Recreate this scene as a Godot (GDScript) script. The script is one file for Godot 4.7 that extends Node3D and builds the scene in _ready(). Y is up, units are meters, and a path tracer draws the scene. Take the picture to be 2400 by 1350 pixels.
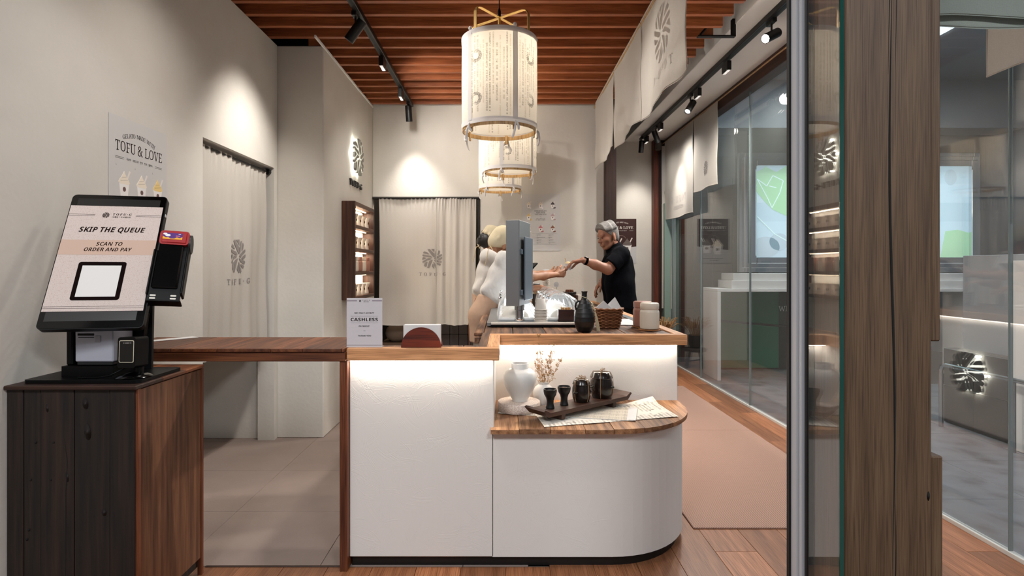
extends Node3D

# ---------- mesh builder ----------
class MB:
	var v := PackedVector3Array()
	var n := PackedVector3Array()
	var uv := PackedVector2Array()
	var c := PackedColorArray()
	var col := Color(1, 1, 1)
	var colored := false

	func tri(a: Vector3, b: Vector3, d: Vector3, na := Vector3.ZERO, nb := Vector3.ZERO, nd := Vector3.ZERO, ua := Vector2.ZERO, ub := Vector2.ZERO, ud := Vector2.ZERO) -> void:
		# a, b, d run counter-clockwise seen from outside
		if na == Vector3.ZERO:
			na = (b - a).cross(d - a).normalized()
			nb = na
			nd = na
		v.append(a); v.append(d); v.append(b)
		n.append(na); n.append(nd); n.append(nb)
		uv.append(ua); uv.append(ud); uv.append(ub)
		if colored:
			c.append(col); c.append(col); c.append(col)

	func quad(a: Vector3, b: Vector3, d: Vector3, e: Vector3, u0 := Vector2(0, 1), u1 := Vector2(1, 1), u2 := Vector2(1, 0), u3 := Vector2(0, 0)) -> void:
		var m := (d - a).cross(e - b).normalized()
		tri(a, b, d, m, m, m, u0, u1, u2)
		tri(a, d, e, m, m, m, u0, u2, u3)

	func squad(a: Vector3, b: Vector3, d: Vector3, e: Vector3, na: Vector3, nb: Vector3, nd: Vector3, ne: Vector3, u0 := Vector2(0, 1), u1 := Vector2(1, 1), u2 := Vector2(1, 0), u3 := Vector2(0, 0)) -> void:
		tri(a, b, d, na, nb, nd, u0, u1, u2)
		tri(a, d, e, na, nd, ne, u0, u2, u3)

	func mesh() -> ArrayMesh:
		var m := ArrayMesh.new()
		var arr := []
		arr.resize(Mesh.ARRAY_MAX)
		arr[Mesh.ARRAY_VERTEX] = v
		arr[Mesh.ARRAY_NORMAL] = n
		arr[Mesh.ARRAY_TEX_UV] = uv
		if colored:
			arr[Mesh.ARRAY_COLOR] = c
		m.add_surface_from_arrays(Mesh.PRIMITIVE_TRIANGLES, arr)
		return m

	# chamfered box, t places its centre
	func box(t: Transform3D, s: Vector3, b := 0.002) -> MB:
		var h := s * 0.5
		b = minf(b, minf(h.x, minf(h.y, h.z)) * 0.6)
		var ax := [Vector3.RIGHT, Vector3.UP, Vector3.BACK]
		for i in 3:
			var j := (i + 1) % 3
			var k := (i + 2) % 3
			for sg in [-1.0, 1.0]:
				var o: Vector3 = ax[i] * (h[i] * sg)
				var p: Vector3 = ax[j] * (h[j] - b)
				var q: Vector3 = ax[k] * (h[k] - b)
				var f := [o - p - q, o + p - q, o + p + q, o - p + q]
				if sg < 0:
					f.reverse()
				quad(t * f[0], t * f[1], t * f[2], t * f[3])
		if b <= 0.00001:
			return self
		for i in 3:
			var j := (i + 1) % 3
			var k := (i + 2) % 3
			for sj in [-1.0, 1.0]:
				for sk in [-1.0, 1.0]:
					var a0: Vector3 = ax[j] * (h[j] * sj) + ax[k] * ((h[k] - b) * sk)
					var a1: Vector3 = ax[j] * ((h[j] - b) * sj) + ax[k] * (h[k] * sk)
					var e: Vector3 = ax[i] * (h[i] - b)
					var f := [a0 - e, a0 + e, a1 + e, a1 - e]
					if sj * sk > 0:
						f.reverse()
					quad(t * f[0], t * f[1], t * f[2], t * f[3])
		for sx in [-1.0, 1.0]:
			for sy in [-1.0, 1.0]:
				for sz in [-1.0, 1.0]:
					var s3 := Vector3(sx, sy, sz)
					var x := Vector3(h.x, h.y - b, h.z - b) * s3
					var y := Vector3(h.x - b, h.y, h.z - b) * s3
					var z := Vector3(h.x - b, h.y - b, h.z) * s3
					if sx * sy * sz > 0:
						tri(t * x, t * y, t * z)
					else:
						tri(t * x, t * z, t * y)
		return self

	# axis-aligned box from two corners
	func bb(a: Vector3, d: Vector3, b := 0.002) -> MB:
		return box(Transform3D(Basis(), (a + d) * 0.5), (d - a).abs(), b)

	# profile of (radius, height) turned round the local y axis
	func lathe(t: Transform3D, prof: Array, seg := 32, squash := Vector2.ONE, vs := 1.0) -> MB:
		var m := prof.size()
		var sn := []
		for i in m - 1:
			var d: Vector2 = prof[i + 1] - prof[i]
			sn.append(Vector2(d.y, -d.x).normalized())
		var total := 0.0
		var ln := [0.0]
		for i in m - 1:
			total += (prof[i + 1] - prof[i]).length()
			ln.append(total)
		for i in m - 1:
			if (prof[i + 1] - prof[i]).length() < 1e-6:
				continue
			var n0: Vector2 = sn[i]
			var n1: Vector2 = sn[i]
			if i > 0 and sn[i - 1].dot(sn[i]) > 0.72:
				n0 = (sn[i - 1] + sn[i]).normalized()
			if i < m - 2 and sn[i + 1].dot(sn[i]) > 0.72:
				n1 = (sn[i + 1] + sn[i]).normalized()
			for k in seg:
				var a0 := TAU * k / seg
				var a1 := TAU * (k + 1) / seg
				var e0 := Vector3(sin(a0) * squash.x, 0, cos(a0) * squash.y)
				var e1 := Vector3(sin(a1) * squash.x, 0, cos(a1) * squash.y)
				var p0: Vector2 = prof[i]
				var p1: Vector2 = prof[i + 1]
				var B := t.basis
				squad(t * (e0 * p0.x + Vector3(0, p0.y, 0)), t * (e1 * p0.x + Vector3(0, p0.y, 0)), t * (e1 * p1.x + Vector3(0, p1.y, 0)), t * (e0 * p1.x + Vector3(0, p1.y, 0)),
					(B * (e0 * n0.x + Vector3(0, n0.y, 0))).normalized(), (B * (e1 * n0.x + Vector3(0, n0.y, 0))).normalized(), (B * (e1 * n1.x + Vector3(0, n1.y, 0))).normalized(), (B * (e0 * n1.x + Vector3(0, n1.y, 0))).normalized(),
					Vector2(float(k) / seg, 1 - ln[i] / total * vs), Vector2(float(k + 1) / seg, 1 - ln[i] / total * vs), Vector2(float(k + 1) / seg, 1 - ln[i + 1] / total * vs), Vector2(float(k) / seg, 1 - ln[i + 1] / total * vs))
		return self

	func cyl(t: Transform3D, r: float, h: float, seg := 24, b := 0.002) -> MB:
		b = minf(b, minf(r * 0.5, h * 0.4))
		return lathe(t, [Vector2(0, -h / 2), Vector2(r - b, -h / 2), Vector2(r, -h / 2 + b), Vector2(r, h / 2 - b), Vector2(r - b, h / 2), Vector2(0, h / 2)], seg)

	func ball(t: Transform3D, r: Vector3, seg := 20, rings := 12) -> MB:
		var prof := []
		for i in rings + 1:
			var a := -PI / 2 + PI * i / rings
			prof.append(Vector2(maxf(cos(a), 0.0), sin(a)))
		return lathe(t * Transform3D(Basis.from_scale(r), Vector3.ZERO), prof, seg)

	# round tube through points; r is a number or a list
	func tube(pts: Array, r, seg := 8, caps := true) -> MB:
		var rings := []
		var nor := []
		var side := Vector3.ZERO
		for i in pts.size():
			var d: Vector3 = (pts[mini(i + 1, pts.size() - 1)] - pts[maxi(i - 1, 0)]).normalized()
			if side == Vector3.ZERO:
				side = d.cross(Vector3.UP if absf(d.y) < 0.9 else Vector3.RIGHT).normalized()
			else:
				side = (side - d * side.dot(d)).normalized()
			var up := d.cross(side)
			var ring := []
			var rn := []
			var rr: float = r if (r is float or r is int) else r[i]
			for k in seg:
				var a := TAU * k / seg
				var e := side * cos(a) + up * sin(a)
				ring.append(pts[i] + e * rr)
				rn.append(e)
			rings.append(ring)
			nor.append(rn)
		for i in pts.size() - 1:
			for k in seg:
				var q := (k + 1) % seg
				squad(rings[i][k], rings[i][q], rings[i + 1][q], rings[i + 1][k], nor[i][k], nor[i][q], nor[i + 1][q], nor[i + 1][k])
		if caps:
			for e in [0, pts.size() - 1]:
				for k in range(1, seg - 1):
					if e == 0:
						tri(rings[e][0], rings[e][k + 1], rings[e][k])
					else:
						tri(rings[e][0], rings[e][k], rings[e][k + 1])
		return self

	# polygon in local xy, extruded from z0 to z1
	func prism(t: Transform3D, poly: PackedVector2Array, z0: float, z1: float, back := true) -> MB:
		if Geometry2D.is_polygon_clockwise(poly):
			poly = poly.duplicate()
			poly.reverse()
		var ix := Geometry2D.triangulate_polygon(poly)
		for i in range(0, ix.size(), 3):
			var a := poly[ix[i]]
			var b := poly[ix[i + 1]]
			var d := poly[ix[i + 2]]
			if (b - a).cross(d - a) < 0:
				var q := b
				b = d
				d = q
			tri(t * Vector3(a.x, a.y, z1), t * Vector3(b.x, b.y, z1), t * Vector3(d.x, d.y, z1))
			if back:
				tri(t * Vector3(a.x, a.y, z0), t * Vector3(d.x, d.y, z0), t * Vector3(b.x, b.y, z0))
		if absf(z1 - z0) > 1e-6:
			for i in poly.size():
				var a := poly[i]
				var b := poly[(i + 1) % poly.size()]
				quad(t * Vector3(a.x, a.y, z0), t * Vector3(b.x, b.y, z0), t * Vector3(b.x, b.y, z1), t * Vector3(a.x, a.y, z1))
		return self

	# grid of points fn(u, v)
	func grid(fn: Callable, nu: int, nv: int, uvs := Vector2.ONE) -> MB:
		var p := []
		for j in nv + 1:
			for i in nu + 1:
				p.append(fn.call(float(i) / nu, float(j) / nv))
		var nn := []
		for j in nv + 1:
			for i in nu + 1:
				var du: Vector3 = p[j * (nu + 1) + mini(i + 1, nu)] - p[j * (nu + 1) + maxi(i - 1, 0)]
				var dv: Vector3 = p[mini(j + 1, nv) * (nu + 1) + i] - p[maxi(j - 1, 0) * (nu + 1) + i]
				nn.append(du.cross(dv).normalized())
		for j in nv:
			for i in nu:
				var a := j * (nu + 1) + i
				var b := a + 1
				var e := a + nu + 1
				var d := e + 1
				squad(p[a], p[b], p[d], p[e], nn[a], nn[b], nn[d], nn[e],
					Vector2(float(i) / nu, 1 - float(j) / nv) * uvs, Vector2(float(i + 1) / nu, 1 - float(j) / nv) * uvs, Vector2(float(i + 1) / nu, 1 - float(j + 1) / nv) * uvs, Vector2(float(i) / nu, 1 - float(j + 1) / nv) * uvs)
		return self

	# triangles of a flat shape laid over fn(x, y), split until small
	func drape(pts: Array, fn: Callable, most: float) -> void:
		for i in range(0, pts.size(), 3):
			_split(pts[i], pts[i + 1], pts[i + 2], fn, most, 0)

	func _split(a: Vector2, b: Vector2, d: Vector2, fn: Callable, most: float, depth: int) -> void:
		var l := maxf(a.distance_to(b), maxf(b.distance_to(d), d.distance_to(a)))
		if l > most and depth < 4:
			var ab := (a + b) / 2
			var bd := (b + d) / 2
			var da := (d + a) / 2
			_split(a, ab, da, fn, most, depth + 1)
			_split(ab, b, bd, fn, most, depth + 1)
			_split(da, bd, d, fn, most, depth + 1)
			_split(ab, bd, da, fn, most, depth + 1)
		else:
			tri(fn.call(a.x, a.y), fn.call(b.x, b.y), fn.call(d.x, d.y))


# ---------- naming and adding ----------
var taken := {}
var M := {}
var rng := RandomNumberGenerator.new()

func numbered(parent: Node, called: String) -> String:
	var k := str(parent.get_instance_id()) + called
	var i: int = taken.get(k, 0)
	taken[k] = i + 1
	return called if i == 0 else "%s_%03d" % [called, i]

func P(x: float, h: float, d: float) -> Vector3:
	return Vector3(x, h, -d)

func at(x: float, h: float, d: float, yaw := 0.0, pitch := 0.0, roll := 0.0) -> Transform3D:
	return Transform3D(Basis.from_euler(Vector3(deg_to_rad(pitch), deg_to_rad(yaw), deg_to_rad(roll))), P(x, h, d))

func tag(o: Node3D, label: String, category: String, group := "", kind := "") -> void:
	o.set_meta("label", label)
	o.set_meta("category", category)
	if group:
		o.set_meta("group", group)
	if kind:
		o.set_meta("kind", kind)

func thing(called: String, label: String, category: String, where := Vector3.ZERO, yaw := 0.0, group := "") -> Node3D:
	var o := Node3D.new()
	o.name = numbered(self, called)
	add_child(o, true)
	o.position = where
	o.rotation_degrees.y = yaw
	tag(o, label, category, group)
	return o

func part(parent: Node3D, called: String, mb: MB, m: Material, label := "") -> MeshInstance3D:
	var o := MeshInstance3D.new()
	o.name = numbered(parent, called)
	o.mesh = mb.mesh()
	o.material_override = m
	parent.add_child(o, true)
	if label:
		o.set_meta("label", label)
	return o

func pmesh(parent: Node3D, called: String, mesh: Mesh, m: Material, t: Transform3D) -> MeshInstance3D:
	var o := MeshInstance3D.new()
	o.name = numbered(parent, called)
	o.mesh = mesh
	o.material_override = m
	o.transform = t
	parent.add_child(o, true)
	return o

func solo(called: String, mb: MB, m: Material, label: String, category: String, group := "", kind := "") -> MeshInstance3D:
	var o := part(self, called, mb, m)
	tag(o, label, category, group, kind)
	return o

func struct(called: String, mb: MB, m: Material, label: String, category: String) -> MeshInstance3D:
	return solo(called, mb, m, label, category, "", "structure")

func struct_node(called: String, label: String, category: String) -> Node3D:
	var o := thing(called, label, category)
	o.set_meta("kind", "structure")
	return o

func dup(o: Node3D, where: Vector3, yaw: float, label: String) -> Node3D:
	var r: Node3D = o.duplicate()
	var base := String(o.name)
	r.name = numbered(self, base)
	add_child(r, true)
	r.position = where
	r.rotation_degrees.y = yaw
	r.set_meta("label", label)
	return r

# ---------- materials ----------
func mat(key: String, col: Color, rough := 0.7, metal := 0.0) -> StandardMaterial3D:
	if M.has(key):
		return M[key]
	var m := StandardMaterial3D.new()
	m.resource_name = key
	m.albedo_color = col
	m.roughness = rough
	m.metallic = metal
	M[key] = m
	return m

func ramp(cols: Array) -> Gradient:
	var g := Gradient.new()
	var offs := PackedFloat32Array()
	var cc := PackedColorArray()
	for i in cols.size():
		offs.append(float(i) / (cols.size() - 1))
		cc.append(cols[i])
	g.offsets = offs
	g.colors = cc
	return g

func ntex(seed_: int, freq: float, oct := 4, cols := [], warp := 0.0, type := FastNoiseLite.TYPE_SIMPLEX_SMOOTH, size := 512, fractal := FastNoiseLite.FRACTAL_FBM) -> NoiseTexture2D:
	var f := FastNoiseLite.new()
	f.seed = seed_
	f.noise_type = type
	f.frequency = freq
	f.fractal_type = fractal
	f.fractal_octaves = oct
	if warp > 0:
		f.domain_warp_enabled = true
		f.domain_warp_amplitude = warp
		f.domain_warp_frequency = freq * 0.6
	var t := NoiseTexture2D.new()
	t.width = size
	t.height = size
	t.seamless = true
	t.seamless_blend_skirt = 0.15
	t.noise = f
	if cols.size():
		t.color_ramp = ramp(cols)
	return t

func tri_uv(m: StandardMaterial3D, s: Vector3, off := Vector3.ZERO) -> void:
	m.uv1_triplanar = true
	m.uv1_world_triplanar = true
	m.uv1_scale = s
	m.uv1_offset = off
	m.uv1_triplanar_sharpness = 8.0

func bump(m: StandardMaterial3D, t: Texture2D, cm: float) -> void:
	m.heightmap_enabled = true
	m.heightmap_texture = t
	m.heightmap_scale = cm

var tx := {}

func wood(key: String, tint: Color, dir := 0, off := 0.0, rough := 0.55, tone := "mid", relief := 0.06) -> StandardMaterial3D:
	if M.has(key):
		return M[key]
	var m := mat(key, tint, rough)
	m.albedo_texture = tx["wood_" + tone]
	var a := 0.22
	var b := 4.2
	var s := Vector3(b, b, b)
	s[dir] = a
	tri_uv(m, s, Vector3(off, off * 1.7, off * 2.3))
	m.detail_enabled = true
	m.detail_albedo = tx.grain
	m.detail_blend_mode = BaseMaterial3D.BLEND_MODE_MUL
	m.detail_uv_layer = BaseMaterial3D.DETAIL_UV_2
	m.uv2_triplanar = true
	m.uv2_world_triplanar = true
	m.uv2_triplanar_sharpness = 8.0
	var s2 := Vector3(13, 13, 13)
	s2[dir] = 0.22
	m.uv2_scale = s2
	m.uv2_offset = Vector3(off * 3.1, off, off * 1.3)
	if relief > 0:
		bump(m, tx["wood_" + tone], relief)
	return m

func make_textures() -> void:
	tx.wood_mid = ntex(3, 0.012, 4, [Color(0.46, 0.39, 0.35), Color(0.70, 0.64, 0.59), Color(0.86, 0.82, 0.78), Color(1, 0.98, 0.95)], 12.0)
	tx.wood_soft = ntex(11, 0.010, 4, [Color(0.72, 0.67, 0.63), Color(0.86, 0.83, 0.80), Color(0.94, 0.92, 0.90), Color(1, 1, 1)], 8.0)
	tx.wood_old = ntex(27, 0.014, 5, [Color(0.16, 0.12, 0.10), Color(0.58, 0.51, 0.46), Color(0.78, 0.73, 0.68), Color(1, 0.96, 0.92)], 20.0)
	tx.grain = ntex(5, 0.045, 3, [Color(0.58, 0.53, 0.49), Color(0.90, 0.87, 0.85), Color(1, 1, 1)], 4.0)
	tx.cloud = ntex(8, 0.006, 4, [Color(0.965, 0.965, 0.965), Color(1, 1, 1)])
	tx.fine = ntex(9, 0.09, 3)
	tx.trowel = ntex(14, 0.008, 4, [], 45.0, FastNoiseLite.TYPE_SIMPLEX, 1024, FastNoiseLite.FRACTAL_RIDGED)
	tx.speckle = ntex(21, 0.06, 2, [Color(0.42, 0.33, 0.28), Color(0.86, 0.8, 0.76), Color(0.92, 0.89, 0.86), Color(0.95, 0.92, 0.9), Color(0.6, 0.5, 0.45)], 0.0, FastNoiseLite.TYPE_CELLULAR)
	tx.fibre = ntex(31, 0.02, 4, [Color(0.80, 0.72, 0.68), Color(0.97, 0.955, 0.95), Color(1, 1, 1), Color(1, 1, 1)], 60.0, FastNoiseLite.TYPE_SIMPLEX, 512, FastNoiseLite.FRACTAL_RIDGED)
	tx.marble = ntex(41, 0.005, 5, [Color(0.62, 0.63, 0.65), Color(0.9, 0.9, 0.9), Color(1, 1, 1), Color(1, 1, 1)], 60.0, FastNoiseLite.TYPE_SIMPLEX, 512, FastNoiseLite.FRACTAL_RIDGED)
	# woven cloth
	var im := Image.create(64, 64, false, Image.FORMAT_RGB8)
	var nz := FastNoiseLite.new()
	nz.seed = 4
	nz.frequency = 0.21
	for y in 64:
		for x in 64:
			var w := 0.5 + 0.25 * cos(TAU * x / 4.0) + 0.25 * cos(TAU * y / 4.0)
			var t := 0.5 + 0.5 * nz.get_noise_2d(x * 3.0, floor(y / 4.0) * 40.0) * 0.7 + 0.35 * nz.get_noise_2d(floor(x / 4.0) * 40.0, y * 3.0)
			var k := clampf(0.80 + 0.12 * w + 0.16 * (t - 0.5), 0, 1)
			im.set_pixel(x, y, Color(k, k, k))
	tx.weave = ImageTexture.create_from_image(im)
	# woven rug: diagonal twill
	im = Image.create(64, 64, false, Image.FORMAT_RGB8)
	for y in 64:
		for x in 64:
			var w := 0.5 + 0.5 * cos(TAU * (x + y) / 8.0)
			var q := 0.5 + 0.5 * cos(TAU * (x - y) / 8.0)
			var k := 0.50 + 0.42 * maxf(w * 0.85, q * 0.5) + 0.12 * nz.get_noise_2d(x * 2.0, y * 2.0)
			im.set_pixel(x, y, Color(k, k * 0.96, k * 0.93))
	tx.twill = ImageTexture.create_from_image(im)
	tx.strokes = ImageTexture.create_from_image(trowel_strokes(1024))
	tx.paper_print = ImageTexture.create_from_image(printed_page(1024, 820, 36, 0.36))
	tx.news = ImageTexture.create_from_image(printed_page(512, 512, 22, 0.45))

# fans of fine parallel arcs left by a plasterer's trowel, as heights
func trowel_strokes(s: int) -> Image:
	var r := RandomNumberGenerator.new()
	r.seed = 15
	var h := PackedFloat32Array()
	h.resize(s * s)
	h.fill(0.5)
	for k in 420:
		var c := Vector2(r.randf() * s, r.randf() * s)
		var rad := r.randf_range(60, 240)
		var a0 := r.randf() * TAU
		var sweep := r.randf_range(0.35, 0.9)
		var lines := r.randi_range(3, 11)
		for l in lines:
			var q := rad + l * r.randf_range(2.5, 6.0)
			var up := r.randf_range(-0.22, 0.3)
			var n := int(q * sweep)
			for i in n:
				var f := float(i) / n
				var a := a0 + sweep * f
				var x := posmod(int(c.x + cos(a) * q), s)
				var y := posmod(int(c.y + sin(a) * q), s)
				h[y * s + x] = clampf(h[y * s + x] + up * sin(f * PI), 0.0, 1.0)
	var im := Image.create_from_data(s, s, false, Image.FORMAT_RF, h.to_byte_array())
	im.convert(Image.FORMAT_RGB8)
	return im

func printed_page(w: int, h: int, columns: int, ink: float) -> Image:
	# columns of old-style hangul, read downwards, with two round seals
	var r := RandomNumberGenerator.new()
	r.seed = 77
	var im := Image.create(w, h, false, Image.FORMAT_RGB8)
	im.fill(Color(0.97, 0.96, 0.94))
	var cw := float(w) / columns
	for k in columns:
		var small := r.randf() < 0.45
		var s := cw * (0.5 if small else 0.66)
		var y := h * r.randf_range(0.03, 0.22)
		var y1 := h * r.randf_range(0.6, 0.98)
		var shade := ink * r.randf_range(0.25, 1.0)
		while y < y1:
			if r.randf() < 0.1:
				y += s
			var code: int = 0xAC00 + r.randi_range(0, 13) * 588 * 1 + [0, 4, 8, 13, 18, 20][r.randi_range(0, 5)] * 28 + [0, 0, 1, 4, 8, 16, 21][r.randi_range(0, 6)]
			var kk := 1.0 - shade
			for sg in syllable(code):
				var a: Vector2 = Vector2(k * cw + cw * 0.12, y) + sg[0] * s
				var b: Vector2 = Vector2(k * cw + cw * 0.12, y) + sg[1] * s
				var th := maxf(1.6, s * 0.085)
				var steps := int(a.distance_to(b) / (th * 0.5)) + 1
				for i in steps + 1:
					var p := a.lerp(b, float(i) / steps)
					im.fill_rect(Rect2i(int(p.x), int(p.y), int(ceil(th)), int(ceil(th))), Color(kk, kk * 0.96, kk * 0.9))
			y += s * 1.12
	for q in 2:
		var cx := w * (0.3 + 0.5 * q)
		for e in 2:
			var cy := h * (0.28 + 0.48 * e)
			for i in 1100:
				var a := r.randf() * TAU
				var rr := w * 0.056 * r.randf_range(0.5, 1.0)
				var px := Vector2(cos(a), sin(a) * 1.05) * rr
				if maxf(absf(px.x), absf(px.y)) > w * 0.024 and r.randf() < 0.5 + 0.5 * sin(a * 1.0 + e + q):
					var g := r.randf_range(0.45, 0.85)
					im.fill_rect(Rect2i(int(cx + px.x), int(cy + px.y), 4, 4), Color(g, g * 0.98, g * 0.95))
			im.fill_rect(Rect2i(int(cx - w * 0.022), int(cy - w * 0.024), int(w * 0.044), int(w * 0.048)), Color(0.98, 0.97, 0.95))
	return im

# ---------- hangul as strokes in a unit cell, y downwards ----------
const JAMO := {
	0: [[0, 0, 1, 0], [1, 0, 1, 1]], 1: [[0, 0, .45, 0], [.45, 0, .45, 1], [.55, 0, 1, 0], [1, 0, 1, 1]], 2: [[0, 0, 0, 1], [0, 1, 1, 1]], 3: [[0, 0, 1, 0], [0, 0, 0, 1], [0, 1, 1, 1]],
	4: [[0, 0, .45, 0], [0, 0, 0, 1], [0, 1, .45, 1], [.55, 0, 1, 0], [.55, 0, .55, 1], [.55, 1, 1, 1]], 5: [[0, 0, 1, 0], [1, 0, 1, .5], [1, .5, 0, .5], [0, .5, 0, 1], [0, 1, 1, 1]],
	6: [[0, 0, 1, 0], [1, 0, 1, 1], [1, 1, 0, 1], [0, 1, 0, 0]], 7: [[0, 0, 0, 1], [1, 0, 1, 1], [0, .5, 1, .5], [0, 1, 1, 1]], 8: [[0, 0, 0, 1], [1, 0, 1, 1], [0, .5, 1, .5], [0, 1, 1, 1], [.5, 0, .5, 1]],
	9: [[.5, 0, 0, 1], [.5, 0, 1, 1]], 10: [[.3, 0, 0, 1], [.3, 0, .5, 1], [.75, 0, .5, 1], [.75, 0, 1, 1]], 11: [[.2, .1, .8, .1], [.8, .1, 1, .5], [1, .5, .8, .9], [.8, .9, .2, .9], [.2, .9, 0, .5], [0, .5, .2, .1]],
	12: [[0, 0, 1, 0], [.5, 0, 0, 1], [.5, 0, 1, 1]], 13: [[0, 0, .45, 0], [.25, 0, 0, 1], [.25, 0, .45, 1], [.55, 0, 1, 0], [.75, 0, .55, 1], [.75, 0, 1, 1]], 14: [[.35, -.15, .65, -.15], [0, .15, 1, .15], [.5, .15, 0, 1], [.5, .15, 1, 1]],
	15: [[0, 0, 1, 0], [1, 0, 1, 1], [0, .5, 1, .5]], 16: [[0, 0, 1, 0], [0, .5, 1, .5], [0, 1, 1, 1], [0, 0, 0, 1]], 17: [[0, 0, 1, 0], [.3, 0, .3, 1], [.7, 0, .7, 1], [0, 1, 1, 1]], 18: [[.3, 0, .7, 0], [0, .25, 1, .25], [.25, .5, .75, .5], [.75, .5, .75, 1], [.75, 1, .25, 1], [.25, 1, .25, .5]],
}
const FINAL := [-1, 0, 1, 0, 2, 2, 2, 3, 5, 5, 5, 5, 5, 5, 5, 5, 6, 7, 7, 9, 10, 11, 12, 14, 15, 16, 17, 18]

func syllable(code: int) -> Array:
	var i := code - 0xAC00
	if i < 0:
		return []
	var l := i / 588
	var vw := (i % 588) / 28
	var fin: int = FINAL[i % 28]
	var out := []
	var bottom := 0.58 if fin >= 0 else 1.0
	var tall := vw in [0, 1, 2, 3, 4, 5, 6, 7, 20]
	var flat := vw in [8, 12, 13, 17, 18]
	var cell := Rect2(0.05, 0.08, 0.5, bottom - 0.16) if tall else (Rect2(0.2, 0.05, 0.6, bottom * 0.45) if flat else Rect2(0.05, 0.05, 0.48, bottom * 0.45))
	for s in JAMO.get(l, JAMO[0]):
		out.append([cell.position + Vector2(s[0], s[1]) * cell.size, cell.position + Vector2(s[2], s[3]) * cell.size])
	if not flat:
		out.append([Vector2(0.78, 0), Vector2(0.78, bottom - 0.04)])
		if vw in [1, 3, 5, 7]:
			out.append([Vector2(0.95, 0), Vector2(0.95, bottom - 0.04)])
		if vw in [0, 1, 2, 3, 9, 10]:
			out.append([Vector2(0.78, bottom * 0.45), Vector2(0.98, bottom * 0.45)])
		elif vw in [4, 5, 6, 7, 14, 15]:
			out.append([Vector2(0.6, bottom * 0.45), Vector2(0.78, bottom * 0.45)])
	if not tall:
		var y := bottom * 0.82
		var xe := 1.0 if flat else 0.66
		out.append([Vector2(0, y), Vector2(xe, y)])
		if vw in [8, 9, 10, 11, 12]:
			out.append([Vector2(xe * 0.5, y - 0.16 * bottom), Vector2(xe * 0.5, y)])
		elif vw in [13, 14, 15, 16, 17]:
			out.append([Vector2(xe * 0.5, y), Vector2(xe * 0.5, y + 0.16 * bottom)])
	if fin >= 0:
		for s in JAMO[fin]:
			out.append([Vector2(0.2, 0.66) + Vector2(s[0], s[1]) * Vector2(0.6, 0.32), Vector2(0.2, 0.66) + Vector2(s[2], s[3]) * Vector2(0.6, 0.32)])
	return out

# flat strokes of a hangul line centred on t, cell size s
func hangul(mb: MB, t: Transform3D, line: String, s: float, z := 0.0006) -> void:
	var x := -line.length() * s * 1.1 / 2
	for ch in line:
		var code := ch.unicode_at(0)
		if ch == "|":
			mb.prism(t, rect(x + s * 0.5, 0, s * 0.07, s), 0, z, false)
		for sg in syllable(code):
			var a: Vector2 = Vector2(x, s / 2) + Vector2(sg[0].x, -sg[0].y) * s
			var b: Vector2 = Vector2(x, s / 2) + Vector2(sg[1].x, -sg[1].y) * s
			var d := (b - a).normalized() * s * 0.05
			var w := Vector2(-d.y, d.x)
			mb.quad(t * v3(a - d - w, z), t * v3(b + d - w, z), t * v3(b + d + w, z), t * v3(a - d + w, z))
		x += s * 1.1

func v3(p: Vector2, z: float) -> Vector3:
	return Vector3(p.x, p.y, z)

func rect(cx: float, cy: float, w: float, h: float) -> PackedVector2Array:
	return PackedVector2Array([Vector2(cx - w / 2, cy - h / 2), Vector2(cx + w / 2, cy - h / 2), Vector2(cx + w / 2, cy + h / 2), Vector2(cx - w / 2, cy + h / 2)])

func round_rect(cx: float, cy: float, w: float, h: float, r: float, seg := 5) -> PackedVector2Array:
	var out := PackedVector2Array()
	for q in 4:
		var c := Vector2(cx + (w / 2 - r) * [1, -1, -1, 1][q], cy + (h / 2 - r) * [1, 1, -1, -1][q])
		for i in seg + 1:
			var a := PI / 2 * (q + float(i) / seg)
			out.append(c + Vector2(cos(a), sin(a)) * r)
	return out

func disc(cx: float, cy: float, rx: float, ry: float, seg := 20) -> PackedVector2Array:
	var out := PackedVector2Array()
	for i in seg:
		out.append(Vector2(cx + cos(TAU * i / seg) * rx, cy + sin(TAU * i / seg) * ry))
	return out

# ---------- lettering ----------
var fonts := {}

func font(serif: bool, weight := 400, italic := false) -> Font:
	var k := str(serif) + str(weight) + str(italic)
	if not fonts.has(k):
		var f := SystemFont.new()
		f.font_names = PackedStringArray(["Droid Serif" if serif else "Droid Sans"])
		f.font_weight = weight
		fonts[k] = f
	return fonts[k]

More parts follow.
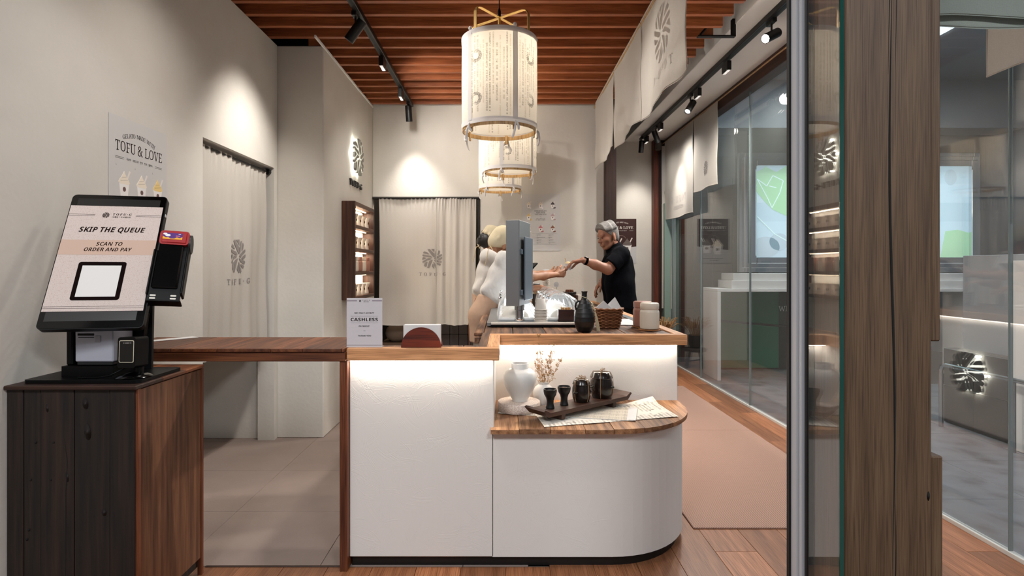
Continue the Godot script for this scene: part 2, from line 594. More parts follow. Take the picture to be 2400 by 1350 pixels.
# triangles (Vector2) of a line of text, centred, its capitals cap tall
func text_tris(s: String, cap: float, f: Font, spread := 1.0, slant := 0.0) -> Array:
	var out := []
	var x := 0.0
	var k := cap / 0.714
	var whole := spread == 1.0
	for ch in ([s] if whole else Array(s.split(""))):
		if ch == " ":
			x += 0.30 * k * spread
			continue
		var tm := TextMesh.new()
		tm.text = ch
		tm.font = f
		tm.font_size = 64
		tm.pixel_size = 1.0 / 64
		tm.depth = 0.0
		tm.curve_step = 1.5
		var arr := tm.get_mesh_arrays()
		var vv: PackedVector3Array = arr[Mesh.ARRAY_VERTEX]
		var ix = arr[Mesh.ARRAY_INDEX]
		var lo := 1e9
		var hi := -1e9
		for p in vv:
			lo = minf(lo, p.x)
			hi = maxf(hi, p.x)
		var order = ix if ix != null and ix.size() else range(vv.size())
		for i in order:
			out.append(Vector2((vv[i].x - lo) * k + x, vv[i].y * k))
		x += (hi - lo + 0.09 * (spread if not whole else 1.0) * 2.0) * k
	var lo2 := Vector2(1e9, 1e9)
	var hi2 := Vector2(-1e9, -1e9)
	for p in out:
		lo2 = lo2.min(p)
		hi2 = hi2.max(p)
	var mid := (lo2 + hi2) / 2
	for i in out.size():
		var p: Vector2 = out[i] - mid
		out[i] = Vector2(p.x + p.y * slant, p.y)
	# make them all counter-clockwise
	for i in range(0, out.size() - 2, 3):
		if (out[i + 1] - out[i]).cross(out[i + 2] - out[i]) < 0:
			var q = out[i + 1]
			out[i + 1] = out[i + 2]
			out[i + 2] = q
	return out

func write(mb: MB, t: Transform3D, s: String, cap: float, f: Font, spread := 1.0, z := 0.0006, slant := 0.0, width := 0.0) -> void:
	var tr := text_tris(s, cap, f, spread, slant)
	if width > 0:
		var hi := 0.0
		for p in tr:
			hi = maxf(hi, p.x)
		for i in tr.size():
			tr[i].x *= width / 2 / hi
	for i in range(0, tr.size() - 2, 3):
		mb.tri(t * v3(tr[i], z), t * v3(tr[i + 1], z), t * v3(tr[i + 2], z))

# text on an upward arc
func write_arc(mb: MB, t: Transform3D, s: String, cap: float, f: Font, radius: float, sweep: float, z := 0.0006) -> void:
	var n := s.length()
	for i in n:
		if s[i] == " ":
			continue
		var a := sweep * ((i + 0.5) / n - 0.5)
		var g := t * Transform3D(Basis(Vector3.BACK, -a), Vector3(sin(a) * radius, cos(a) * radius - radius, 0))
		write(mb, g, s[i], cap * (0.999 if s[i] != "I" else 1.0), f, 1.0, z)

# the shop's flower mark: sixteen petals in a unit circle
const PETALS := [
	[390, 238, 445, 212, 548, 390, 547, 520, 530, 522, 500, 470], [580, 240, 600, 230, 617, 250, 575, 480, 551, 522, 553, 397], [472, 212, 550, 204, 550, 330, 535, 322], [635, 285, 655, 272, 678, 325, 655, 425, 608, 462, 612, 430],
	[715, 425, 715, 480, 595, 590, 550, 598, 540, 570, 560, 535, 700, 422], [722, 532, 720, 605, 668, 648, 610, 618, 620, 602, 705, 540], [540, 612, 560, 620, 700, 682, 716, 705, 700, 755, 590, 710, 545, 650], [580, 745, 670, 775, 695, 805, 672, 858, 600, 800],
	[532, 695, 550, 720, 622, 928, 578, 952, 540, 830, 522, 720], [508, 765, 528, 790, 552, 945, 538, 948, 485, 865], [515, 612, 495, 690, 432, 932, 385, 925, 425, 690, 445, 655], [370, 700, 395, 705, 375, 860, 350, 898, 310, 860, 325, 750],
	[490, 572, 470, 605, 400, 640, 280, 750, 272, 700, 400, 565, 440, 558], [300, 528, 370, 562, 272, 648, 272, 560], [282, 427, 470, 475, 500, 530, 495, 548, 290, 498, 272, 470], [315, 313, 390, 345, 435, 410, 425, 422, 300, 390, 290, 360],
]

func petals(r: float) -> Array:
	var out := []
	for p in PETALS:
		var poly := PackedVector2Array()
		for i in range(0, p.size(), 2):
			poly.append(Vector2((p[i] - 497) / 227.0, (577 - p[i + 1]) / 373.0) * r)
		out.append(poly)
	return out

func petal_tris(r: float) -> Array:
	var out := []
	for poly in petals(r):
		var ix := Geometry2D.triangulate_polygon(poly)
		for i in range(0, ix.size(), 3):
			var a: Vector2 = poly[ix[i]]
			var b: Vector2 = poly[ix[i + 1]]
			var d: Vector2 = poly[ix[i + 2]]
			if (b - a).cross(d - a) < 0:
				out.append_array([a, d, b])
			else:
				out.append_array([a, b, d])
	return out

func mark(mb: MB, t: Transform3D, r: float, z := 0.0006) -> void:
	var tr := petal_tris(r)
	for i in range(0, tr.size(), 3):
		mb.tri(t * v3(tr[i], z), t * v3(tr[i + 1], z), t * v3(tr[i + 2], z))

func moved(tr: Array, by: Vector2, flip := false) -> Array:
	var out := []
	for i in range(0, tr.size() - 2, 3):
		var a: Vector2 = tr[i]
		var b: Vector2 = tr[i + 1]
		var d: Vector2 = tr[i + 2]
		if flip:
			out.append_array([Vector2(-a.x, a.y) + by, Vector2(-d.x, d.y) + by, Vector2(-b.x, b.y) + by])
		else:
			out.append_array([a + by, b + by, d + by])
	return out

# ---------- bodies: tapered capsules joined by a smooth minimum, meshed as surface nets ----------
# bone: [a, b, ra, rb] or [centre, radii, basis] (an ellipsoid); negative k carves
func flesh(mb: MB, bones: Array, cell: float, k: float, cuts := []) -> void:
	var lo := Vector3(1e9, 1e9, 1e9)
	var hi := -lo
	for b in bones:
		if b[1] is Vector3 and b.size() == 4:
			var r: float = maxf(b[2], b[3])
			lo = lo.min(b[0] - Vector3.ONE * r).min(b[1] - Vector3.ONE * r)
			hi = hi.max(b[0] + Vector3.ONE * r).max(b[1] + Vector3.ONE * r)
		else:
			var r: float = maxf(b[1].x, maxf(b[1].y, b[1].z))
			lo = lo.min(b[0] - Vector3.ONE * r)
			hi = hi.max(b[0] + Vector3.ONE * r)
	lo -= Vector3.ONE * (cell * 3 + k)
	hi += Vector3.ONE * (cell * 3 + k)
	var nx := int((hi.x - lo.x) / cell) + 1
	var ny := int((hi.y - lo.y) / cell) + 1
	var nz := int((hi.z - lo.z) / cell) + 1
	var f := PackedFloat32Array()
	f.resize(nx * ny * nz)
	f.fill(1.0)
	for b in bones:
		var cap: bool = b.size() == 4
		var carve: bool = b.size() == 5
		var p0: Vector3 = b[0]
		var p1: Vector3 = b[1] if cap else b[0]
		var rm: float
		var inv := Basis()
		var rad := Vector3.ONE
		var rmin := 1.0
		if cap:
			rm = maxf(b[2], b[3])
		else:
			rad = b[1]
			rm = maxf(rad.x, maxf(rad.y, rad.z))
			rmin = minf(rad.x, minf(rad.y, rad.z))
			inv = (b[2] as Basis).inverse()
		var g := rm + k + cell * 2.5
		var l0 := p0.min(p1) - Vector3.ONE * g - lo
		var h0 := p0.max(p1) + Vector3.ONE * g - lo
		var x0 := maxi(0, int(l0.x / cell))
		var y0 := maxi(0, int(l0.y / cell))
		var z0 := maxi(0, int(l0.z / cell))
		var x1 := mini(nx - 1, int(h0.x / cell) + 1)
		var y1 := mini(ny - 1, int(h0.y / cell) + 1)
		var z1 := mini(nz - 1, int(h0.z / cell) + 1)
		var d := p1 - p0
		var dd := maxf(d.length_squared(), 1e-9)
		var ra: float = b[2] if cap else 0.0
		var rb: float = b[3] if cap else 0.0
		for z in range(z0, z1 + 1):
			for y in range(y0, y1 + 1):
				var i := (z * ny + y) * nx + x0
				var p := lo + Vector3(x0, y, z) * cell
				for x in range(x0, x1 + 1):
					var s: float
					if cap:
						var q := p - p0
						var t := clampf(q.dot(d) / dd, 0.0, 1.0)
						s = (q - d * t).length() - (ra + (rb - ra) * t)
					else:
						var q: Vector3 = inv * (p - p0)
						s = ((q / rad).length() - 1.0) * rmin
					if carve:
						var o := f[i]
						var e := maxf(k * 0.5 - absf(o + s), 0.0)
						f[i] = maxf(o, -s) + (e * e / (2.0 * k) if k > 0 else 0.0)
					else:
						var o := f[i]
						var e := maxf(k - absf(o - s), 0.0)
						f[i] = minf(o, s) - e * e / (4.0 * k)
					p.x += cell
					i += 1
	# cuts: planes [normal, point]; what lies on the normal's side goes
	if cuts.size():
		for z in nz:
			for y in ny:
				var i := (z * ny + y) * nx
				for x in nx:
					if f[i] < cell * 2:
						var p := lo + Vector3(x, y, z) * cell
						for cut in cuts:
							f[i] = maxf(f[i], (p - cut[1]).dot(cut[0]))
					i += 1
	# surface nets
	var idx := PackedInt32Array()
	idx.resize(nx * ny * nz)
	idx.fill(-1)
	var verts := PackedVector3Array()
	var nors := PackedVector3Array()
	var sy := nx
	var sz := nx * ny
	for z in nz - 1:
		for y in ny - 1:
			var i := z * sz + y * sy
			for x in nx - 1:
				var a := f[i]
				if absf(a) < cell * 4.0:
					var c1 := f[i + 1]
					var c2 := f[i + sy]
					var c3 := f[i + sy + 1]
					var c4 := f[i + sz]
					var c5 := f[i + sz + 1]
					var c6 := f[i + sz + sy]
					var c7 := f[i + sz + sy + 1]
					var ng := int(a < 0) + int(c1 < 0) + int(c2 < 0) + int(c3 < 0) + int(c4 < 0) + int(c5 < 0) + int(c6 < 0) + int(c7 < 0)
					if ng > 0 and ng < 8:
						var gr := Vector3(c1 + c3 + c5 + c7 - a - c2 - c4 - c6, c2 + c3 + c6 + c7 - a - c1 - c4 - c5, c4 + c5 + c6 + c7 - a - c1 - c2 - c3)
						var sum := Vector3.ZERO
						var cnt := 0
						if (a < 0) != (c1 < 0): sum += Vector3(a / (a - c1), 0, 0); cnt += 1
						if (c2 < 0) != (c3 < 0): sum += Vector3(c2 / (c2 - c3), 1, 0); cnt += 1
						if (c4 < 0) != (c5 < 0): sum += Vector3(c4 / (c4 - c5), 0, 1); cnt += 1
						if (c6 < 0) != (c7 < 0): sum += Vector3(c6 / (c6 - c7), 1, 1); cnt += 1
						if (a < 0) != (c2 < 0): sum += Vector3(0, a / (a - c2), 0); cnt += 1
						if (c1 < 0) != (c3 < 0): sum += Vector3(1, c1 / (c1 - c3), 0); cnt += 1
						if (c4 < 0) != (c6 < 0): sum += Vector3(0, c4 / (c4 - c6), 1); cnt += 1
						if (c5 < 0) != (c7 < 0): sum += Vector3(1, c5 / (c5 - c7), 1); cnt += 1
						if (a < 0) != (c4 < 0): sum += Vector3(0, 0, a / (a - c4)); cnt += 1
						if (c1 < 0) != (c5 < 0): sum += Vector3(1, 0, c1 / (c1 - c5)); cnt += 1
						if (c2 < 0) != (c6 < 0): sum += Vector3(0, 1, c2 / (c2 - c6)); cnt += 1
						if (c3 < 0) != (c7 < 0): sum += Vector3(1, 1, c3 / (c3 - c7)); cnt += 1
						idx[i] = verts.size()
						verts.append(lo + (Vector3(x, y, z) + sum / cnt) * cell)
						nors.append(gr.normalized())
				i += 1
	for z in range(1, nz - 1):
		for y in range(1, ny - 1):
			var i := z * sz + y * sy + 1
			for x in range(1, nx - 1):
				if idx[i] >= 0 or absf(f[i]) < cell * 2.0:
					var a := f[i] < 0
					if a != (f[i + 1] < 0):
						_face(mb, verts, nors, idx[i - sy - sz], idx[i - sz], idx[i], idx[i - sy], a)
					if a != (f[i + sy] < 0):
						_face(mb, verts, nors, idx[i - 1 - sz], idx[i - 1], idx[i], idx[i - sz], a)
					if a != (f[i + sz] < 0):
						_face(mb, verts, nors, idx[i - 1 - sy], idx[i - sy], idx[i], idx[i - 1], a)
				i += 1

func _face(mb: MB, v: PackedVector3Array, n: PackedVector3Array, a: int, b: int, c: int, d: int, fwd: bool) -> void:
	if a < 0 or b < 0 or c < 0 or d < 0:
		return
	if fwd:
		mb.tri(v[a], v[b], v[c], n[a], n[b], n[c])
		mb.tri(v[a], v[c], v[d], n[a], n[c], n[d])
	else:
		mb.tri(v[a], v[c], v[b], n[a], n[c], n[b])
		mb.tri(v[a], v[d], v[c], n[a], n[d], n[c])

# ---------- the scene ----------
func _ready() -> void:
	rng.seed = 5
	# camera, level, with the lens shifted a little
	var cam := Camera3D.new()
	cam.name = "camera"
	cam.projection = Camera3D.PROJECTION_FRUSTUM
	cam.near = 0.05
	cam.far = 60.0
	cam.size = 0.05
	cam.frustum_offset = Vector2(18.0 / 1350.0, -47.0 / 1350.0) * 0.05
	cam.position = Vector3(0, 1.25, 0)
	add_child(cam)
	cam.current = true
	var we := WorldEnvironment.new()
	we.name = "environment"
	var env := Environment.new()
	env.background_mode = Environment.BG_COLOR
	env.background_color = Color(0.02, 0.02, 0.022)
	env.tonemap_mode = Environment.TONE_MAPPER_LINEAR
	env.tonemap_exposure = EXPOSURE
	env.sdfgi_enabled = true
	env.ssao_enabled = true
	env.ssil_enabled = true
	we.environment = env
	add_child(we)
	make_textures()
	make_materials()
	mall_lights()
	shell()
	floors()
	ceiling()
	facade()
	mall()
	counter()
	service_side()
	left_side()
	shelf_box()
	kiosk()
	lanterns()
	track_lights()
	cloths()
	posters()
	shelf_display()
	counter_display()
	gelato_case()
	back_counter_things()
	foreground()
	people()

const EXPOSURE := 1.75
const WARM := Color(1.0, 0.84, 0.66)
const SOFT := Color(1.0, 0.91, 0.8)
const COOL := Color(0.87, 0.95, 1.0)

func make_materials() -> void:
	var m := mat("plaster_cream", Color(0.84, 0.82, 0.785), 0.9)
	m.albedo_texture = tx.cloud
	tri_uv(m, Vector3(0.7, 0.7, 0.7))
	m.albedo_texture = tx.cloud
	bump(m, tx.fine, 0.05)
	m = mat("plaster_counter", Color(0.87, 0.855, 0.835), 0.85)
	tri_uv(m, Vector3(1.15, 1.15, 1.15))
	bump(m, tx.strokes, 0.12)
	m = mat("plaster_white", Color(0.90, 0.895, 0.88), 0.9)
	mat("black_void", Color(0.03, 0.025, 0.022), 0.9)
	wood("slat_wood", Color(0.82, 0.50, 0.31), 0, 0.0, 0.5, "soft", 0.02)
	wood("slat_wood_dark", Color(0.76, 0.45, 0.27), 0, 3.7, 0.5, "soft", 0.02)
	for i in 4:
		var k := [1.0, 0.86, 1.1, 0.93][i] as float
		wood("counter_plank_%d" % i, Color(0.66 * k, 0.51 * k, 0.385 * k), 2, 1.3 * i, 0.6, "old", 0.12)
		wood("counter_plank_x_%d" % i, Color(0.50 * k, 0.345 * k, 0.235 * k), 0, 1.3 * i, 0.6, "old", 0.12)
		wood("flap_plank_%d" % i, Color(0.60 * k, 0.385 * k, 0.25 * k), 2, 0.9 * i + 4.0, 0.5, "mid", 0.05)
		wood("cabinet_plank_%d" % i, Color(0.20 * k, 0.14 * k, 0.095 * k), 1, 2.1 * i, 0.65, "old", 0.15)
		wood("floor_plank_%d" % i, Color(0.74 * k, 0.52 * k, 0.375 * k), 2, 1.9 * i, 0.42, "soft", 0.01)
		wood("shelf_plank_%d" % i, Color(0.84 * k, 0.66 * k, 0.49 * k), 2, 0.7 * i + 9.0, 0.6, "mid", 0.14)
	wood("trim_wood", Color(1.0, 0.77, 0.56), 0, 6.1, 0.5, "soft", 0.05)
	wood("trim_wood_z", Color(1.0, 0.77, 0.56), 2, 6.1, 0.5, "soft", 0.05)
	wood("rail_wood", Color(0.62, 0.40, 0.26), 0, 2.3, 0.5, "mid", 0.03)
	wood("post_wood", Color(0.58, 0.35, 0.22), 1, 2.9, 0.5, "mid", 0.03)
	wood("cabinet_side", Color(0.55, 0.395, 0.285), 1, 7.7, 0.5, "mid", 0.03)
	wood("dark_post", Color(0.27, 0.15, 0.09), 1, 5.2, 0.55, "mid", 0.08)
	wood("red_post", Color(0.50, 0.235, 0.12), 1, 4.2, 0.55, "mid", 0.06)
	wood("beam_wood", Color(0.34, 0.17, 0.10), 2, 4.9, 0.55, "mid", 0.06)
	wood("timber", Color(0.43, 0.345, 0.255), 1, 8.8, 0.6, "soft", 0.06)
	wood("box_wood", Color(0.40, 0.25, 0.15), 1, 3.3, 0.55, "mid", 0.08)
	wood("box_wood_z", Color(0.46, 0.29, 0.17), 2, 3.6, 0.55, "mid", 0.08)
	wood("tray_wood", Color(0.38, 0.25, 0.185), 0, 1.1, 0.5, "mid", 0.06)
	wood("mahogany", Color(0.62, 0.26, 0.135), 0, 2.7, 0.5, "mid", 0.05)
	wood("bamboo", Color(0.88, 0.75, 0.53), 1, 0.4, 0.45, "soft", 0.0)
	m = mat("stone_tile", Color(0.56, 0.495, 0.46), 0.7)
	m.albedo_texture = tx.cloud
	tri_uv(m, Vector3(1.7, 1.7, 1.7))
	bump(m, tx.fine, 0.03)
	m = mat("marble_tile", Color(0.50, 0.525, 0.55), 0.35)
	m.albedo_texture = tx.marble
	tri_uv(m, Vector3(0.8, 0.8, 0.8))
	m = mat("dark_tile", Color(0.16, 0.15, 0.15), 0.35)
	m.albedo_texture = tx.cloud
	tri_uv(m, Vector3(1, 1, 1))
	mat("grout", Color(0.33, 0.30, 0.28), 0.9)
	mat("grey_wall", Color(0.56, 0.58, 0.60), 0.8)
	m = mat("glass", Color(0.93, 0.97, 0.95, 0.03), 0.01)
	m.transparency = BaseMaterial3D.TRANSPARENCY_ALPHA
	m = mat("glass_edge", Color(0.07, 0.25, 0.215), 0.1)
	m.metallic_specular = 0.7
	m = mat("green_fin", Color(0.50, 0.58, 0.54), 0.3)
	m = mat("clear_plastic", Color(0.95, 0.98, 1.0, 0.06), 0.02)
	m.transparency = BaseMaterial3D.TRANSPARENCY_ALPHA
	mat("aluminium", Color(0.72, 0.73, 0.75), 0.45, 0.0)
	mat("steel", Color(0.66, 0.67, 0.68), 0.22, 1.0)
	mat("brushed_steel", Color(0.60, 0.605, 0.61), 0.38, 0.9)
	mat("chrome", Color(0.85, 0.86, 0.87), 0.06, 1.0)
	mat("brass", Color(0.72, 0.58, 0.33), 0.35, 0.6)
	mat("bracket_grey", Color(0.36, 0.40, 0.44), 0.45, 0.3)
	mat("black_metal", Color(0.03, 0.03, 0.032), 0.45, 0.2)
	mat("black_plastic", Color(0.022, 0.022, 0.024), 0.4)
	M.black_plastic.metallic_specular = 0.3
	mat("black_gloss", Color(0.012, 0.012, 0.013), 0.12)
	mat("dark_slate", Color(0.07, 0.08, 0.09), 0.45)
	mat("gasket", Color(0.02, 0.02, 0.022), 0.6)
	mat("white_plastic", Color(0.80, 0.80, 0.80), 0.45)
	mat("printer_grey", Color(0.66, 0.66, 0.70), 0.55)
	mat("paper_white", Color(0.86, 0.85, 0.84), 0.8)
	mat("red_plastic", Color(0.62, 0.03, 0.05), 0.35)
	for q in ["ink_brown", "ink_black", "frame_brown"]:
		mat(q, Color(0.13, 0.075, 0.065) if q == "ink_brown" else (Color(0.05, 0.04, 0.04) if q == "ink_black" else Color(0.085, 0.05, 0.05)), 0.9).metallic_specular = 0.12
	mat("ink_brown", Color(0.13, 0.075, 0.065), 0.8)
	mat("ink_black", Color(0.05, 0.04, 0.04), 0.8)
	mat("ink_grey", Color(0.52, 0.49, 0.475), 0.9)
	mat("ink_light", Color(0.72, 0.69, 0.68), 0.9)
	mat("ink_white", Color(0.86, 0.84, 0.80), 0.8)
	m = mat("print_colours", Color(1, 1, 1), 0.8)
	m.vertex_color_use_as_albedo = true
	m = mat("linen", Color(0.90, 0.87, 0.83), 0.95)
	m.albedo_texture = tx.weave
	m.uv1_scale = Vector3(22, 22, 1)
	m.backlight_enabled = true
	m.backlight = Color(0.5, 0.5, 0.5)
	m.cull_mode = BaseMaterial3D.CULL_DISABLED
	m = mat("linen_green", Color(0.66, 0.69, 0.65), 0.95)
	m.albedo_texture = tx.weave
	m.uv1_scale = Vector3(22, 22, 1)
	m.backlight_enabled = true
	m.backlight = Color(0.5, 0.5, 0.5)
	m.cull_mode = BaseMaterial3D.CULL_DISABLED
	m = mat("lantern_paper", Color(0.95, 0.945, 0.935), 0.95)
	m.albedo_texture = tx.paper_print
	m.uv1_scale = Vector3(2, 1, 1)
	m.backlight_enabled = true
	m.backlight = Color(0.9, 0.9, 0.9)
	m.cull_mode = BaseMaterial3D.CULL_DISABLED
	m = mat("lantern_hem", Color(0.90, 0.89, 0.89), 0.95)
	m.backlight_enabled = true
	m.backlight = Color(0.6, 0.6, 0.6)
	m = mat("poster_paper", Color(0.80, 0.79, 0.78), 0.75)
	m = mat("poster_brown", Color(0.215, 0.085, 0.07), 0.7)
	m = mat("kraft_paper", Color(0.80, 0.745, 0.72), 0.8)
	m.albedo_texture = tx.fibre
	tri_uv(m, Vector3(13, 13, 13))
	m = mat("kraft_sign", Color(0.80, 0.78, 0.79), 0.8)
	m = mat("rug", Color(0.90, 0.75, 0.68), 0.95)
	m.albedo_texture = tx.twill
	tri_uv(m, Vector3(11, 11, 11))
	bump(m, tx.twill, 0.2)
	m = mat("ceramic_white", Color(0.83, 0.82, 0.80), 0.42)
	m = mat("ceramic_black", Color(0.035, 0.03, 0.028), 0.42)
	m = mat("glaze_brown", Color(0.11, 0.07, 0.052), 0.22)
	m = mat("terrazzo", Color(0.93, 0.90, 0.88), 0.6)
	m.albedo_texture = tx.speckle
	tri_uv(m, Vector3(5, 5, 5))
	m = mat("twine", Color(0.62, 0.47, 0.31), 0.9)
	m = mat("dry_grass", Color(0.66, 0.50, 0.32), 0.9)
	m = mat("wicker", Color(0.52, 0.32, 0.18), 0.6)
	m = mat("wicker_dark", Color(0.16, 0.10, 0.065), 0.6)
	m = mat("cork", Color(0.62, 0.40, 0.22), 0.85)
	m = mat("jar_white", Color(0.85, 0.80, 0.73), 0.35)
	m = mat("jar_pink", Color(0.62, 0.43, 0.365), 0.35)
	m = mat("cup_paper", Color(0.84, 0.81, 0.77), 0.6)
	m = mat("cup_lid", Color(0.82, 0.84, 0.85), 0.3)
	m = mat("sand_clay", Color(0.86, 0.82, 0.77), 0.6)
	m = mat("pale_wood", Color(0.80, 0.62, 0.40), 0.7)
	m = mat("news_sheet", Color(0.93, 0.91, 0.88), 0.85)
	m.albedo_texture = tx.news
	m.uv1_scale = Vector3(1.5, 1.5, 1)
	m.cull_mode = BaseMaterial3D.CULL_DISABLED
	m = mat("news_dense", Color(0.86, 0.83, 0.78), 0.85)
	m.albedo_texture = tx.news
	m.uv1_scale = Vector3(4, 4, 1)
	m.cull_mode = BaseMaterial3D.CULL_DISABLED

func glow(key: String, col: Color, e: float) -> StandardMaterial3D:
	if M.has(key):
		return M[key]
	var m := mat(key, Color(0.9, 0.9, 0.9), 0.6)
	m.emission_enabled = true
	m.emission = col
	m.emission_energy_multiplier = e
	return m

func area(parent: Node3D, t: Transform3D, size: Vector2, col: Color, e: float) -> AreaLight3D:
	var l := AreaLight3D.new()
	l.name = numbered(parent, "area_light")
	l.area_size = size
	l.light_color = col
	l.light_energy = e
	l.area_range = 14.0
	l.shadow_enabled = true
	l.transform = t
	parent.add_child(l, true)
	return l

func omni(parent: Node3D, where: Vector3, col: Color, e: float, size := 0.03) -> OmniLight3D:
	var l := OmniLight3D.new()
	l.name = numbered(parent, "lamp_light")
	l.light_color = col
	l.light_energy = e
	l.light_size = size
	l.omni_range = 12.0
	l.omni_attenuation = 2.0
	l.shadow_enabled = true
	l.position = where
	parent.add_child(l, true)
	return l

func spot(parent: Node3D, where: Vector3, to: Vector3, col: Color, e: float, cone := 22.0, blend := 0.7, size := 0.03) -> SpotLight3D:
	var l := SpotLight3D.new()
	l.name = numbered(parent, "spot_light")
	l.light_color = col
	l.light_energy = e
	l.light_size = size
	l.spot_range = 14.0
	l.spot_attenuation = 2.0
	l.spot_angle = cone
	l.spot_angle_attenuation = blend
	l.shadow_enabled = true
	parent.add_child(l, true)
	l.look_at_from_position(where, to, Vector3.UP if absf((to - where).normalized().y) < 0.98 else Vector3.RIGHT)
	return l

# ceiling panels of the arcade outside
func mall_lights() -> void:
	var spots := [[3.6, 3.58, 2.2], [-1.2, 3.58, -1.2], [1.6, 3.58, -1.6], [4.4, 3.58, -2.0], [3.9, 3.58, 6.0]]
	var energies := [1.6, 7.2, 7.6, 2.8, 2.0]
	for i in spots.size():
		var s = spots[i]
		var o := thing("ceiling_panel_light", ["square ceiling light panel of the arcade outside the near glass", "square ceiling light panel behind the viewer to the left", "square ceiling light panel behind the viewer in the middle", "square ceiling light panel behind the viewer to the right", "square ceiling light panel of the arcade before the video screen"][i], "ceiling light", P(s[0], s[1], s[2]), 0, "arcade ceiling lights")
		part(o, "diffuser", MB.new().box(Transform3D(), Vector3(0.9, 0.02, 0.9), 0.004), glow("panel_glow", COOL, 0.8))
		area(o, Transform3D(Basis(Vector3.RIGHT, -PI / 2), Vector3(0, -0.02, 0)), Vector2(0.9, 0.9), COOL if i in [0, 4] else Color(0.975, 0.985, 1.0), energies[i])

func shell() -> void:
	var cream: Material = M.plaster_cream
	var w := MB.new()
	w.bb(P(-1.79, 0, 1.2), P(-1.67, 2.885, 3.19), 0)
	w.bb(P(-1.79, 1.975, 3.19), P(-1.67, 2.885, 4.18), 0)
	w.bb(P(-1.79, 0, 4.18), P(-1.67, 2.885, 4.235), 0)
	struct("wall_left", w, cream, "cream plastered left wall with a curtained doorway", "wall")
	struct("wall_pilaster", MB.new().bb(P(-1.95, 0, 4.24), P(-1.332, 2.886, 5.9), 0.006), cream, "cream plastered pilaster that carries the glowing flower sign", "wall")
	struct("trim_1", MB.new().bb(P(-1.337, 2.87, 4.05), P(-1.325, 2.89, 5.83), 0.002), M.plaster_white, "thin pale bead where the pilaster meets the slatted ceiling", "trim")
	w = MB.new()
	w.bb(P(-1.332, 1.967, 5.83), P(-0.246, 3.1, 5.95), 0.004)
	w.bb(P(-0.246, 0, 5.83), P(1.06, 3.1, 5.95), 0.004)
	struct("wall_back", w, cream, "cream back wall with the curtained doorway and menu poster", "wall")
	w = MB.new()
	w.bb(P(1.0, 0, 7.79), P(2.32, 3.1, 7.9), 0.004)
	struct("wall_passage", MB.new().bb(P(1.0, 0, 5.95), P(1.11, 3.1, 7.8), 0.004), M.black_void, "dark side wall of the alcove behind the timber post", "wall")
	struct("wall_alcove", w, cream, "cream wall of the alcove beyond the dark timber post", "wall")
	# closets behind the doorways
	w = MB.new()
	w.bb(P(-2.7, 0, 2.9), P(-1.79, 2.6, 3.0), 0)
	w.bb(P(-2.7, 0, 4.232), P(-1.79, 2.6, 4.4), 0)
	w.bb(P(-2.8, 0, 2.9), P(-2.7, 2.6, 4.4), 0)
	w.bb(P(-2.8, 2.5, 2.9), P(-1.79, 2.6, 4.4), 0)
	struct("wall_closet", w, cream, "cream wall of the closet behind the left curtain", "wall")
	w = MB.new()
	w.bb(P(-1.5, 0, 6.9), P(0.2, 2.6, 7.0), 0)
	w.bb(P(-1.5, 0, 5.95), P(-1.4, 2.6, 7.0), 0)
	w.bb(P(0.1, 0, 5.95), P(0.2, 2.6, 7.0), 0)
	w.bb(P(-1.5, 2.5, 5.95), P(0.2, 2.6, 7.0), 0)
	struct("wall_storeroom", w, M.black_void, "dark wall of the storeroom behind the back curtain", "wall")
	var sl := thing("storeroom_lamp", "small ceiling lamp of the storeroom hidden above the back curtain", "lamp", P(-0.5, 2.46, 6.4))
	part(sl, "shade", MB.new().lathe(Transform3D(), [Vector2(0, 0.04), Vector2(0.1, 0.04), Vector2(0.12, 0.0), Vector2(0.11, 0.0), Vector2(0, 0.02)], 24), M.white_plastic)
	part(sl, "bulb", MB.new().ball(Transform3D(Basis(), Vector3(0, -0.02, 0)), Vector3.ONE * 0.035), glow("storeroom_bulb", SOFT, 2.0))
	omni(sl, Vector3(0, -0.02, 0), SOFT, 0.45, 0.03)
	# tall grey tiles inside the storeroom, below the curtain
	var til := struct_node("wall_storeroom_tiles", "grey tiled dado seen below the back curtain", "wall")
	for i in 9:
		for j in 3:
			part(til, "tile", MB.new().bb(P(-0.80 + i * 0.1, [0.0, 0.2, 0.52][j], 6.35), P(-0.704 + i * 0.1, [0.196, 0.516, 1.1][j], 6.37), 0.003), mat("storeroom_tile", Color(0.42, 0.39, 0.38), 0.4))
	# dark recess frame of the storeroom door
	w = MB.new()
	w.bb(P(-1.33, 1.95, 5.80), P(-0.25, 1.967, 5.90), 0.002)
	w.bb(P(-0.262, 0, 5.82), P(-0.246, 1.96, 5.90), 0.002)
	struct("door_1", w, mat("door_frame_dark", Color(0.14, 0.12, 0.10), 0.6), "dark slim frame of the storeroom doorway", "door")
	# posts
	struct("pillar_1", MB.new().bb(P(1.006, 0, 5.72), P(1.114, 3.0, 5.84), 0.006), M.dark_post, "dark brown timber post between back wall and alcove", "pillar")
	struct("pillar_2", MB.new().bb(P(1.99, 0, 7.66), P(2.055, 2.958, 7.79), 0.004), M.red_post, "reddish timber post in the far alcove corner", "pillar")
	struct("pillar_3", MB.new().bb(P(2.055, 0, 7.70), P(2.18, 2.958, 7.79), 0.004), M.dark_post, "dark timber post behind the narrow hanging cloth", "pillar")
	# soffit along the glass front
	w = MB.new()
	w.bb(P(1.62, 2.958, 1.2), P(2.32, 3.2, 7.9), 0.004)
	struct("soffit", w, M.plaster_white, "white soffit with the track lights along the glass front", "ceiling")
	struct("beam_1", MB.new().bb(P(2.14, 2.83, 1.2), P(2.25, 2.958, 7.8), 0.004), M.beam_wood, "brown timber beam above the shop glass", "beam")

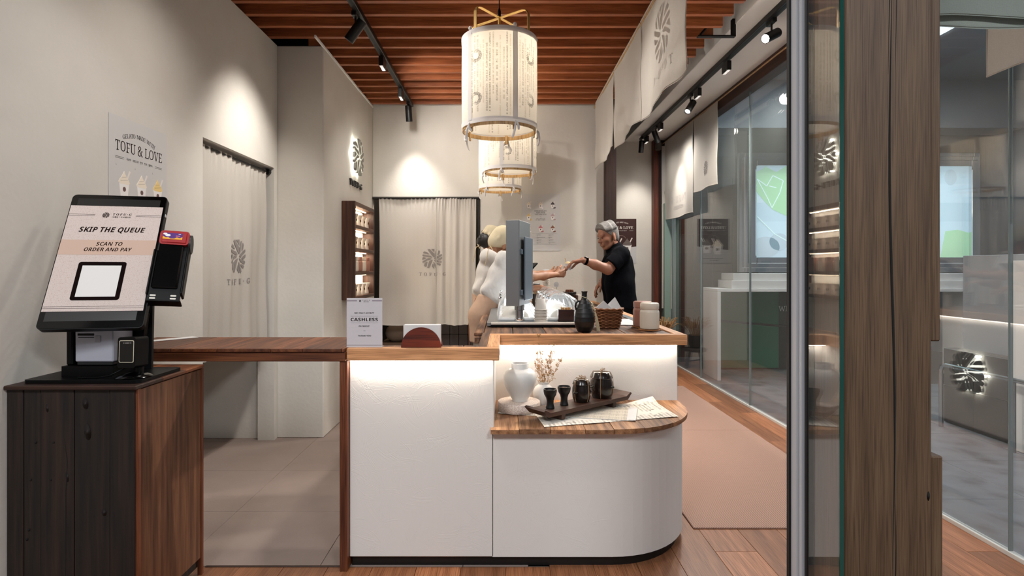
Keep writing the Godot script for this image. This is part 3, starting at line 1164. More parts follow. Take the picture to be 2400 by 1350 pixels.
func floors() -> void:
	struct("floor_base", MB.new().bb(P(-6, -0.2, -4), P(6.6, -0.012, 10.0), 0), M.grout, "screed below the floor finishes", "floor")
	var fl := struct_node("floor_wood", "brown wooden plank floor around the counter", "floor")
	var w := 0.185
	var col := 0
	var x := -1.66
	while x < 2.19:
		var x1 := minf(x + w - 0.0015, 2.19)
		var d := 0.9 - 0.4 * (col % 3)
		while d < 7.8:
			var d1 := d + 1.22
			var a := maxf(d, 0.9)
			var b := minf(d1 - 0.0015, 7.8)
			if x < 0.1:
				b = minf(b, 2.41)
			if b > a + 0.02:
				var k := rng.randi_range(0, 3)
				part(fl, "plank", MB.new().bb(P(x, -0.012, a), P(x1, 0, b), 0.001), M["floor_plank_%d" % k])
			d = d1
		x += w
		col += 1
	var tl := struct_node("floor_tiles", "grey stone tile floor behind the service flap", "floor")
	for i in 5:
		for j in 7:
			var x0 := -2.571 + 0.5995 * i
			var d0 := 2.417 if j == 0 else 2.957 + 0.597 * (j - 1)
			var d1 := 2.957 + 0.597 * j
			if x0 < 0.1:
				part(tl, "tile", MB.new().bb(P(x0, -0.012, d0), P(minf(x0 + 0.5975, 0.1), 0.0, d1 - 0.002), 0.001), M.stone_tile)
	struct("trim_2", MB.new().bb(P(-1.25, -0.01, 2.405), P(-0.66, 0.003, 2.417), 0.001), mat("brown_strip", Color(0.2, 0.12, 0.08), 0.5), "thin strip where planks meet the tiles", "trim")
	for i in 2:
		var a := 2.757 if i == 0 else 4.414
		solo("rug", MB.new().bb(P(0.905, 0.0005, a), P(1.885, 0.009, a + 1.652), 0.003), M.rug, ["pink woven runner rug nearest the entrance beside the counter", "pink woven runner rug farther back below the customer"][i], "rug", "runner rugs")

func ceiling() -> void:
	var c := struct_node("ceiling", "ceiling of reddish brown wooden slats", "ceiling")
	part(c, "ceiling_panel", MB.new().bb(P(-2.0, 3.12, 1.2), P(1.66, 3.2, 5.95), 0), M.black_void)
	for i in 25:
		var d := 5.725 - 0.183 * i
		var left := -1.45 if d > 4.16 else -1.80
		part(c, "slat", MB.new().bb(P(left, 2.886, d), P(1.48, 2.99, d + 0.037), 0.002), M.slat_wood if (i * 7) % 3 else M.slat_wood_dark)
	part(c, "ceiling_edge", MB.new().bb(P(-2.0, 2.6, 1.2), P(-1.96, 3.2, 5.95), 0), M.black_void)
	# black steel bracket that shows at the end of the slats
	var b := MB.new()
	b.bb(P(1.36, 2.875, 4.04), P(1.625, 2.885, 4.075), 0.001)
	b.bb(P(1.60, 2.88, 4.04), P(1.625, 3.0, 4.075), 0.001)
	b.tube([P(1.38, 2.89, 4.05), P(1.47, 3.0, 4.05)], 0.008)
	solo("steel_bracket", b, M.black_metal, "black steel bracket at the end of the ceiling slats", "bracket")
	# header above the shop entrance
	struct("lintel_front", MB.new().bb(P(-2.0, 2.6, 1.2), P(2.32, 3.3, 1.28), 0.004), M.grey_wall, "grey lintel above the shop entrance", "lintel")

func facade() -> void:
	var js := [7.74, 6.44, 5.156, 3.85, 2.504, 1.25]
	for i in 5:
		var o := struct_node("window_%d" % (i + 1), ["clear glass pane of the shop front nearest the alcove", "second clear glass pane of the shop front from the alcove", "third clear glass pane of the shop front from the alcove", "fourth clear glass pane of the shop front from the alcove", "clear glass pane of the shop front nearest the entrance"][i], "window")
		part(o, "pane", MB.new().bb(P(2.195, 0.02, js[i + 1] + 0.003), P(2.207, 2.86, js[i] - 0.003), 0.001), M.glass)
		if i < 4:
			part(o, "joint", MB.new().bb(P(2.192, 0.02, js[i + 1] - 0.003), P(2.21, 2.86, js[i + 1] + 0.003), 0.0005), mat("silicone", Color(0.45, 0.5, 0.5), 0.4))
	struct("trim_3", MB.new().bb(P(2.185, 0, 1.25), P(2.215, 0.02, 7.78), 0.001), mat("white_channel", Color(0.85, 0.85, 0.83), 0.4), "thin white channel at the foot of the shop glass", "trim")
	struct("trim_4", MB.new().bb(P(2.10, 0, 7.55), P(2.185, 2.1, 7.7), 0.002), M.green_fin, "grey green glass fin at the end of the shop front", "trim")

func mall() -> void:
	# floor of marble tiles outside the glass
	var fl := struct_node("floor_mall", "grey veined marble tile floor outside the shop", "floor")
	for i in 7:
		for j in 14:
			var x0 := 2.225 + 0.62 * i
			var d0 := -0.6 + 0.62 * j
			if i > 2 and (j > 10 or j < 3):
				continue
			part(fl, "tile", MB.new().bb(P(x0, -0.012, d0), P(x0 + 0.617, -0.001, d0 + 0.617), 0.0008), M.marble_tile)
	struct("floor_arcade", MB.new().bb(P(-6, -0.1, -4), P(6.6, -0.013, 10), 0), M.marble_tile, "marble floor of the arcade around the shop", "floor")
	struct("ceiling_mall", MB.new().bb(P(-6, 3.6, -4), P(6.6, 3.75, 10), 0), M.grey_wall, "grey ceiling of the arcade", "ceiling")
	var w := MB.new()
	w.bb(P(-6.1, 0, -4), P(-6, 3.6, 10), 0)
	w.bb(P(6.5, 0, -4), P(6.6, 3.6, 10), 0)
	w.bb(P(-6, 0, -4.1), P(6.6, 3.6, -4.0), 0)
	w.bb(P(-6, 0, 9.9), P(6.6, 3.6, 10.0), 0)
	struct("wall_mall", w, M.grey_wall, "grey outer walls of the arcade", "wall")
	struct("ceiling_mall_bulkhead", MB.new().bb(P(2.35, 3.0, 7.2), P(6.5, 3.6, 7.6), 0.004), M.grey_wall, "grey bulkhead across the arcade ceiling", "ceiling")
	# dark tiled wall that faces the shop's far end
	var tw := struct_node("wall_tiled", "dark tiled wall beyond the end of the shop glass", "wall")
	part(tw, "backing", MB.new().bb(P(2.35, 0, 9.06), P(4.0, 3.0, 9.2), 0), M.grout)
	for i in 5:
		for j in 9:
			part(tw, "tile", MB.new().bb(P(2.36 + 0.305 * i, 0.01 + 0.295 * j, 9.04), P(2.36 + 0.305 * i + 0.302, 0.01 + 0.295 * j + 0.292, 9.065), 0.002), M.dark_tile)
	# low tiled wall with a steel rail
	var lw := struct_node("wall_low", "low dark tiled wall along the arcade", "wall")
	part(lw, "backing", MB.new().bb(P(3.60, 0, 2.6), P(3.72, 0.6, 4.7), 0.004), M.grout)
	for i in 7:
		for j in 2:
			part(lw, "tile", MB.new().bb(P(3.58, 0.005 + 0.298 * j, 2.61 + 0.298 * i), P(3.605, 0.005 + 0.298 * j + 0.295, 2.61 + 0.298 * i + 0.295), 0.002), M.dark_tile)
	struct("wall_upper", MB.new().bb(P(3.74, 0, 2.6), P(3.9, 1.35, 4.7), 0.004), M.grey_wall, "pale wall standing behind the low tiled wall", "wall")
	var r := thing("handrail", "bent steel pipe handrail in front of the low tiled wall", "handrail", Vector3.ZERO)
	part(r, "pipe", MB.new().tube([P(3.45, 0, 4.55), P(3.45, 0.44, 4.55), P(3.45, 0.475, 4.54), P(3.45, 0.49, 4.5), P(3.45, 0.49, 2.8)], 0.016, 12), M.steel)
	for d in [3.9, 3.2]:
		part(r, "support_post", MB.new().tube([P(3.45, 0, d), P(3.45, 0.48, d)], 0.013, 10), M.steel)
	struct("pillar_4", MB.new().bb(P(3.50, 0, 3.86), P(3.58, 1.3, 3.98), 0.003), M.plaster_white, "slim white post against the low tiled wall", "pillar")
	var sg := thing("caution_sign", "small white sign reading CAUTION in red above the low tiled wall", "sign", P(3.575, 0.52, 3.62), -90)
	part(sg, "board", MB.new().box(at(0, 0, 0), Vector3(0.26, 0.16, 0.006), 0.002), M.paper_white)
	var mb := MB.new()
	write(mb, at(0, 0.045, -0.0035), "CAUTION !", 0.028, font(false, 700))
	part(sg, "lettering", mb, mat("ink_red", Color(0.5, 0.05, 0.05), 0.8))
	mb = MB.new()
	for i in 4:
		mb.prism(at(0, 0.005 - i * 0.018, -0.0035), rect(0, 0, 0.2 - 0.02 * (i % 2), 0.005), 0, 0.0004, false)
	part(sg, "small_print", mb, M.ink_black)
	# big screen on its plinth
	var d := 6.6
	var s := thing("display_screen", "wide bright video screen in a stepped chrome frame outside the glass", "screen", P(4.10, 1.89, d))
	part(s, "housing", MB.new().box(at(0, 0, 0.08), Vector3(2.62, 1.2, 0.10), 0.01), M.black_plastic)
	for k in 3:
		var e := 0.05 + 0.05 * k
		var z := -0.02 + 0.045 * k
		var fr := MB.new()
		var hw := 1.245 + e
		var hh := 0.54 + e
		fr.box(Transform3D(Basis(), Vector3(-hw + 0.035, 0, -z)), Vector3(0.07, hh * 2, 0.05), 0.006)
		fr.box(Transform3D(Basis(), Vector3(hw - 0.035, 0, -z)), Vector3(0.07, hh * 2, 0.05), 0.006)
		fr.box(Transform3D(Basis(), Vector3(0, hh - 0.035, -z)), Vector3(hw * 2 - 0.14, 0.07, 0.05), 0.006)
		fr.box(Transform3D(Basis(), Vector3(0, -hh + 0.035, -z)), Vector3(hw * 2 - 0.14, 0.07, 0.05), 0.006)
		part(s, "frame", fr, M.chrome)
	var scr := MB.new()
	scr.colored = true
	var T := Transform3D(Basis(), Vector3(0, 0, -0.01))
	var bands := [Color(0.60, 0.66, 0.72), Color(0.62, 0.70, 0.76), Color(0.56, 0.64, 0.70), Color(0.66, 0.72, 0.78), Color(0.60, 0.68, 0.74)]
	for i in 5:
		scr.col = bands[i]
		scr.prism(T, rect(0, -0.54 + 1.08 * (i + 0.5) / 5, 2.49, 1.08 / 5), -0.004, 0, false)
	scr.col = Color(0.42, 0.66, 0.30)
	scr.prism(T, PackedVector2Array([Vector2(-1.24, 0.44), Vector2(-1.1, 0.52), Vector2(-0.98, 0.46), Vector2(-0.86, 0.53), Vector2(-0.7, 0.5), Vector2(-0.68, 0.0), Vector2(-0.85, -0.05), Vector2(-1.02, 0.03), Vector2(-1.12, 0.13), Vector2(-1.22, 0.25)]), 0, 0.002, false)
	scr.prism(T, PackedVector2Array([Vector2(1.24, -0.53), Vector2(1.24, -0.24), Vector2(1.1, -0.2), Vector2(0.96, -0.22), Vector2(0.9, -0.53)]), 0, 0.002, false)
	scr.col = Color(0.53, 0.56, 0.60)
	scr.prism(T, disc(-1.1, -0.40, 0.16, 0.12), 0, 0.003, false)
	scr.prism(T, disc(-0.95, -0.34, 0.11, 0.1), 0, 0.003, false)
	scr.prism(T, disc(1.02, 0.40, 0.07, 0.09), 0, 0.003, false)
	scr.col = Color(0.80, 0.90, 0.84)
	for seg in [[-1.2, .38, -1.08, .16], [-1.08, .16, -1.03, .05], [-1.03, .05, -0.94, .22], [-0.94, .22, -0.9, .36], [-0.9, .36, -1.02, .42], [-1.02, .42, -1.09, .3], [-1.09, .3, -1.2, .38], [-1.06, .3, -0.98, .28], [-1.2, -.05, -1.0, -.25], [-1.0, -.25, -0.8, -.36]]:
		var a := Vector2(seg[0], seg[1])
		var b := Vector2(seg[2], seg[3])
		var nrm := (b - a).normalized().orthogonal() * 0.005
		scr.prism(T, PackedVector2Array([a - nrm, b - nrm, b + nrm, a + nrm]), 0, 0.004, false)
	var sm := mat("screen_picture", Color(1, 1, 1), 0.3)
	sm.vertex_color_use_as_albedo = true
	sm.emission_enabled = true
	sm.emission = Color(0.75, 0.9, 0.95)
	sm.emission_energy_multiplier = 0.13
	part(s, "screen", scr, sm)
	area(s, Transform3D(Basis(), Vector3(0, 0, 0.14)), Vector2(2.4, 1.0), Color(0.8, 0.92, 0.95), 0.35)
	var pl := thing("display_plinth", "white portal plinth with two steps under the video screen", "plinth", P(0, 0, d))
	part(pl, "upper_step", MB.new().bb(Vector3(2.56, 1.11, -0.2), Vector3(5.36, 1.19, 0.16), 0.004), M.plaster_white)
	part(pl, "lower_step", MB.new().bb(Vector3(2.53, 1.02, -0.22), Vector3(5.30, 1.11, 0.19), 0.004), M.plaster_white)
	part(pl, "tabletop", MB.new().bb(Vector3(2.36, 0.985, -0.24), Vector3(5.25, 1.02, 0.22), 0.004), M.plaster_white)
	part(pl, "leg", MB.new().bb(Vector3(2.36, 0, -0.24), Vector3(2.40, 0.985, 0.22), 0.004), M.plaster_white)
	part(pl, "leg", MB.new().bb(Vector3(5.2, 0, -0.24), Vector3(5.25, 0.985, 0.22), 0.004), M.plaster_white)
	# hoarding below it
	var hb := thing("hoarding", "dark hoarding with green panels and white lettering under the plinth", "hoarding", P(0, 0, 7.1))
	part(hb, "black_panel", MB.new().bb(Vector3(2.42, 0.0, -0.03), Vector3(5.2, 0.97, 0), 0.003), mat("hoarding_black", Color(0.03, 0.03, 0.033), 0.5))
	part(hb, "green_panel", MB.new().bb(Vector3(2.62, 0.02, 0.0), Vector3(3.02, 0.96, 0.01), 0.003), mat("hoarding_sage", Color(0.24, 0.40, 0.27), 0.6))
	part(hb, "green_panel", MB.new().bb(Vector3(3.03, 0.02, 0.0), Vector3(3.38, 0.96, 0.01), 0.003), mat("hoarding_green", Color(0.02, 0.42, 0.28), 0.6))
	mb = MB.new()
	write(mb, Transform3D(Basis(), Vector3(3.63, 0.74, 0.001)), "Who pushed", 0.06, font(true, 400))
	part(hb, "lettering", mb, M.ink_white)
	var rl := thing("barrier_rail", "black metal barrier rail under the video screen", "barrier", P(0, 0, 6.95))
	part(rl, "top_rail", MB.new().tube([Vector3(2.5, 0.62, 0), Vector3(3.4, 0.55, 0.1), Vector3(4.6, 0.53, 0.12)], 0.014), M.black_metal)
	for x in [3.42, 3.55, 3.9]:
		part(rl, "post", MB.new().tube([Vector3(x, 0, 0.1), Vector3(x, 0.55, 0.1)], 0.012), M.black_metal)

# outline of the rounded counter base in plan: x to the right, y = distance
func base_curve(inset: float, x0: float) -> PackedVector2Array:
	var out := PackedVector2Array([Vector2(x0, 2.40 + inset)])
	for i in 15:
		var a := PI / 2 * i / 14
		out.append(Vector2(0.45 + sin(a) * (0.40 - inset), 2.82 - cos(a) * (0.42 - inset)))
	out.append(Vector2(0.85 - inset, 2.90))
	out.append(Vector2(x0, 2.90))
	return out

# plan polygon (x, distance) lifted between two heights
func slab(mb: MB, poly: PackedVector2Array, h0: float, h1: float) -> void:
	mb.prism(Transform3D(Basis(Vector3.RIGHT, Vector3.FORWARD, Vector3.UP), Vector3.ZERO), poly, h0, h1)

func counter() -> void:
	var o := thing("service_counter", "white plastered service counter with wooden tops and a rounded front corner", "counter")
	var pl: Material = M.plaster_counter
	var mb := MB.new()
	mb.bb(P(-0.645, 0.046, 2.40), P(-0.044, 0.869, 2.48), 0.003)
	mb.bb(P(-0.105, 0.046, 2.47), P(-0.044, 0.869, 2.95), 0.003)
	part(o, "front_panel", mb, pl)
	mb = MB.new()
	slab(mb, base_curve(0, -0.05), 0.046, 0.568)
	part(o, "rounded_base", mb, pl)
	part(o, "body", MB.new().bb(P(-0.06, 0.046, 2.89), P(0.869, 0.869, 5.80), 0.003), pl)
	mb = MB.new()
	slab(mb, base_curve(0.025, -0.64), 0.0, 0.05)
	mb.bb(P(-0.06, 0, 2.9), P(0.845, 0.05, 5.80), 0.001)
	part(o, "toe_kick", mb, mat("toe_kick", Color(0.045, 0.028, 0.022), 0.5))
	# wooden tops: planks run away from the viewer inside a mitred border
	var x := -0.105
	var i := 0
	while x < 0.84:
		var w := minf(0.15 + 0.02 * ((i * 5) % 4), 0.845 - x)
		part(o, "plank", MB.new().bb(P(x, 0.90, 2.90 - 0.001), P(x + w - 0.003, 0.918 + 0.0012 * ((i * 3) % 3), 5.80), 0.003), M["counter_plank_%d" % (i % 4)])
		x += w
		i += 1
	x = -0.645
	while x < -0.12:
		var w := minf(0.075 + 0.012 * ((i * 5) % 4), -0.112 - x)
		part(o, "plank", MB.new().bb(P(x, 0.90, 2.415), P(x + w - 0.002, 0.917 + 0.002 * ((i * 3) % 3), 2.482), 0.003), M["counter_plank_%d" % (i % 4)])
		x += w
		i += 1
	part(o, "plank", MB.new().bb(P(-0.112, 0.90, 2.415), P(-0.075, 0.9185, 2.95), 0.003), M.counter_plank_1)
	part(o, "plank", MB.new().bb(P(-0.155, 0.90, 2.95), P(-0.108, 0.9185, 4.1), 0.003), M.counter_plank_2)
	part(o, "edge_board", MB.new().bb(P(-0.648, 0.869, 2.365), P(-0.021, 0.92, 2.415), 0.003), M.trim_wood)
	part(o, "edge_board", MB.new().bb(P(-0.074, 0.869, 2.415), P(-0.0215, 0.9199, 2.845), 0.003), M.trim_wood_z)
	part(o, "edge_board", MB.new().bb(P(-0.074, 0.869, 2.845), P(0.905, 0.92, 2.90), 0.003), M.trim_wood)
	part(o, "edge_board", MB.new().bb(P(0.852, 0.869, 2.90), P(0.905, 0.9199, 5.80), 0.003), M.trim_wood_z)
	mb = MB.new()
	mb.bb(P(-0.64, 0.882, 2.42), P(-0.02, 0.90, 2.48), 0)
	mb.bb(P(-0.15, 0.872, 2.90), P(0.86, 0.90, 5.79), 0)
	part(o, "underlay", mb, M.counter_plank_0)
	# LED strips under the overhangs
	var led := glow("led_glow", Color(1.0, 0.96, 0.9), 9.0)
	part(o, "led_strip", MB.new().bb(P(-0.640, 0.862, 2.386), P(-0.05, 0.869, 2.396), 0.001), led)
	area(o, Transform3D(Basis(Vector3.RIGHT, deg_to_rad(-90)), P(-0.345, 0.860, 2.388)), Vector2(0.58, 0.010), Color(1.0, 0.965, 0.91), LED)
	part(o, "led_strip", MB.new().bb(P(-0.035, 0.862, 2.868), P(0.86, 0.869, 2.884), 0.001), led)
	area(o, Transform3D(Basis(Vector3.RIGHT, deg_to_rad(-90)), P(0.41, 0.860, 2.872)), Vector2(0.88, 0.014), Color(1.0, 0.965, 0.91), LED * 0.65)
	part(o, "led_strip", MB.new().bb(P(0.874, 0.862, 2.9), P(0.886, 0.869, 5.75), 0.001), led)
	area(o, Transform3D(Basis(Vector3.RIGHT, deg_to_rad(-90)), P(0.884, 0.860, 4.3)), Vector2(0.012, 2.8), Color(1.0, 0.965, 0.91), LED * 1.1)
	# display shelf on the rounded base, plank by plank
	var outer := PackedVector2Array([Vector2(-0.056, 2.36)])
	for k in 15:
		var a := PI / 2 * k / 14
		outer.append(Vector2(0.45 + sin(a) * 0.417, 2.80 - cos(a) * 0.44))
	outer.append(Vector2(0.867, 2.89))
	outer.append(Vector2(-0.056, 2.89))
	x = -0.056
	i = 0
	while x < 0.86:
		var w := 0.118 + 0.012 * ((i * 7) % 3)
		if x + w > 0.80:
			w = 1.0
		for piece in Geometry2D.intersect_polygons(outer, PackedVector2Array([Vector2(x, 2.0), Vector2(x + w - 0.0022, 2.0), Vector2(x + w - 0.0022, 3.0), Vector2(x, 3.0)])):
			mb = MB.new()
			slab(mb, piece, 0.568, 0.586 + 0.0012 * ((i * 5) % 3))
			part(o, "shelf_plank", mb, M["shelf_plank_%d" % (i % 4)])
		x += w
		i += 1
	# upright post at the left end
	part(o, "end_post", MB.new().bb(P(-0.678, 0.0, 2.37), P(-0.646, 0.868, 2.48), 0.002), M.post_wood)
	# flower sign on the customer's side, seen in the shop glass
	flower_sign("glowing flower mark on the customer's side of the counter", Transform3D(Basis(Vector3.UP, PI / 2), P(0.871, 0.46, 4.35)), 0.155, false)
	# hinged flap between counter and kiosk cabinet
	var f := thing("counter_flap", "brown wooden service flap bridging the counter and the kiosk cabinet", "counter flap")
	x = -1.655
	i = 0
	while x < -0.66:
		var w := minf(0.13 + 0.03 * ((i * 5) % 4), -0.652 - x)
		part(f, "plank", MB.new().bb(P(x, 0.906, 2.352), P(x + w - 0.0015, 0.9205, 2.745), 0.002), M["flap_plank_%d" % (i % 4)])
		x += w
		i += 1
	part(f, "front_rail", MB.new().bb(P(-1.655, 0.866, 2.362), P(-0.652, 0.906, 2.385), 0.002), M.rail_wood)
	part(f, "rear_rail", MB.new().bb(P(-1.655, 0.866, 2.71), P(-0.652, 0.906, 2.735), 0.002), M.rail_wood)
	var sh := thing("paper_sheet", "white paper sheet lying at the wall end of the wooden flap", "paper", P(-1.53, 0.9222, 2.66), -38)
	part(sh, "sheet", MB.new().box(Transform3D(), Vector3(0.06, 0.0015, 0.2), 0), M.paper_white)

const LED := 0.10

# backlit flower with petals proud of the wall; t: z outwards
func flower_sign(label: String, t: Transform3D, r: float, name_below: bool) -> void:
	var o := thing("flower_sign", label, "sign")
	o.transform = t
	for poly in petals(r):
		part(o, "petal", MB.new().prism(Transform3D(), poly, 0.022, 0.042), mat("sign_petal", Color(0.50, 0.49, 0.46), 0.6) if name_below else M.dark_slate)
	var mb := MB.new()
	mb.prism(Transform3D(), disc(0, 0, r * 0.86, r * 0.9, 28), 0.010, 0.016)
	part(o, "backlight", mb, glow("sign_glow", Color(1.0, 1.0, 0.94), 5.0))
	for k in 6:
		var a := TAU * k / 6
		omni(o, Vector3(cos(a) * r * 0.98, sin(a) * r * 0.98, 0.013), Color(1, 1, 0.94), 0.0035, 0.006)
	if name_below:
		mb = MB.new()
		var tr := text_tris("TOFU·G", 0.052, font(true, 700), 2.2)
		for i in range(0, tr.size() - 2, 3):
			var a: Vector2 = tr[i] + Vector2(0, -r - 0.085)
			var b: Vector2 = tr[i + 1] + Vector2(0, -r - 0.085)
			var d: Vector2 = tr[i + 2] + Vector2(0, -r - 0.085)
			mb.tri(v3(a, 0.02), v3(b, 0.02), v3(d, 0.02))
			for e in [[a, b], [b, d], [d, a]]:
				mb.quad(v3(e[0], 0.004), v3(e[1], 0.004), v3(e[1], 0.02), v3(e[0], 0.02))
		part(o, "lettering", mb, mat("sign_letters", Color(0.12, 0.10, 0.09), 0.5), "dark raised lettering")

func left_side() -> void:
	# kiosk cabinet
	var o := thing("kiosk_cabinet", "dark reclaimed wood cabinet under the ordering kiosk", "cabinet")
	part(o, "body", MB.new().bb(P(-1.668, 0.03, 1.955), P(-1.25, 0.84, 2.355), 0.002), M.cabinet_plank_1)
	var xs := [-1.668, -1.617, -1.566, -1.475, -1.388, -1.318, -1.232]
	xs = [-1.668, -1.612, -1.554, -1.442, -1.322, -1.238]
	for i in 5:
		part(o, "front_plank", MB.new().bb(P(xs[i], 0.0, 1.93 + 0.002 * (i % 2)), P(xs[i + 1] - 0.0015, 0.842, 1.955), 0.002), M["cabinet_plank_%d" % [0, 1, 2, 1, 3][i]])
	part(o, "side_panel", MB.new().bb(P(-1.252, 0.07, 1.957), P(-1.236, 0.838, 2.345), 0.002), M.cabinet_side)
	part(o, "corner_strip", MB.new().bb(P(-1.25, 0, 1.936), P(-1.232, 0.842, 1.954), 0.001), M.post_wood)
	part(o, "rear_post", MB.new().bb(P(-1.25, 0, 2.345), P(-1.232, 0.842, 2.36), 0.001), M.post_wood)
	for i in 3:
		var d0: float = [1.915, 2.07, 2.22][i]
		part(o, "top_plank", MB.new().bb(P(-1.668, 0.843, d0), P(-1.226, 0.857, [2.068, 2.218, 2.352][i]), 0.003), M["flap_plank_%d" % i] if i else wood("cabinet_top", Color(0.27, 0.155, 0.10), 0, 3.0, 0.5, "mid", 0.04))
	# nail holes and knots
	var mb := MB.new()
	for p in [[-1.571, .665], [-1.51, .665], [-1.588, .54], [-1.52, .54], [-1.594, .372], [-1.60, .34]]:
		mb.ball(at(p[0], p[1], 1.930), Vector3(0.0045, 0.0045, 0.0012), 8, 6)
	part(o, "nail_hole", mb, M.black_void).set_meta("kind", "stuff")
	for p in [[-1.405, 0.795, 0.010, 0.020], [-1.398, 0.70, 0.012, 0.028], [-1.532, 0.78, 0.007, 0.02], [-1.465, 0.55, 0.008, 0.026], [-1.342, 0.43, 0.008, 0.012]]:
		var kt := MB.new()
		kt.ball(at(p[0], p[1], 1.9315, 0, 0, 8), Vector3(p[2], p[3], 0.0022), 12, 8)
		part(o, "knot", kt, mat("knot_dark", Color(0.09, 0.055, 0.04), 0.7))
	var gap := MB.new()
	gap.tube([P(-1.474, 0.68, 1.9305), P(-1.464, 0.6, 1.9305), P(-1.469, 0.5, 1.9305), P(-1.470, 0.2, 1.9305), P(-1.468, 0.02, 1.9305)], [0.0006, 0.0018, 0.0022, 0.0018, 0.0014], 6)
	part(o, "crack", gap, M.black_void)
	flower_sign("glowing flower sign with raised lettering on the pilaster wall", Transform3D(Basis(Vector3.UP, PI / 2), P(-1.332, 2.238, 5.13)), 0.16, true)

func service_side() -> void:
	# cushion-like sack on a low bench, seen below the back curtain
	var b := thing("storeroom_bench", "low dark bench in the storeroom behind the back curtain", "bench", P(-1.0, 0, 6.2))
	part(b, "top", MB.new().bb(Vector3(-0.3, 0.42, -0.2), Vector3(0.22, 0.47, 0.2), 0.004), mat("bench_wood", Color(0.42, 0.33, 0.25), 0.6))
	for s in [-0.27, 0.19]:
		part(b, "leg", MB.new().bb(Vector3(s - 0.02, 0, -0.18), Vector3(s + 0.02, 0.42, 0.18), 0.003), M.black_void)
	var s := thing("cloth_sack", "pale cloth sack slumped on the storeroom bench", "sack", P(-1.06, 0.47, 6.16))
	var sk := MB.new()
	flesh(sk, [[Vector3(0, 0.11, 0), Vector3(0.17, 0.115, 0.14), Basis()], [Vector3(-0.1, 0.09, 0.05), Vector3(0.1, 0.09, 0.09), Basis()], [Vector3(0.12, 0.13, 0.02), Vector3(0.08, 0.10, 0.1), Basis()]], 0.014, 0.04)
	part(s, "sack_body", sk, mat("sack_cloth", Color(0.5, 0.43, 0.37), 0.95))
	for i in 4:
		var fold := MB.new()
		var pts := []
		for k in 8:
			var a := -0.9 + 1.7 * k / 7.0
			pts.append(Vector3(0.06 + 0.03 * i + 0.02 * sin(a * 2), 0.12 + sin(a) * 0.11, 0.06 + cos(a) * 0.10))
		fold.tube(pts, 0.009, 6)
		part(s, "fold", fold, M.sack_cloth)

func shelf_box() -> void:
	var o := thing("wall_shelf", "dark wooden wall shelf of four lit compartments on the pilaster", "shelf")
	var d0 := 4.71
	var d1 := 5.42
	var x0 := -1.331
	var x1 := -1.222
	part(o, "side_board", MB.new().bb(P(x0, 0.985, d0), P(x1, 1.80, d0 + 0.03), 0.003), M.box_wood)
	part(o, "side_board", MB.new().bb(P(x0, 0.985, d1 - 0.03), P(x1, 1.80, d1), 0.003), M.box_wood)
	part(o, "top_board", MB.new().bb(P(x0, 1.765, d0 + 0.03), P(x1, 1.80, d1 - 0.03), 0.003), M.box_wood_z)
	part(o, "back_panel", MB.new().bb(P(x0, 1.0, d0 + 0.02), P(x0 + 0.006, 1.78, d1 - 0.02), 0.001), M.plaster_white)
	var ys := [0.985, 1.19, 1.385, 1.578]
	for y in ys:
		part(o, "shelf_board", MB.new().bb(P(x0, y, d0 + 0.03), P(x1, y + 0.03, d1 - 0.03), 0.003), M.box_wood_z)
	for y in [1.19, 1.385, 1.578, 1.765]:
		part(o, "led_strip", MB.new().bb(P(x0 + 0.03, y - 0.006, d0 + 0.06), P(x0 + 0.045, y, d1 - 0.06), 0.001), glow("shelf_led", Color(1.0, 0.9, 0.76), 4.0))
		area(o, Transform3D(Basis(Vector3.RIGHT, deg_to_rad(-90)), P(x0 + 0.04, y - 0.008, (d0 + d1) / 2)), Vector2(0.012, 0.58), Color(1.0, 0.93, 0.83), 0.14)
	# pots and jars
	var flare := [Vector2(0, 0), Vector2(0.030, 0), Vector2(0.032, 0.004), Vector2(0.027, 0.045), Vector2(0.030, 0.065), Vector2(0.043, 0.098), Vector2(0.040, 0.098), Vector2(0.026, 0.066), Vector2(0.022, 0.02), Vector2(0, 0.018)]
	var x := -1.275
	var proto: Node3D = null
	var where := ["on the bottom shelf", "", "on the third shelf of the lit wall box", "on the top shelf of the lit wall box"]
	for row in [3, 2, 0]:
		for k in 4:
			var pos := P(x, ys[row] + 0.0302, 4.86 + 0.14 * k)
			var label: String = ["nearest %s%s", "second %s%s", "third %s%s", "deepest %s%s"][k] % ["flared white cup ", ["on the bottom shelf of the lit wall box", "", "on the second shelf down in the lit wall box", "on the top shelf of the lit wall box"][row]]
			if proto == null:
				proto = thing("flared_cup", label, "cup", pos, 0, "flared cups in the lit wall box")
				part(proto, "cup", MB.new().lathe(Transform3D(), flare, 24), M.sand_clay)
				var em := MB.new()
				em.prism(Transform3D(Basis(Vector3.UP, PI / 2), Vector3(0.0285, 0.05, 0)), disc(0, 0, 0.011, 0.013, 12), -0.002, 0.0006)
				part(proto, "emblem", em, M.ink_brown)
			else:
				dup(proto, pos, 0, label)
	for k in 4:
		storage_jar(P(x, ys[1] + 0.0302, 4.85 + 0.135 * k), 0.047, 0.125, M.jar_pink if k % 2 == 1 else M.jar_white,
			["white lidded jar nearest the entrance in the lit wall box", "pink lidded jar second from the entrance in the lit wall box", "white lidded jar third from the entrance in the lit wall box", "pink lidded jar deepest in the lit wall box"][k], "jars in the lit wall box")

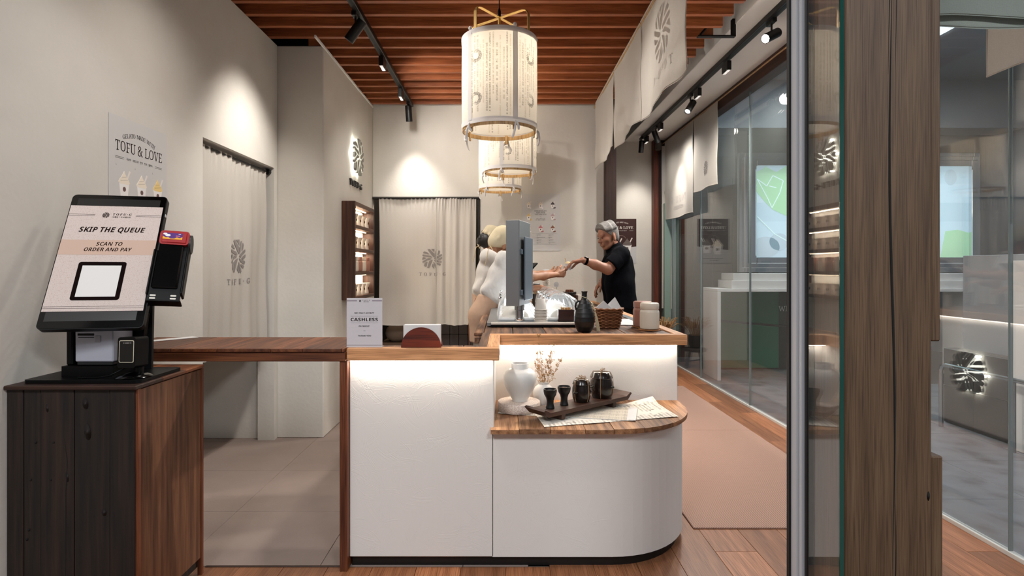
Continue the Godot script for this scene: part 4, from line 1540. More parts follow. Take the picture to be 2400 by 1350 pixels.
func storage_jar(pos: Vector3, r: float, h: float, m: Material, label: String, group: String) -> Node3D:
	var o := thing("storage_jar", label, "jar", pos, 0, group)
	part(o, "body", MB.new().lathe(Transform3D(), [Vector2(0, 0), Vector2(r * 0.86, 0), Vector2(r * 0.95, h * 0.02), Vector2(r, h * 0.09), Vector2(r, h * 0.62), Vector2(r * 0.97, h * 0.69), Vector2(r * 0.9, h * 0.725), Vector2(r * 0.9, h * 0.75), Vector2(0, h * 0.75)], 36), m)
	part(o, "lid", MB.new().lathe(Transform3D(), [Vector2(0, h * 0.752), Vector2(r * 0.93, h * 0.752), Vector2(r * 0.965, h * 0.765), Vector2(r * 0.975, h * 0.93), Vector2(r * 0.93, h * 0.985), Vector2(r * 0.82, h), Vector2(0, h)], 36), m)
	return o

func kiosk() -> void:
	var o := thing("ordering_kiosk", "black ordering kiosk with a tall tilted screen reading SKIP THE QUEUE", "kiosk")
	# base plate
	var mb := MB.new()
	slab(mb, round_rect(-1.438, 2.085, 0.40, 0.262, 0.02), 0.8575, 0.869)
	part(o, "base_plate", mb, M.black_plastic)
	mb = MB.new()
	mb.ball(at(-1.605, 0.872, 2.17), Vector3(0.012, 0.008, 0.012), 12, 8)
	part(o, "screw_cap", mb, M.black_plastic)
	# column with a hollow that holds the printer
	mb = MB.new()
	var prof := PackedVector2Array([Vector2(-1.553, 0.869), Vector2(-1.372, 0.869), Vector2(-1.34, 1.0), Vector2(-1.33, 1.08), Vector2(-1.51, 1.08), Vector2(-1.535, 1.0), Vector2(-1.553, 0.96)])
	mb.prism(Transform3D(Basis(), P(0, 0, 2.16)), prof, 0, 0.02)
	mb.prism(Transform3D(Basis(), P(0, 0, 2.16)), PackedVector2Array([Vector2(-1.553, 0.869), Vector2(-1.372, 0.869), Vector2(-1.372, 0.905), Vector2(-1.553, 0.905)]), 0.02, 0.14)
	mb.bb(P(-1.553, 0.905, 2.04), P(-1.53, 1.05, 2.15), 0.004)
	part(o, "column", mb, M.black_plastic)
	mb = MB.new()
	mb.prism(Transform3D(Basis(), P(0, 0, 2.19)), PackedVector2Array([Vector2(-1.42, 0.869), Vector2(-1.335, 0.869), Vector2(-1.33, 1.1), Vector2(-1.33, 1.16), Vector2(-1.42, 1.16)]), 0, 0.012)
	part(o, "back_plate", mb, M.dark_slate)
	# tilted display: basis from its measured corners
	var up := Vector3(-0.058, 0.477, -0.247).normalized()
	var right := Vector3(0.972, 0.0, -0.235)
	right = (right - up * right.dot(up)).normalized()
	var out := right.cross(up).normalized()
	var T := Transform3D(Basis(right, up, out), (P(-1.55, 1.047, 1.93) + P(-1.235, 1.047, 1.94) + P(-1.608, 1.524, 2.177) + P(-1.294, 1.524, 2.187)) / 4)
	mb = MB.new()
	mb.prism(T, round_rect(0, 0, 0.318, 0.542, 0.016), -0.026, -0.002)
	part(o, "display_case", mb, M.black_plastic)
	mb = MB.new()
	mb.prism(T, round_rect(0, 0, 0.312, 0.536, 0.014), -0.002, 0.0)
	part(o, "glass_front", mb, M.black_gloss)
	mb = MB.new()
	mb.prism(T, rect(0, 0.236, 0.274, 0.034), 0, 0.0006, false)
	part(o, "screen_band", mb, mat("screen_off", Color(0.10, 0.095, 0.09), 0.3))
	mb = MB.new()
	mb.prism(T, rect(-0.004, -0.226, 0.274, 0.034), 0, 0.0006, false)
	part(o, "screen_band", mb, M.screen_off)
	# the sheet fixed over it
	var sheet := MB.new()
	sheet.prism(T, rect(-0.002, 0.006, 0.305, 0.428), 0.001, 0.0018)
	part(o, "notice_sheet", sheet, M.kraft_paper, "kraft paper notice")
	mb = MB.new()
	mb.prism(T, rect(-0.002, 0.043, 0.305, 0.061), 0.0018, 0.0022, false)
	part(o, "notice_band", mb, mat("peach_band", Color(0.77, 0.655, 0.59), 0.8))
	mb = MB.new()
	var z := 0.0024
	write(mb, T * Transform3D(Basis(), Vector3(-0.002, 0.115, 0)), "SKIP THE QUEUE", 0.0205, font(false, 700), 1.0, z, 0.2, 0.215)
	write(mb, T * Transform3D(Basis(), Vector3(0.0, 0.057, 0)), "SCAN TO", 0.0142, font(false, 700), 1.0, z, 0.2, 0.083)
	write(mb, T * Transform3D(Basis(), Vector3(-0.001, 0.034, 0)), "ORDER AND PAY", 0.0142, font(false, 700), 1.0, z, 0.2, 0.153)
	mark(mb, T * Transform3D(Basis(), Vector3(-0.034, 0.180, 0)), 0.0115, z)
	write(mb, T * Transform3D(Basis(), Vector3(0.019, 0.184, 0)), "TOFU·G", 0.0085, font(true, 700), 1.6, z, 0.15, 0.062)
	hangul(mb, T * Transform3D(Basis(), Vector3(0.019, 0.172, 0)), "강릉집|두부젤라또", 0.0062, z)
	for s in [-1, 1]:
		for e in [0, 1]:
			mb.prism(T, rect(-0.002 + s * 0.110, 0.182 - 0.0055 * e, 0.085, 0.0008), 0, z, false)
	for e in [0, 1]:
		mb.prism(T, rect(-0.002, -0.190 - 0.007 * e, 0.303, 0.0008), 0, z, false)
	part(o, "lettering", mb, M.ink_brown)
	# the code is left out: its dark frame and white field stay
	mb = MB.new()
	mb.prism(T, round_rect(-0.006, -0.092, 0.150, 0.150, 0.009), 0.0018, 0.0026, false)
	part(o, "code_frame", mb, mat("frame_brown", Color(0.075, 0.045, 0.045), 0.7))
	mb = MB.new()
	mb.prism(T, rect(-0.006, -0.093, 0.122, 0.122), 0.0026, 0.003, false)
	part(o, "code_field", mb, M.paper_white)
	mb = MB.new()
	mb.box(T * Transform3D(Basis(), Vector3(0.159, 0.19, -0.013)), Vector3(0.004, 0.012, 0.012), 0.001)
	part(o, "side_light", mb, M.white_plastic)
	# receipt printer in the column
	var p := thing("receipt_printer", "light grey receipt printer under the kiosk screen", "printer", P(-1.442, 0.907, 2.075))
	part(p, "housing", MB.new().bb(Vector3(-0.068, 0.012, -0.06), Vector3(0.066, 0.135, 0.05), 0.004), M.printer_grey)
	part(p, "foot_plinth", MB.new().bb(Vector3(-0.064, 0, -0.055), Vector3(0.062, 0.012, 0.045), 0.002), M.dark_slate)
	part(p, "button_panel", MB.new().bb(Vector3(-0.058, 0.105, 0.0495), Vector3(0.0, 0.113, 0.0515), 0.001), M.black_plastic)
	part(p, "paper_slot", MB.new().bb(Vector3(-0.056, 0.098, 0.0495), Vector3(0.0, 0.1005, 0.0508), 0.0005), M.black_void)
	part(p, "cover_latch", MB.new().bb(Vector3(0.005, 0.082, 0.0495), Vector3(0.024, 0.105, 0.053), 0.002), mat("latch_grey", Color(0.58, 0.58, 0.61), 0.5))
	# scanner device on its round stand
	var s := thing("code_scanner", "small black scanner with a white framed window on a round stand", "scanner", P(-1.296, 0.8695, 2.015), -7)
	part(s, "stand_disc", MB.new().lathe(Transform3D(), [Vector2(0, 0), Vector2(0.056, 0), Vector2(0.058, 0.002), Vector2(0.05, 0.008), Vector2(0.02, 0.016), Vector2(0, 0.017)], 36), M.black_gloss)
	part(s, "stem", MB.new().cyl(Transform3D(Basis(), Vector3(0.012, 0.022, -0.012)), 0.014, 0.026), M.black_plastic)
	mb = MB.new()
	mb.prism(Transform3D(Basis.from_euler(Vector3(-0.06, 0, 0.02)), Vector3(-0.008, 0.087, 0.012)), round_rect(0, 0, 0.068, 0.106, 0.010), -0.05, 0.012)
	part(s, "housing", mb, M.black_plastic)
	var W := Transform3D(Basis.from_euler(Vector3(-0.06, 0, 0.02)), Vector3(-0.008, 0.087, 0.012))
	mb = MB.new()
	mb.prism(W, round_rect(0, 0.004, 0.056, 0.076, 0.005), 0.012, 0.0125, false)
	part(s, "window_rim", mb, mat("cream_line", Color(0.83, 0.79, 0.70), 0.5))
	mb = MB.new()
	mb.prism(W, round_rect(0, 0.004, 0.0515, 0.0715, 0.004), 0.0125, 0.013, false)
	part(s, "window", mb, M.black_gloss)
	mb = MB.new()
	for k in 5:
		mb.prism(W, rect(-0.01 + 0.0065 * k, 0.033, 0.0035 if k != 2 else 0.008, 0.002), 0.013, 0.0133, false)
	part(s, "lettering", mb, M.ink_light)
	# its cable
	solo("cable", MB.new().tube([P(-1.325, 0.90, 2.02), P(-1.335, 0.893, 1.995), P(-1.36, 0.879, 1.985), P(-1.40, 0.8725, 1.985), P(-1.47, 0.8715, 1.985)], 0.002, 6), M.black_plastic, "thin black cable from the scanner across the kiosk base", "cable")
	# payment terminal in its cradle
	var c := thing("payment_terminal", "red and black card terminal in a cradle beside the kiosk screen", "card terminal")
	var V := Transform3D(Basis(right, up, out).orthonormalized(), P(-1.215, 1.26, 2.09))
	V.basis = V.basis * Basis(Vector3.UP, 0.12)
	mb = MB.new()
	mb.prism(V, PackedVector2Array([Vector2(-0.052, -0.14), Vector2(0.05, -0.14), Vector2(0.05, 0.085), Vector2(-0.046, 0.085), Vector2(-0.052, 0.03)]), -0.012, 0.0)
	mb.box(V * Transform3D(Basis(), Vector3(0.052, -0.02, -0.02)), Vector3(0.008, 0.19, 0.05), 0.003)
	mb.box(V * Transform3D(Basis(), Vector3(-0.054, -0.03, -0.006)), Vector3(0.006, 0.18, 0.03), 0.002)
	mb.box(V * Transform3D(Basis(), Vector3(0, -0.142, -0.02)), Vector3(0.108, 0.006, 0.045), 0.002)
	part(c, "cradle", mb, M.black_plastic)
	part(c, "terminal_body", MB.new().box(V * Transform3D(Basis(), Vector3(-0.004, 0.0, 0.004)), Vector3(0.082, 0.19, 0.014), 0.005), M.black_gloss)
	mb = MB.new()
	for k in 4:
		mb.prism(V, round_rect(-0.035 + 0.064 * (k % 2), -0.122 - 0.011 * (k / 2), 0.019, 0.006, 0.0028), 0, 0.0006, false)
	part(c, "slot", mb, M.ink_white)
	var H := V * Transform3D(Basis(Vector3.RIGHT, 0.05), Vector3(0.004, 0.108, 0.0))
	mb = MB.new()
	mb.prism(H, round_rect(0, 0, 0.096, 0.056, 0.012), -0.03, 0.016)
	mb.box(H * Transform3D(Basis(), Vector3(0, 0, 0.016)), Vector3(0.08, 0.044, 0.006), 0.003)
	part(c, "printer_cover", mb, M.red_plastic, "red plastic printer cover")
	mb = MB.new()
	mb.lathe(H * Transform3D(Basis(Vector3.BACK, PI / 2), Vector3(0.05, -0.008, -0.02)), [Vector2(0, -0.004), Vector2(0.036, -0.004), Vector2(0.036, 0.004), Vector2(0, 0.004)], 20)
	part(c, "roll_end", mb, M.dark_slate)
	mb = MB.new()
	mb.colored = true
	mb.col = Color(0.10, 0.03, 0.20)
	mb.prism(H, rect(-0.006, 0.004, 0.064, 0.026), 0.019, 0.0195, false)
	mb.col = Color(0.85, 0.42, 0.04)
	mb.prism(H, PackedVector2Array([Vector2(-0.038, -0.009), Vector2(0.026, -0.009), Vector2(0.026, 0.002), Vector2(0.018, -0.003), Vector2(0.008, 0.0), Vector2(0.0, -0.006), Vector2(-0.012, -0.007), Vector2(-0.02, -0.001), Vector2(-0.028, -0.003), Vector2(-0.038, 0.003)]), 0.0195, 0.02, false)
	mb.col = Color(0.85, 0.84, 0.86)
	mb.prism(H, disc(-0.031, 0.012, 0.007, 0.004, 10), 0.0195, 0.02, false)
	mb.prism(H, disc(-0.022, 0.007, 0.009, 0.005, 10), 0.0195, 0.02, false)
	mb.prism(H, rect(0.016, 0.0125, 0.008, 0.002), 0.0195, 0.02, false)
	mb.col = Color(0.7, 0.2, 0.25)
	mb.prism(H, rect(0.011, 0.005, 0.014, 0.0035), 0.0195, 0.02, false)
	part(c, "sticker", mb, M.print_colours)
	mb = MB.new()
	write(mb, H * Transform3D(Basis(), Vector3(-0.03, -0.018, 0)), "imin", 0.005, font(false), 1.0, 0.0195)
	part(c, "lettering", mb, mat("faint_red", Color(0.75, 0.3, 0.3), 0.5))

func lanterns() -> void:
	var spots := [[-0.027, 3.09, 0.0, 0.20], [0.046, 4.43, 0.5, 0.20], [-0.04, 5.42, 0.2, 0.20]]
	var labels := ["largest fabric lantern, nearest the entrance, with bamboo hoops and printed script", "middle fabric lantern of the row, half hidden behind the nearest one", "farthest and smallest looking fabric lantern near the back wall"]
	for i in 3:
		var s = spots[i]
		var base := 1.975
		var o := thing("fabric_lantern", labels[i], "lantern", P(s[0], base, s[1]), 0, "printed fabric lanterns")
		var r := 0.2
		var H := 0.50
		var turn: float = s[2]
		# hoops
		for y in [0.012, H - 0.01]:
			var hp := MB.new()
			hp.lathe(Transform3D(Basis(), Vector3(0, y, 0)), [Vector2(r - 0.008, -0.013), Vector2(r - 0.003, -0.013), Vector2(r - 0.003, 0.009), Vector2(r - 0.008, 0.009), Vector2(r - 0.008, -0.013)], 48)
			part(o, "hoop", hp, M.bamboo)
		# fabric drum with a seam at every upright
		var fab := MB.new()
		var prof := []
		for k in 9:
			prof.append(Vector2(r + 0.0015 * sin(PI * k / 8.0), 0.03 + (H - 0.05) * k / 8.0))
		fab.lathe(Transform3D(Basis(Vector3.UP, turn), Vector3.ZERO), prof, 60)
		part(o, "shade", fab, M.lantern_paper)
		for y in [0.026, H - 0.018]:
			var hem := MB.new()
			hem.lathe(Transform3D(Basis(), Vector3(0, y, 0)), [Vector2(r + 0.0025, -0.013), Vector2(r + 0.0025, 0.013)], 60)
			part(o, "hem", hem, M.lantern_hem)
		for k in 5:
			var a := turn + 0.42 + TAU * k / 5
			var e := Vector3(sin(a), 0, cos(a))
			var sm := MB.new()
			var sx := Vector3(cos(a), 0, -sin(a)) * 0.014
			var sc := e * (r + 0.0035)
			sm.quad(sc - sx + Vector3(0, 0.03, 0), sc + sx + Vector3(0, 0.03, 0), sc + sx + Vector3(0, H - 0.02, 0), sc - sx + Vector3(0, H - 0.02, 0))
			part(o, "seam", sm, M.lantern_hem)
			var st := MB.new()
			st.box(Transform3D(Basis(Vector3.UP, a), e * (r - 0.012) + Vector3(0, 0.002, 0)), Vector3(0.015, 0.05, 0.006), 0.001)
			part(o, "upright_foot", st, M.bamboo)
			# cloth ties at the foot and the head
			for q in 2:
				var sgn := -1.0 if q == 0 else 1.0
				var tp := []
				for n in 6:
					var f := n / 5.0
					tp.append(e * (r + 0.004 + 0.012 * sin(f * PI)) + Vector3(cos(a) * sgn * 0.018 * f, (0.015 if q == 0 else 0.02) - f * (0.085 if q == 0 else 0.045), -sin(a) * sgn * 0.018 * f))
				var tie := MB.new()
				tie.tube(tp, [0.002, 0.005, 0.006, 0.006, 0.006, 0.004], 6)
				part(o, "tie", tie, M.lantern_hem)
			var kn := MB.new()
			kn.ball(Transform3D(Basis(), e * (r - 0.002) + Vector3(0, H + 0.005, 0)), Vector3(0.011, 0.012, 0.009), 10, 6)
			part(o, "knot", kn, M.lantern_hem)
		# crossed handle straps above
		for k in 2:
			var a := turn + 0.9 + PI / 2 * k
			var dirv := Vector3(sin(a), 0, cos(a))
			var top := 0.115
			var pts := [-dirv * (r - 0.006) + Vector3(0, H - 0.03, 0), -dirv * (r - 0.006) + Vector3(0, H + top - 0.03, 0), -dirv * (r - 0.02) + Vector3(0, H + top - 0.007, 0), -dirv * (r - 0.045) + Vector3(0, H + top, 0), dirv * (r - 0.045) + Vector3(0, H + top, 0), dirv * (r - 0.02) + Vector3(0, H + top - 0.007, 0), dirv * (r - 0.006) + Vector3(0, H + top - 0.03, 0), dirv * (r - 0.006) + Vector3(0, H - 0.03, 0)]
			var strap := MB.new()
			var side := dirv.cross(Vector3.UP) * 0.010
			for n in 7:
				var p0: Vector3 = pts[n]
				var p1: Vector3 = pts[n + 1]
				var nrm := (p1 - p0).normalized().cross(side).normalized() * 0.002
				var c := Transform3D(Basis(side.normalized(), nrm.normalized(), side.normalized().cross(nrm.normalized())), (p0 + p1) / 2 + Vector3(0, 0.003 * k, 0))
				strap.box(c, Vector3(0.02, 0.004, p0.distance_to(p1) + 0.003), 0.001)
			part(o, "handle", strap, M.brass)
		part(o, "socket_rod", MB.new().cyl(Transform3D(Basis(), Vector3(0, H + 0.075, 0)), 0.007, 0.09), M.brass)
		part(o, "bulb_holder", MB.new().cyl(Transform3D(Basis(), Vector3(0, H - 0.02, 0)), 0.02, 0.10), M.brass)
		part(o, "bulb", MB.new().ball(Transform3D(Basis(), Vector3(0, H - 0.15, 0)), Vector3(0.05, 0.055, 0.05)), glow("bulb_glow", Color(1.0, 0.88, 0.68), 3.0))
		part(o, "cable_grip", MB.new().lathe(Transform3D(Basis(), Vector3(0, H + 0.12, 0)), [Vector2(0.009, 0), Vector2(0.009, 0.03), Vector2(0.003, 0.05), Vector2(0.0, 0.05)], 12), M.black_plastic)
		part(o, "cable", MB.new().tube([Vector3(0, H + 0.15, 0), Vector3(0, 3.12 - base, 0)], 0.003, 6), M.black_plastic)
		omni(o, Vector3(0, H - 0.15, 0), Color(1.0, 0.95, 0.87), LANTERN, 0.05)

const LANTERN := 0.07
const SPOT := 1.0

func track_head(where: Vector3, to: Vector3, label: String, track_h: float, col: Color, e: float, cone := 26.0, lit := 1.5) -> void:
	var o := thing("track_spotlight", label, "spotlight", where)
	var d := (to - where).normalized()
	var side := d.cross(Vector3.UP).normalized()
	var B := Basis(side, -d, side.cross(-d))
	part(o, "barrel", MB.new().lathe(Transform3D(B, Vector3.ZERO), [Vector2(0.0, 0.075), Vector2(0.029, 0.075), Vector2(0.032, 0.072), Vector2(0.032, -0.075), Vector2(0.028, -0.075), Vector2(0.028, -0.062), Vector2(0, -0.062)], 24), M.black_metal)
	part(o, "lens", MB.new().cyl(Transform3D(B, d * 0.066), 0.027, 0.004, 24), glow("spot_lens_%s" % str(lit), col, lit))
	part(o, "stem", MB.new().tube([Vector3(0, track_h - where.y, 0) + Vector3(0, 0, 0), Vector3(0, 0.02, 0), -d * 0.03], 0.007, 8), M.black_metal)
	part(o, "adapter", MB.new().box(Transform3D(Basis(), Vector3(0, track_h - where.y - 0.012, 0)), Vector3(0.03, 0.03, 0.10), 0.003), M.black_metal)
	var l := spot(o, Vector3.ZERO, Vector3.DOWN, col, e * SPOT, cone + 8.0, 1.0, 0.05)
	l.position = d * 0.085
	l.basis = Basis.looking_at(d, Vector3.UP if absf(d.y) < 0.98 else Vector3.RIGHT)

func track_box(where: Vector3, label: String, track_h: float, col: Color, e: float, to := Vector3.ZERO) -> void:
	var o := thing("linear_spotlight", label, "spotlight", where)
	part(o, "housing", MB.new().box(Transform3D(), Vector3(0.034, 0.075, 0.12), 0.003), M.black_metal)
	for k in 5:
		part(o, "lens", MB.new().box(Transform3D(Basis(), Vector3(0, -0.0385, -0.046 + 0.023 * k)), Vector3(0.022, 0.004, 0.018), 0.001), glow("linear_lens", col, 0.35))
	part(o, "adapter", MB.new().box(Transform3D(Basis(), Vector3(0, (track_h - where.y) / 2 + 0.01, 0)), Vector3(0.02, maxf(track_h - where.y - 0.05, 0.01), 0.06), 0.002), M.black_metal)
	var l := spot(o, Vector3.ZERO, Vector3.DOWN, col, e * SPOT, 82.0, 1.0, 0.05)
	l.position = Vector3(0, -0.05, 0)
	var d := (to - where).normalized() if to != Vector3.ZERO else Vector3.DOWN
	l.basis = Basis.looking_at(d, Vector3.BACK if absf(d.y) > 0.9 else Vector3.UP)

func track_lights() -> void:
	var t := thing("light_track", "black ceiling light track below the wooden slats", "light track")
	part(t, "rail", MB.new().bb(P(-0.942, 2.846, 1.4), P(-0.902, 2.886, 5.72), 0.003), M.black_metal)
	part(t, "groove", MB.new().bb(P(-0.931, 2.8445, 1.4), P(-0.913, 2.847, 5.71), 0.001), M.gasket)
	var c := Color(1.0, 0.975, 0.945)
	track_head(P(-0.935, 2.74, 3.62), P(-1.70, 1.75, 3.70), "black cylinder spotlight nearest the entrance on the track over the slats", 2.846, c, 1.0, 32.0)
	track_box(P(-0.922, 2.80, 4.36), "black linear spotlight nearer the entrance on the track over the slats", 2.846, c, 1.15, P(0.4, 1.2, 5.4))
	track_box(P(-0.922, 2.80, 5.14), "black linear spotlight deeper in on the track over the slats", 2.846, c, 0.3, P(0.4, 1.7, 5.83))
	track_head(P(-0.922, 2.74, 5.56), P(-0.86, 1.2, 5.84), "black cylinder spotlight at the far end of the track over the slats", 2.846, c, 0.75, 28.0)
	track_head(P(-0.935, 2.74, 2.6), P(-1.70, 1.5, 2.6), "black cylinder spotlight hung above the poster on the left wall", 2.846, c, 0.22, 48.0)
	track_box(P(-0.922, 2.80, 1.9), "black linear spotlight nearest the street end of the track over the slats", 2.846, c, 0.5, P(-0.6, 0.0, 2.3))
	track_box(P(-0.922, 2.80, 3.1), "black linear spotlight between the cylinder spotlights of the slat track", 2.846, c, 1.1, P(0.2, 0.8, 3.1))
	var u := thing("light_track", "black light track under the white soffit by the glass", "light track")
	part(u, "rail", MB.new().bb(P(1.765, 2.918, 1.4), P(1.815, 2.958, 7.45), 0.003), M.black_metal)
	part(u, "groove", MB.new().bb(P(1.779, 2.9165, 1.4), P(1.801, 2.919, 7.44), 0.001), M.gasket)
	var h := 2.918
	track_head(P(1.80, 2.815, 3.88), P(-1.2, 1.0, 2.15), "lit black spotlight glaring towards the entrance under the soffit", h, c, 3.5, 30.0, 30.0)
	track_box(P(1.79, 2.865, 4.64), "black linear spotlight nearest the entrance under the soffit", h, c, 1.7)
	track_box(P(1.79, 2.865, 5.33), "black linear spotlight second from the entrance under the soffit", h, c, 1.4)
	track_head(P(1.79, 2.80, 5.54), P(0.6, 1.1, 4.6), "black cylinder spotlight tilted at the counter under the soffit", h, c, 2.0, 28.0)
	track_box(P(1.79, 2.865, 6.6), "black linear spotlight before the alcove under the soffit", h, c, 0.8)
	track_head(P(1.79, 2.80, 6.8), P(2.14, 2.0, 6.98), "black cylinder spotlight tilted at the hanging cloth by the glass", h, c, 0.8, 20.0)
	track_box(P(1.79, 2.865, 7.25), "short black linear spotlight at the alcove end under the soffit", h, c, 0.15)
	track_head(P(1.75, 2.80, 7.36), P(1.76, 1.6, 7.8), "black cylinder spotlight at the alcove end under the soffit", h, c, 0.5, 26.0)
	solo("motion_sensor", MB.new().bb(P(2.0, 2.80, 7.56), P(2.07, 2.91, 7.65), 0.012), mat("sensor_grey", Color(0.35, 0.33, 0.31), 0.5), "small grey box fixed high on the alcove post", "sensor")

# a hanging cloth: t maps (x across, y down from the top edge, z out)
func cloth(o: Node3D, t: Transform3D, w: float, h: float, folds: float, depth: float, ph: float, m: Material, gather := false, tilt := 0.0) -> Callable:
	var fn := func(x: float, y: float) -> Vector3:
		var u := x / w
		var v := -y / h
		var amp := depth * (0.35 + 0.65 * v)
		var z := amp * (sin(u * TAU * folds + ph) * 0.6 + sin(u * TAU * folds * 2.3 + ph * 2.0 + v * 1.5) * 0.3) + 0.004 * sin(v * 9.0 + u * 5.0 + ph)
		if gather and v < 0.12:
			z += (0.12 - v) / 0.12 * 0.006 * sin(u * TAU * 14.0 + ph)
		return t * Vector3(x + 0.006 * sin(v * 6.0 + ph) * (u - 0.5), y + tilt * u * v + 0.006 * sin(u * TAU * 1.3 + ph) * v, z)
	var mb := MB.new()
	mb.grid(func(u: float, v: float) -> Vector3: return fn.call(u * w, -(1.0 - v) * h), int(maxf(20, folds * 12)) if not gather else 84, 28, Vector2(w, h))
	part(o, "cloth", mb, m)
	# hems
	for e in 3:
		var hm := MB.new()
		var pts := []
		for k in 13:
			var f := k / 12.0
			pts.append(fn.call(w * f if e == 0 else (0.004 if e == 1 else w - 0.004), -h + 0.006 if e == 0 else -h * f))
		hm.tube(pts, 0.0028, 5)
		part(o, "hem", hm, m)
	return fn

func cloth_print(o: Node3D, fn: Callable, tris: Array, m: Material, called := "printed_logo", z := 0.0022) -> void:
	var mb := MB.new()
	mb.drape(tris, func(x: float, y: float) -> Vector3:
		var p: Vector3 = fn.call(x, y)
		var n: Vector3 = (fn.call(x + 0.004, y) - p).cross(fn.call(x, y + 0.004) - p).normalized()
		return p + n * z, 0.03)
	part(o, called, mb, m)

func cloths() -> void:
	var lin: Material = M.linen
	# left doorway
	var o := thing("door_curtain", "long gathered white curtain in the left wall doorway with flower print", "curtain")
	var T := Transform3D(Basis(Vector3.UP, PI / 2), P(-1.715, 1.955, 3.20))
	var fn := cloth(o, T, 0.93, 1.25, 3.0, 0.016, 0.7, lin, true)
	cloth_print(o, fn, moved(petal_tris(0.108), Vector2(0.50, -0.627)), M.ink_grey)
	cloth_print(o, fn, moved(text_tris("TOFU·G", 0.036, font(true, 700), 3.2), Vector2(0.50, -0.79)), M.ink_grey, "lettering")
	part(o, "rod", MB.new().tube([P(-1.715, 1.945, 3.19), P(-1.715, 1.945, 4.17)], 0.008), M.black_metal)
	part(o, "rod_bracket", MB.new().cyl(Transform3D(Basis(Vector3.RIGHT, PI / 2), P(-1.712, 1.945, 4.165)), 0.022, 0.03), M.black_metal)
	# back doorway: two panels with a slit
	var ct := thing("door_curtain", "split white curtain in the back doorway with flower print on its slit", "curtain")
	var Tb := Transform3D(Basis(), P(-1.262, 1.955, 5.815))
	var fa := cloth(ct, Tb, 0.575, 1.285, 1.2, 0.016, 2.2, lin, true)
	var fb := cloth(ct, Transform3D(Basis(), P(-0.687, 1.955, 5.808)), 0.40, 1.28, 2.6, 0.024, 0.6, lin, true)
	var all := moved(petal_tris(0.10), Vector2(0.535, -0.61))
	all.append_array(moved(text_tris("TOFU·G", 0.032, font(true, 700), 2.8), Vector2(0.535, -0.77)))
	var la := []
	var lb := []
	for i in range(0, all.size() - 2, 3):
		var c: Vector2 = (all[i] + all[i + 1] + all[i + 2]) / 3
		if c.x < 0.573:
			la.append_array([all[i], all[i + 1], all[i + 2]])
		else:
			for k in 3:
				lb.append(all[i + k] - Vector2(0.574, 0))
	cloth_print(ct, fa, la, M.ink_grey)
	cloth_print(ct, fb, lb, M.ink_grey)
	part(ct, "rod", MB.new().tube([P(-1.33, 1.95, 5.818), P(-0.25, 1.95, 5.818)], 0.007), M.black_metal)
	# valance over the counter: three panels, seen from behind
	var labels := ["hanging cloth panel farthest in over the counter, lit from behind", "middle hanging cloth panel over the counter with a small flower mark", "nearest hanging cloth panel over the counter with a large flower mark"]
	var ds := [5.68, 4.72, 3.80, 2.87]
	for i in 3:
		var v := thing("hanging_cloth", labels[i], "cloth", Vector3.ZERO, 0, "cloth panels over the counter")
		var w: float = ds[i] - ds[i + 1] - 0.012
		var Tv := Transform3D(Basis(Vector3.UP, -PI / 2), P(0.905, 2.862, ds[i]))
		# local x runs from deep to near
		var fv := cloth(v, Tv, w, 0.645, 1.3, 0.020, [0.4, 1.9, 3.2][i], lin, false, [0.03, 0.02, 0.03][i])
		cloth_print(v, fv, moved(petal_tris([0.13, 0.13, 0.16][i]), Vector2(w * [0.5, 0.72, 0.55][i], -0.27), true), M.ink_light, "printed_logo", -0.002)
		cloth_print(v, fv, moved(text_tris("TOFU·G", 0.055, font(true, 700), 2.2), Vector2(w * [0.5, 0.72, 0.55][i], -0.50), true), M.ink_light, "lettering", -0.002)
		var sl := MB.new()
		sl.grid(func(a: float, b: float) -> Vector3: return Tv * Vector3(a * w, 0.012 - b * 0.035, 0.010 * cos(b * PI)), 12, 4)
		part(v, "rod_sleeve", sl, lin)
	var rd := thing("cloth_rod", "thin wooden rod that carries the cloth panels over the counter", "rod")
	part(rd, "rod", MB.new().tube([P(0.905, 2.862, 2.6), P(0.905, 2.862, 5.80)], 0.008), M.bamboo)
	for d in [3.2, 5.6]:
		part(rd, "hook", MB.new().tube([P(0.905, 2.875, d), P(0.915, 2.89, d), P(0.90, 2.90, d), P(0.905, 2.93, d)], 0.0022, 6), M.steel)
	# cloths along the glass
	var rg := thing("cloth_rod", "thin rod along the glass beam carrying hanging cloths", "rod")
	part(rg, "rod", MB.new().tube([P(2.115, 2.905, 1.6), P(2.115, 2.905, 7.7)], 0.006), M.bamboo)
	for d in [4.0, 6.35]:
		part(rg, "hook", MB.new().tube([P(2.115, 2.912, d), P(2.127, 2.93, d), P(2.107, 2.94, d), P(2.115, 2.958, d)], 0.0025, 6), M.steel)
	var gs := [[7.56, 6.45, 1.03, 1.2], [6.43, 5.70, 0.815, 2.6], [2.52, 1.55, 0.82, 0.3]]
	var gl := ["long cloth with reversed lettering hanging by the glass, brightly spotlit", "shorter cloth with a small flower mark hanging by the glass", "cloth hanging by the glass near the entrance, seen behind the timber"]
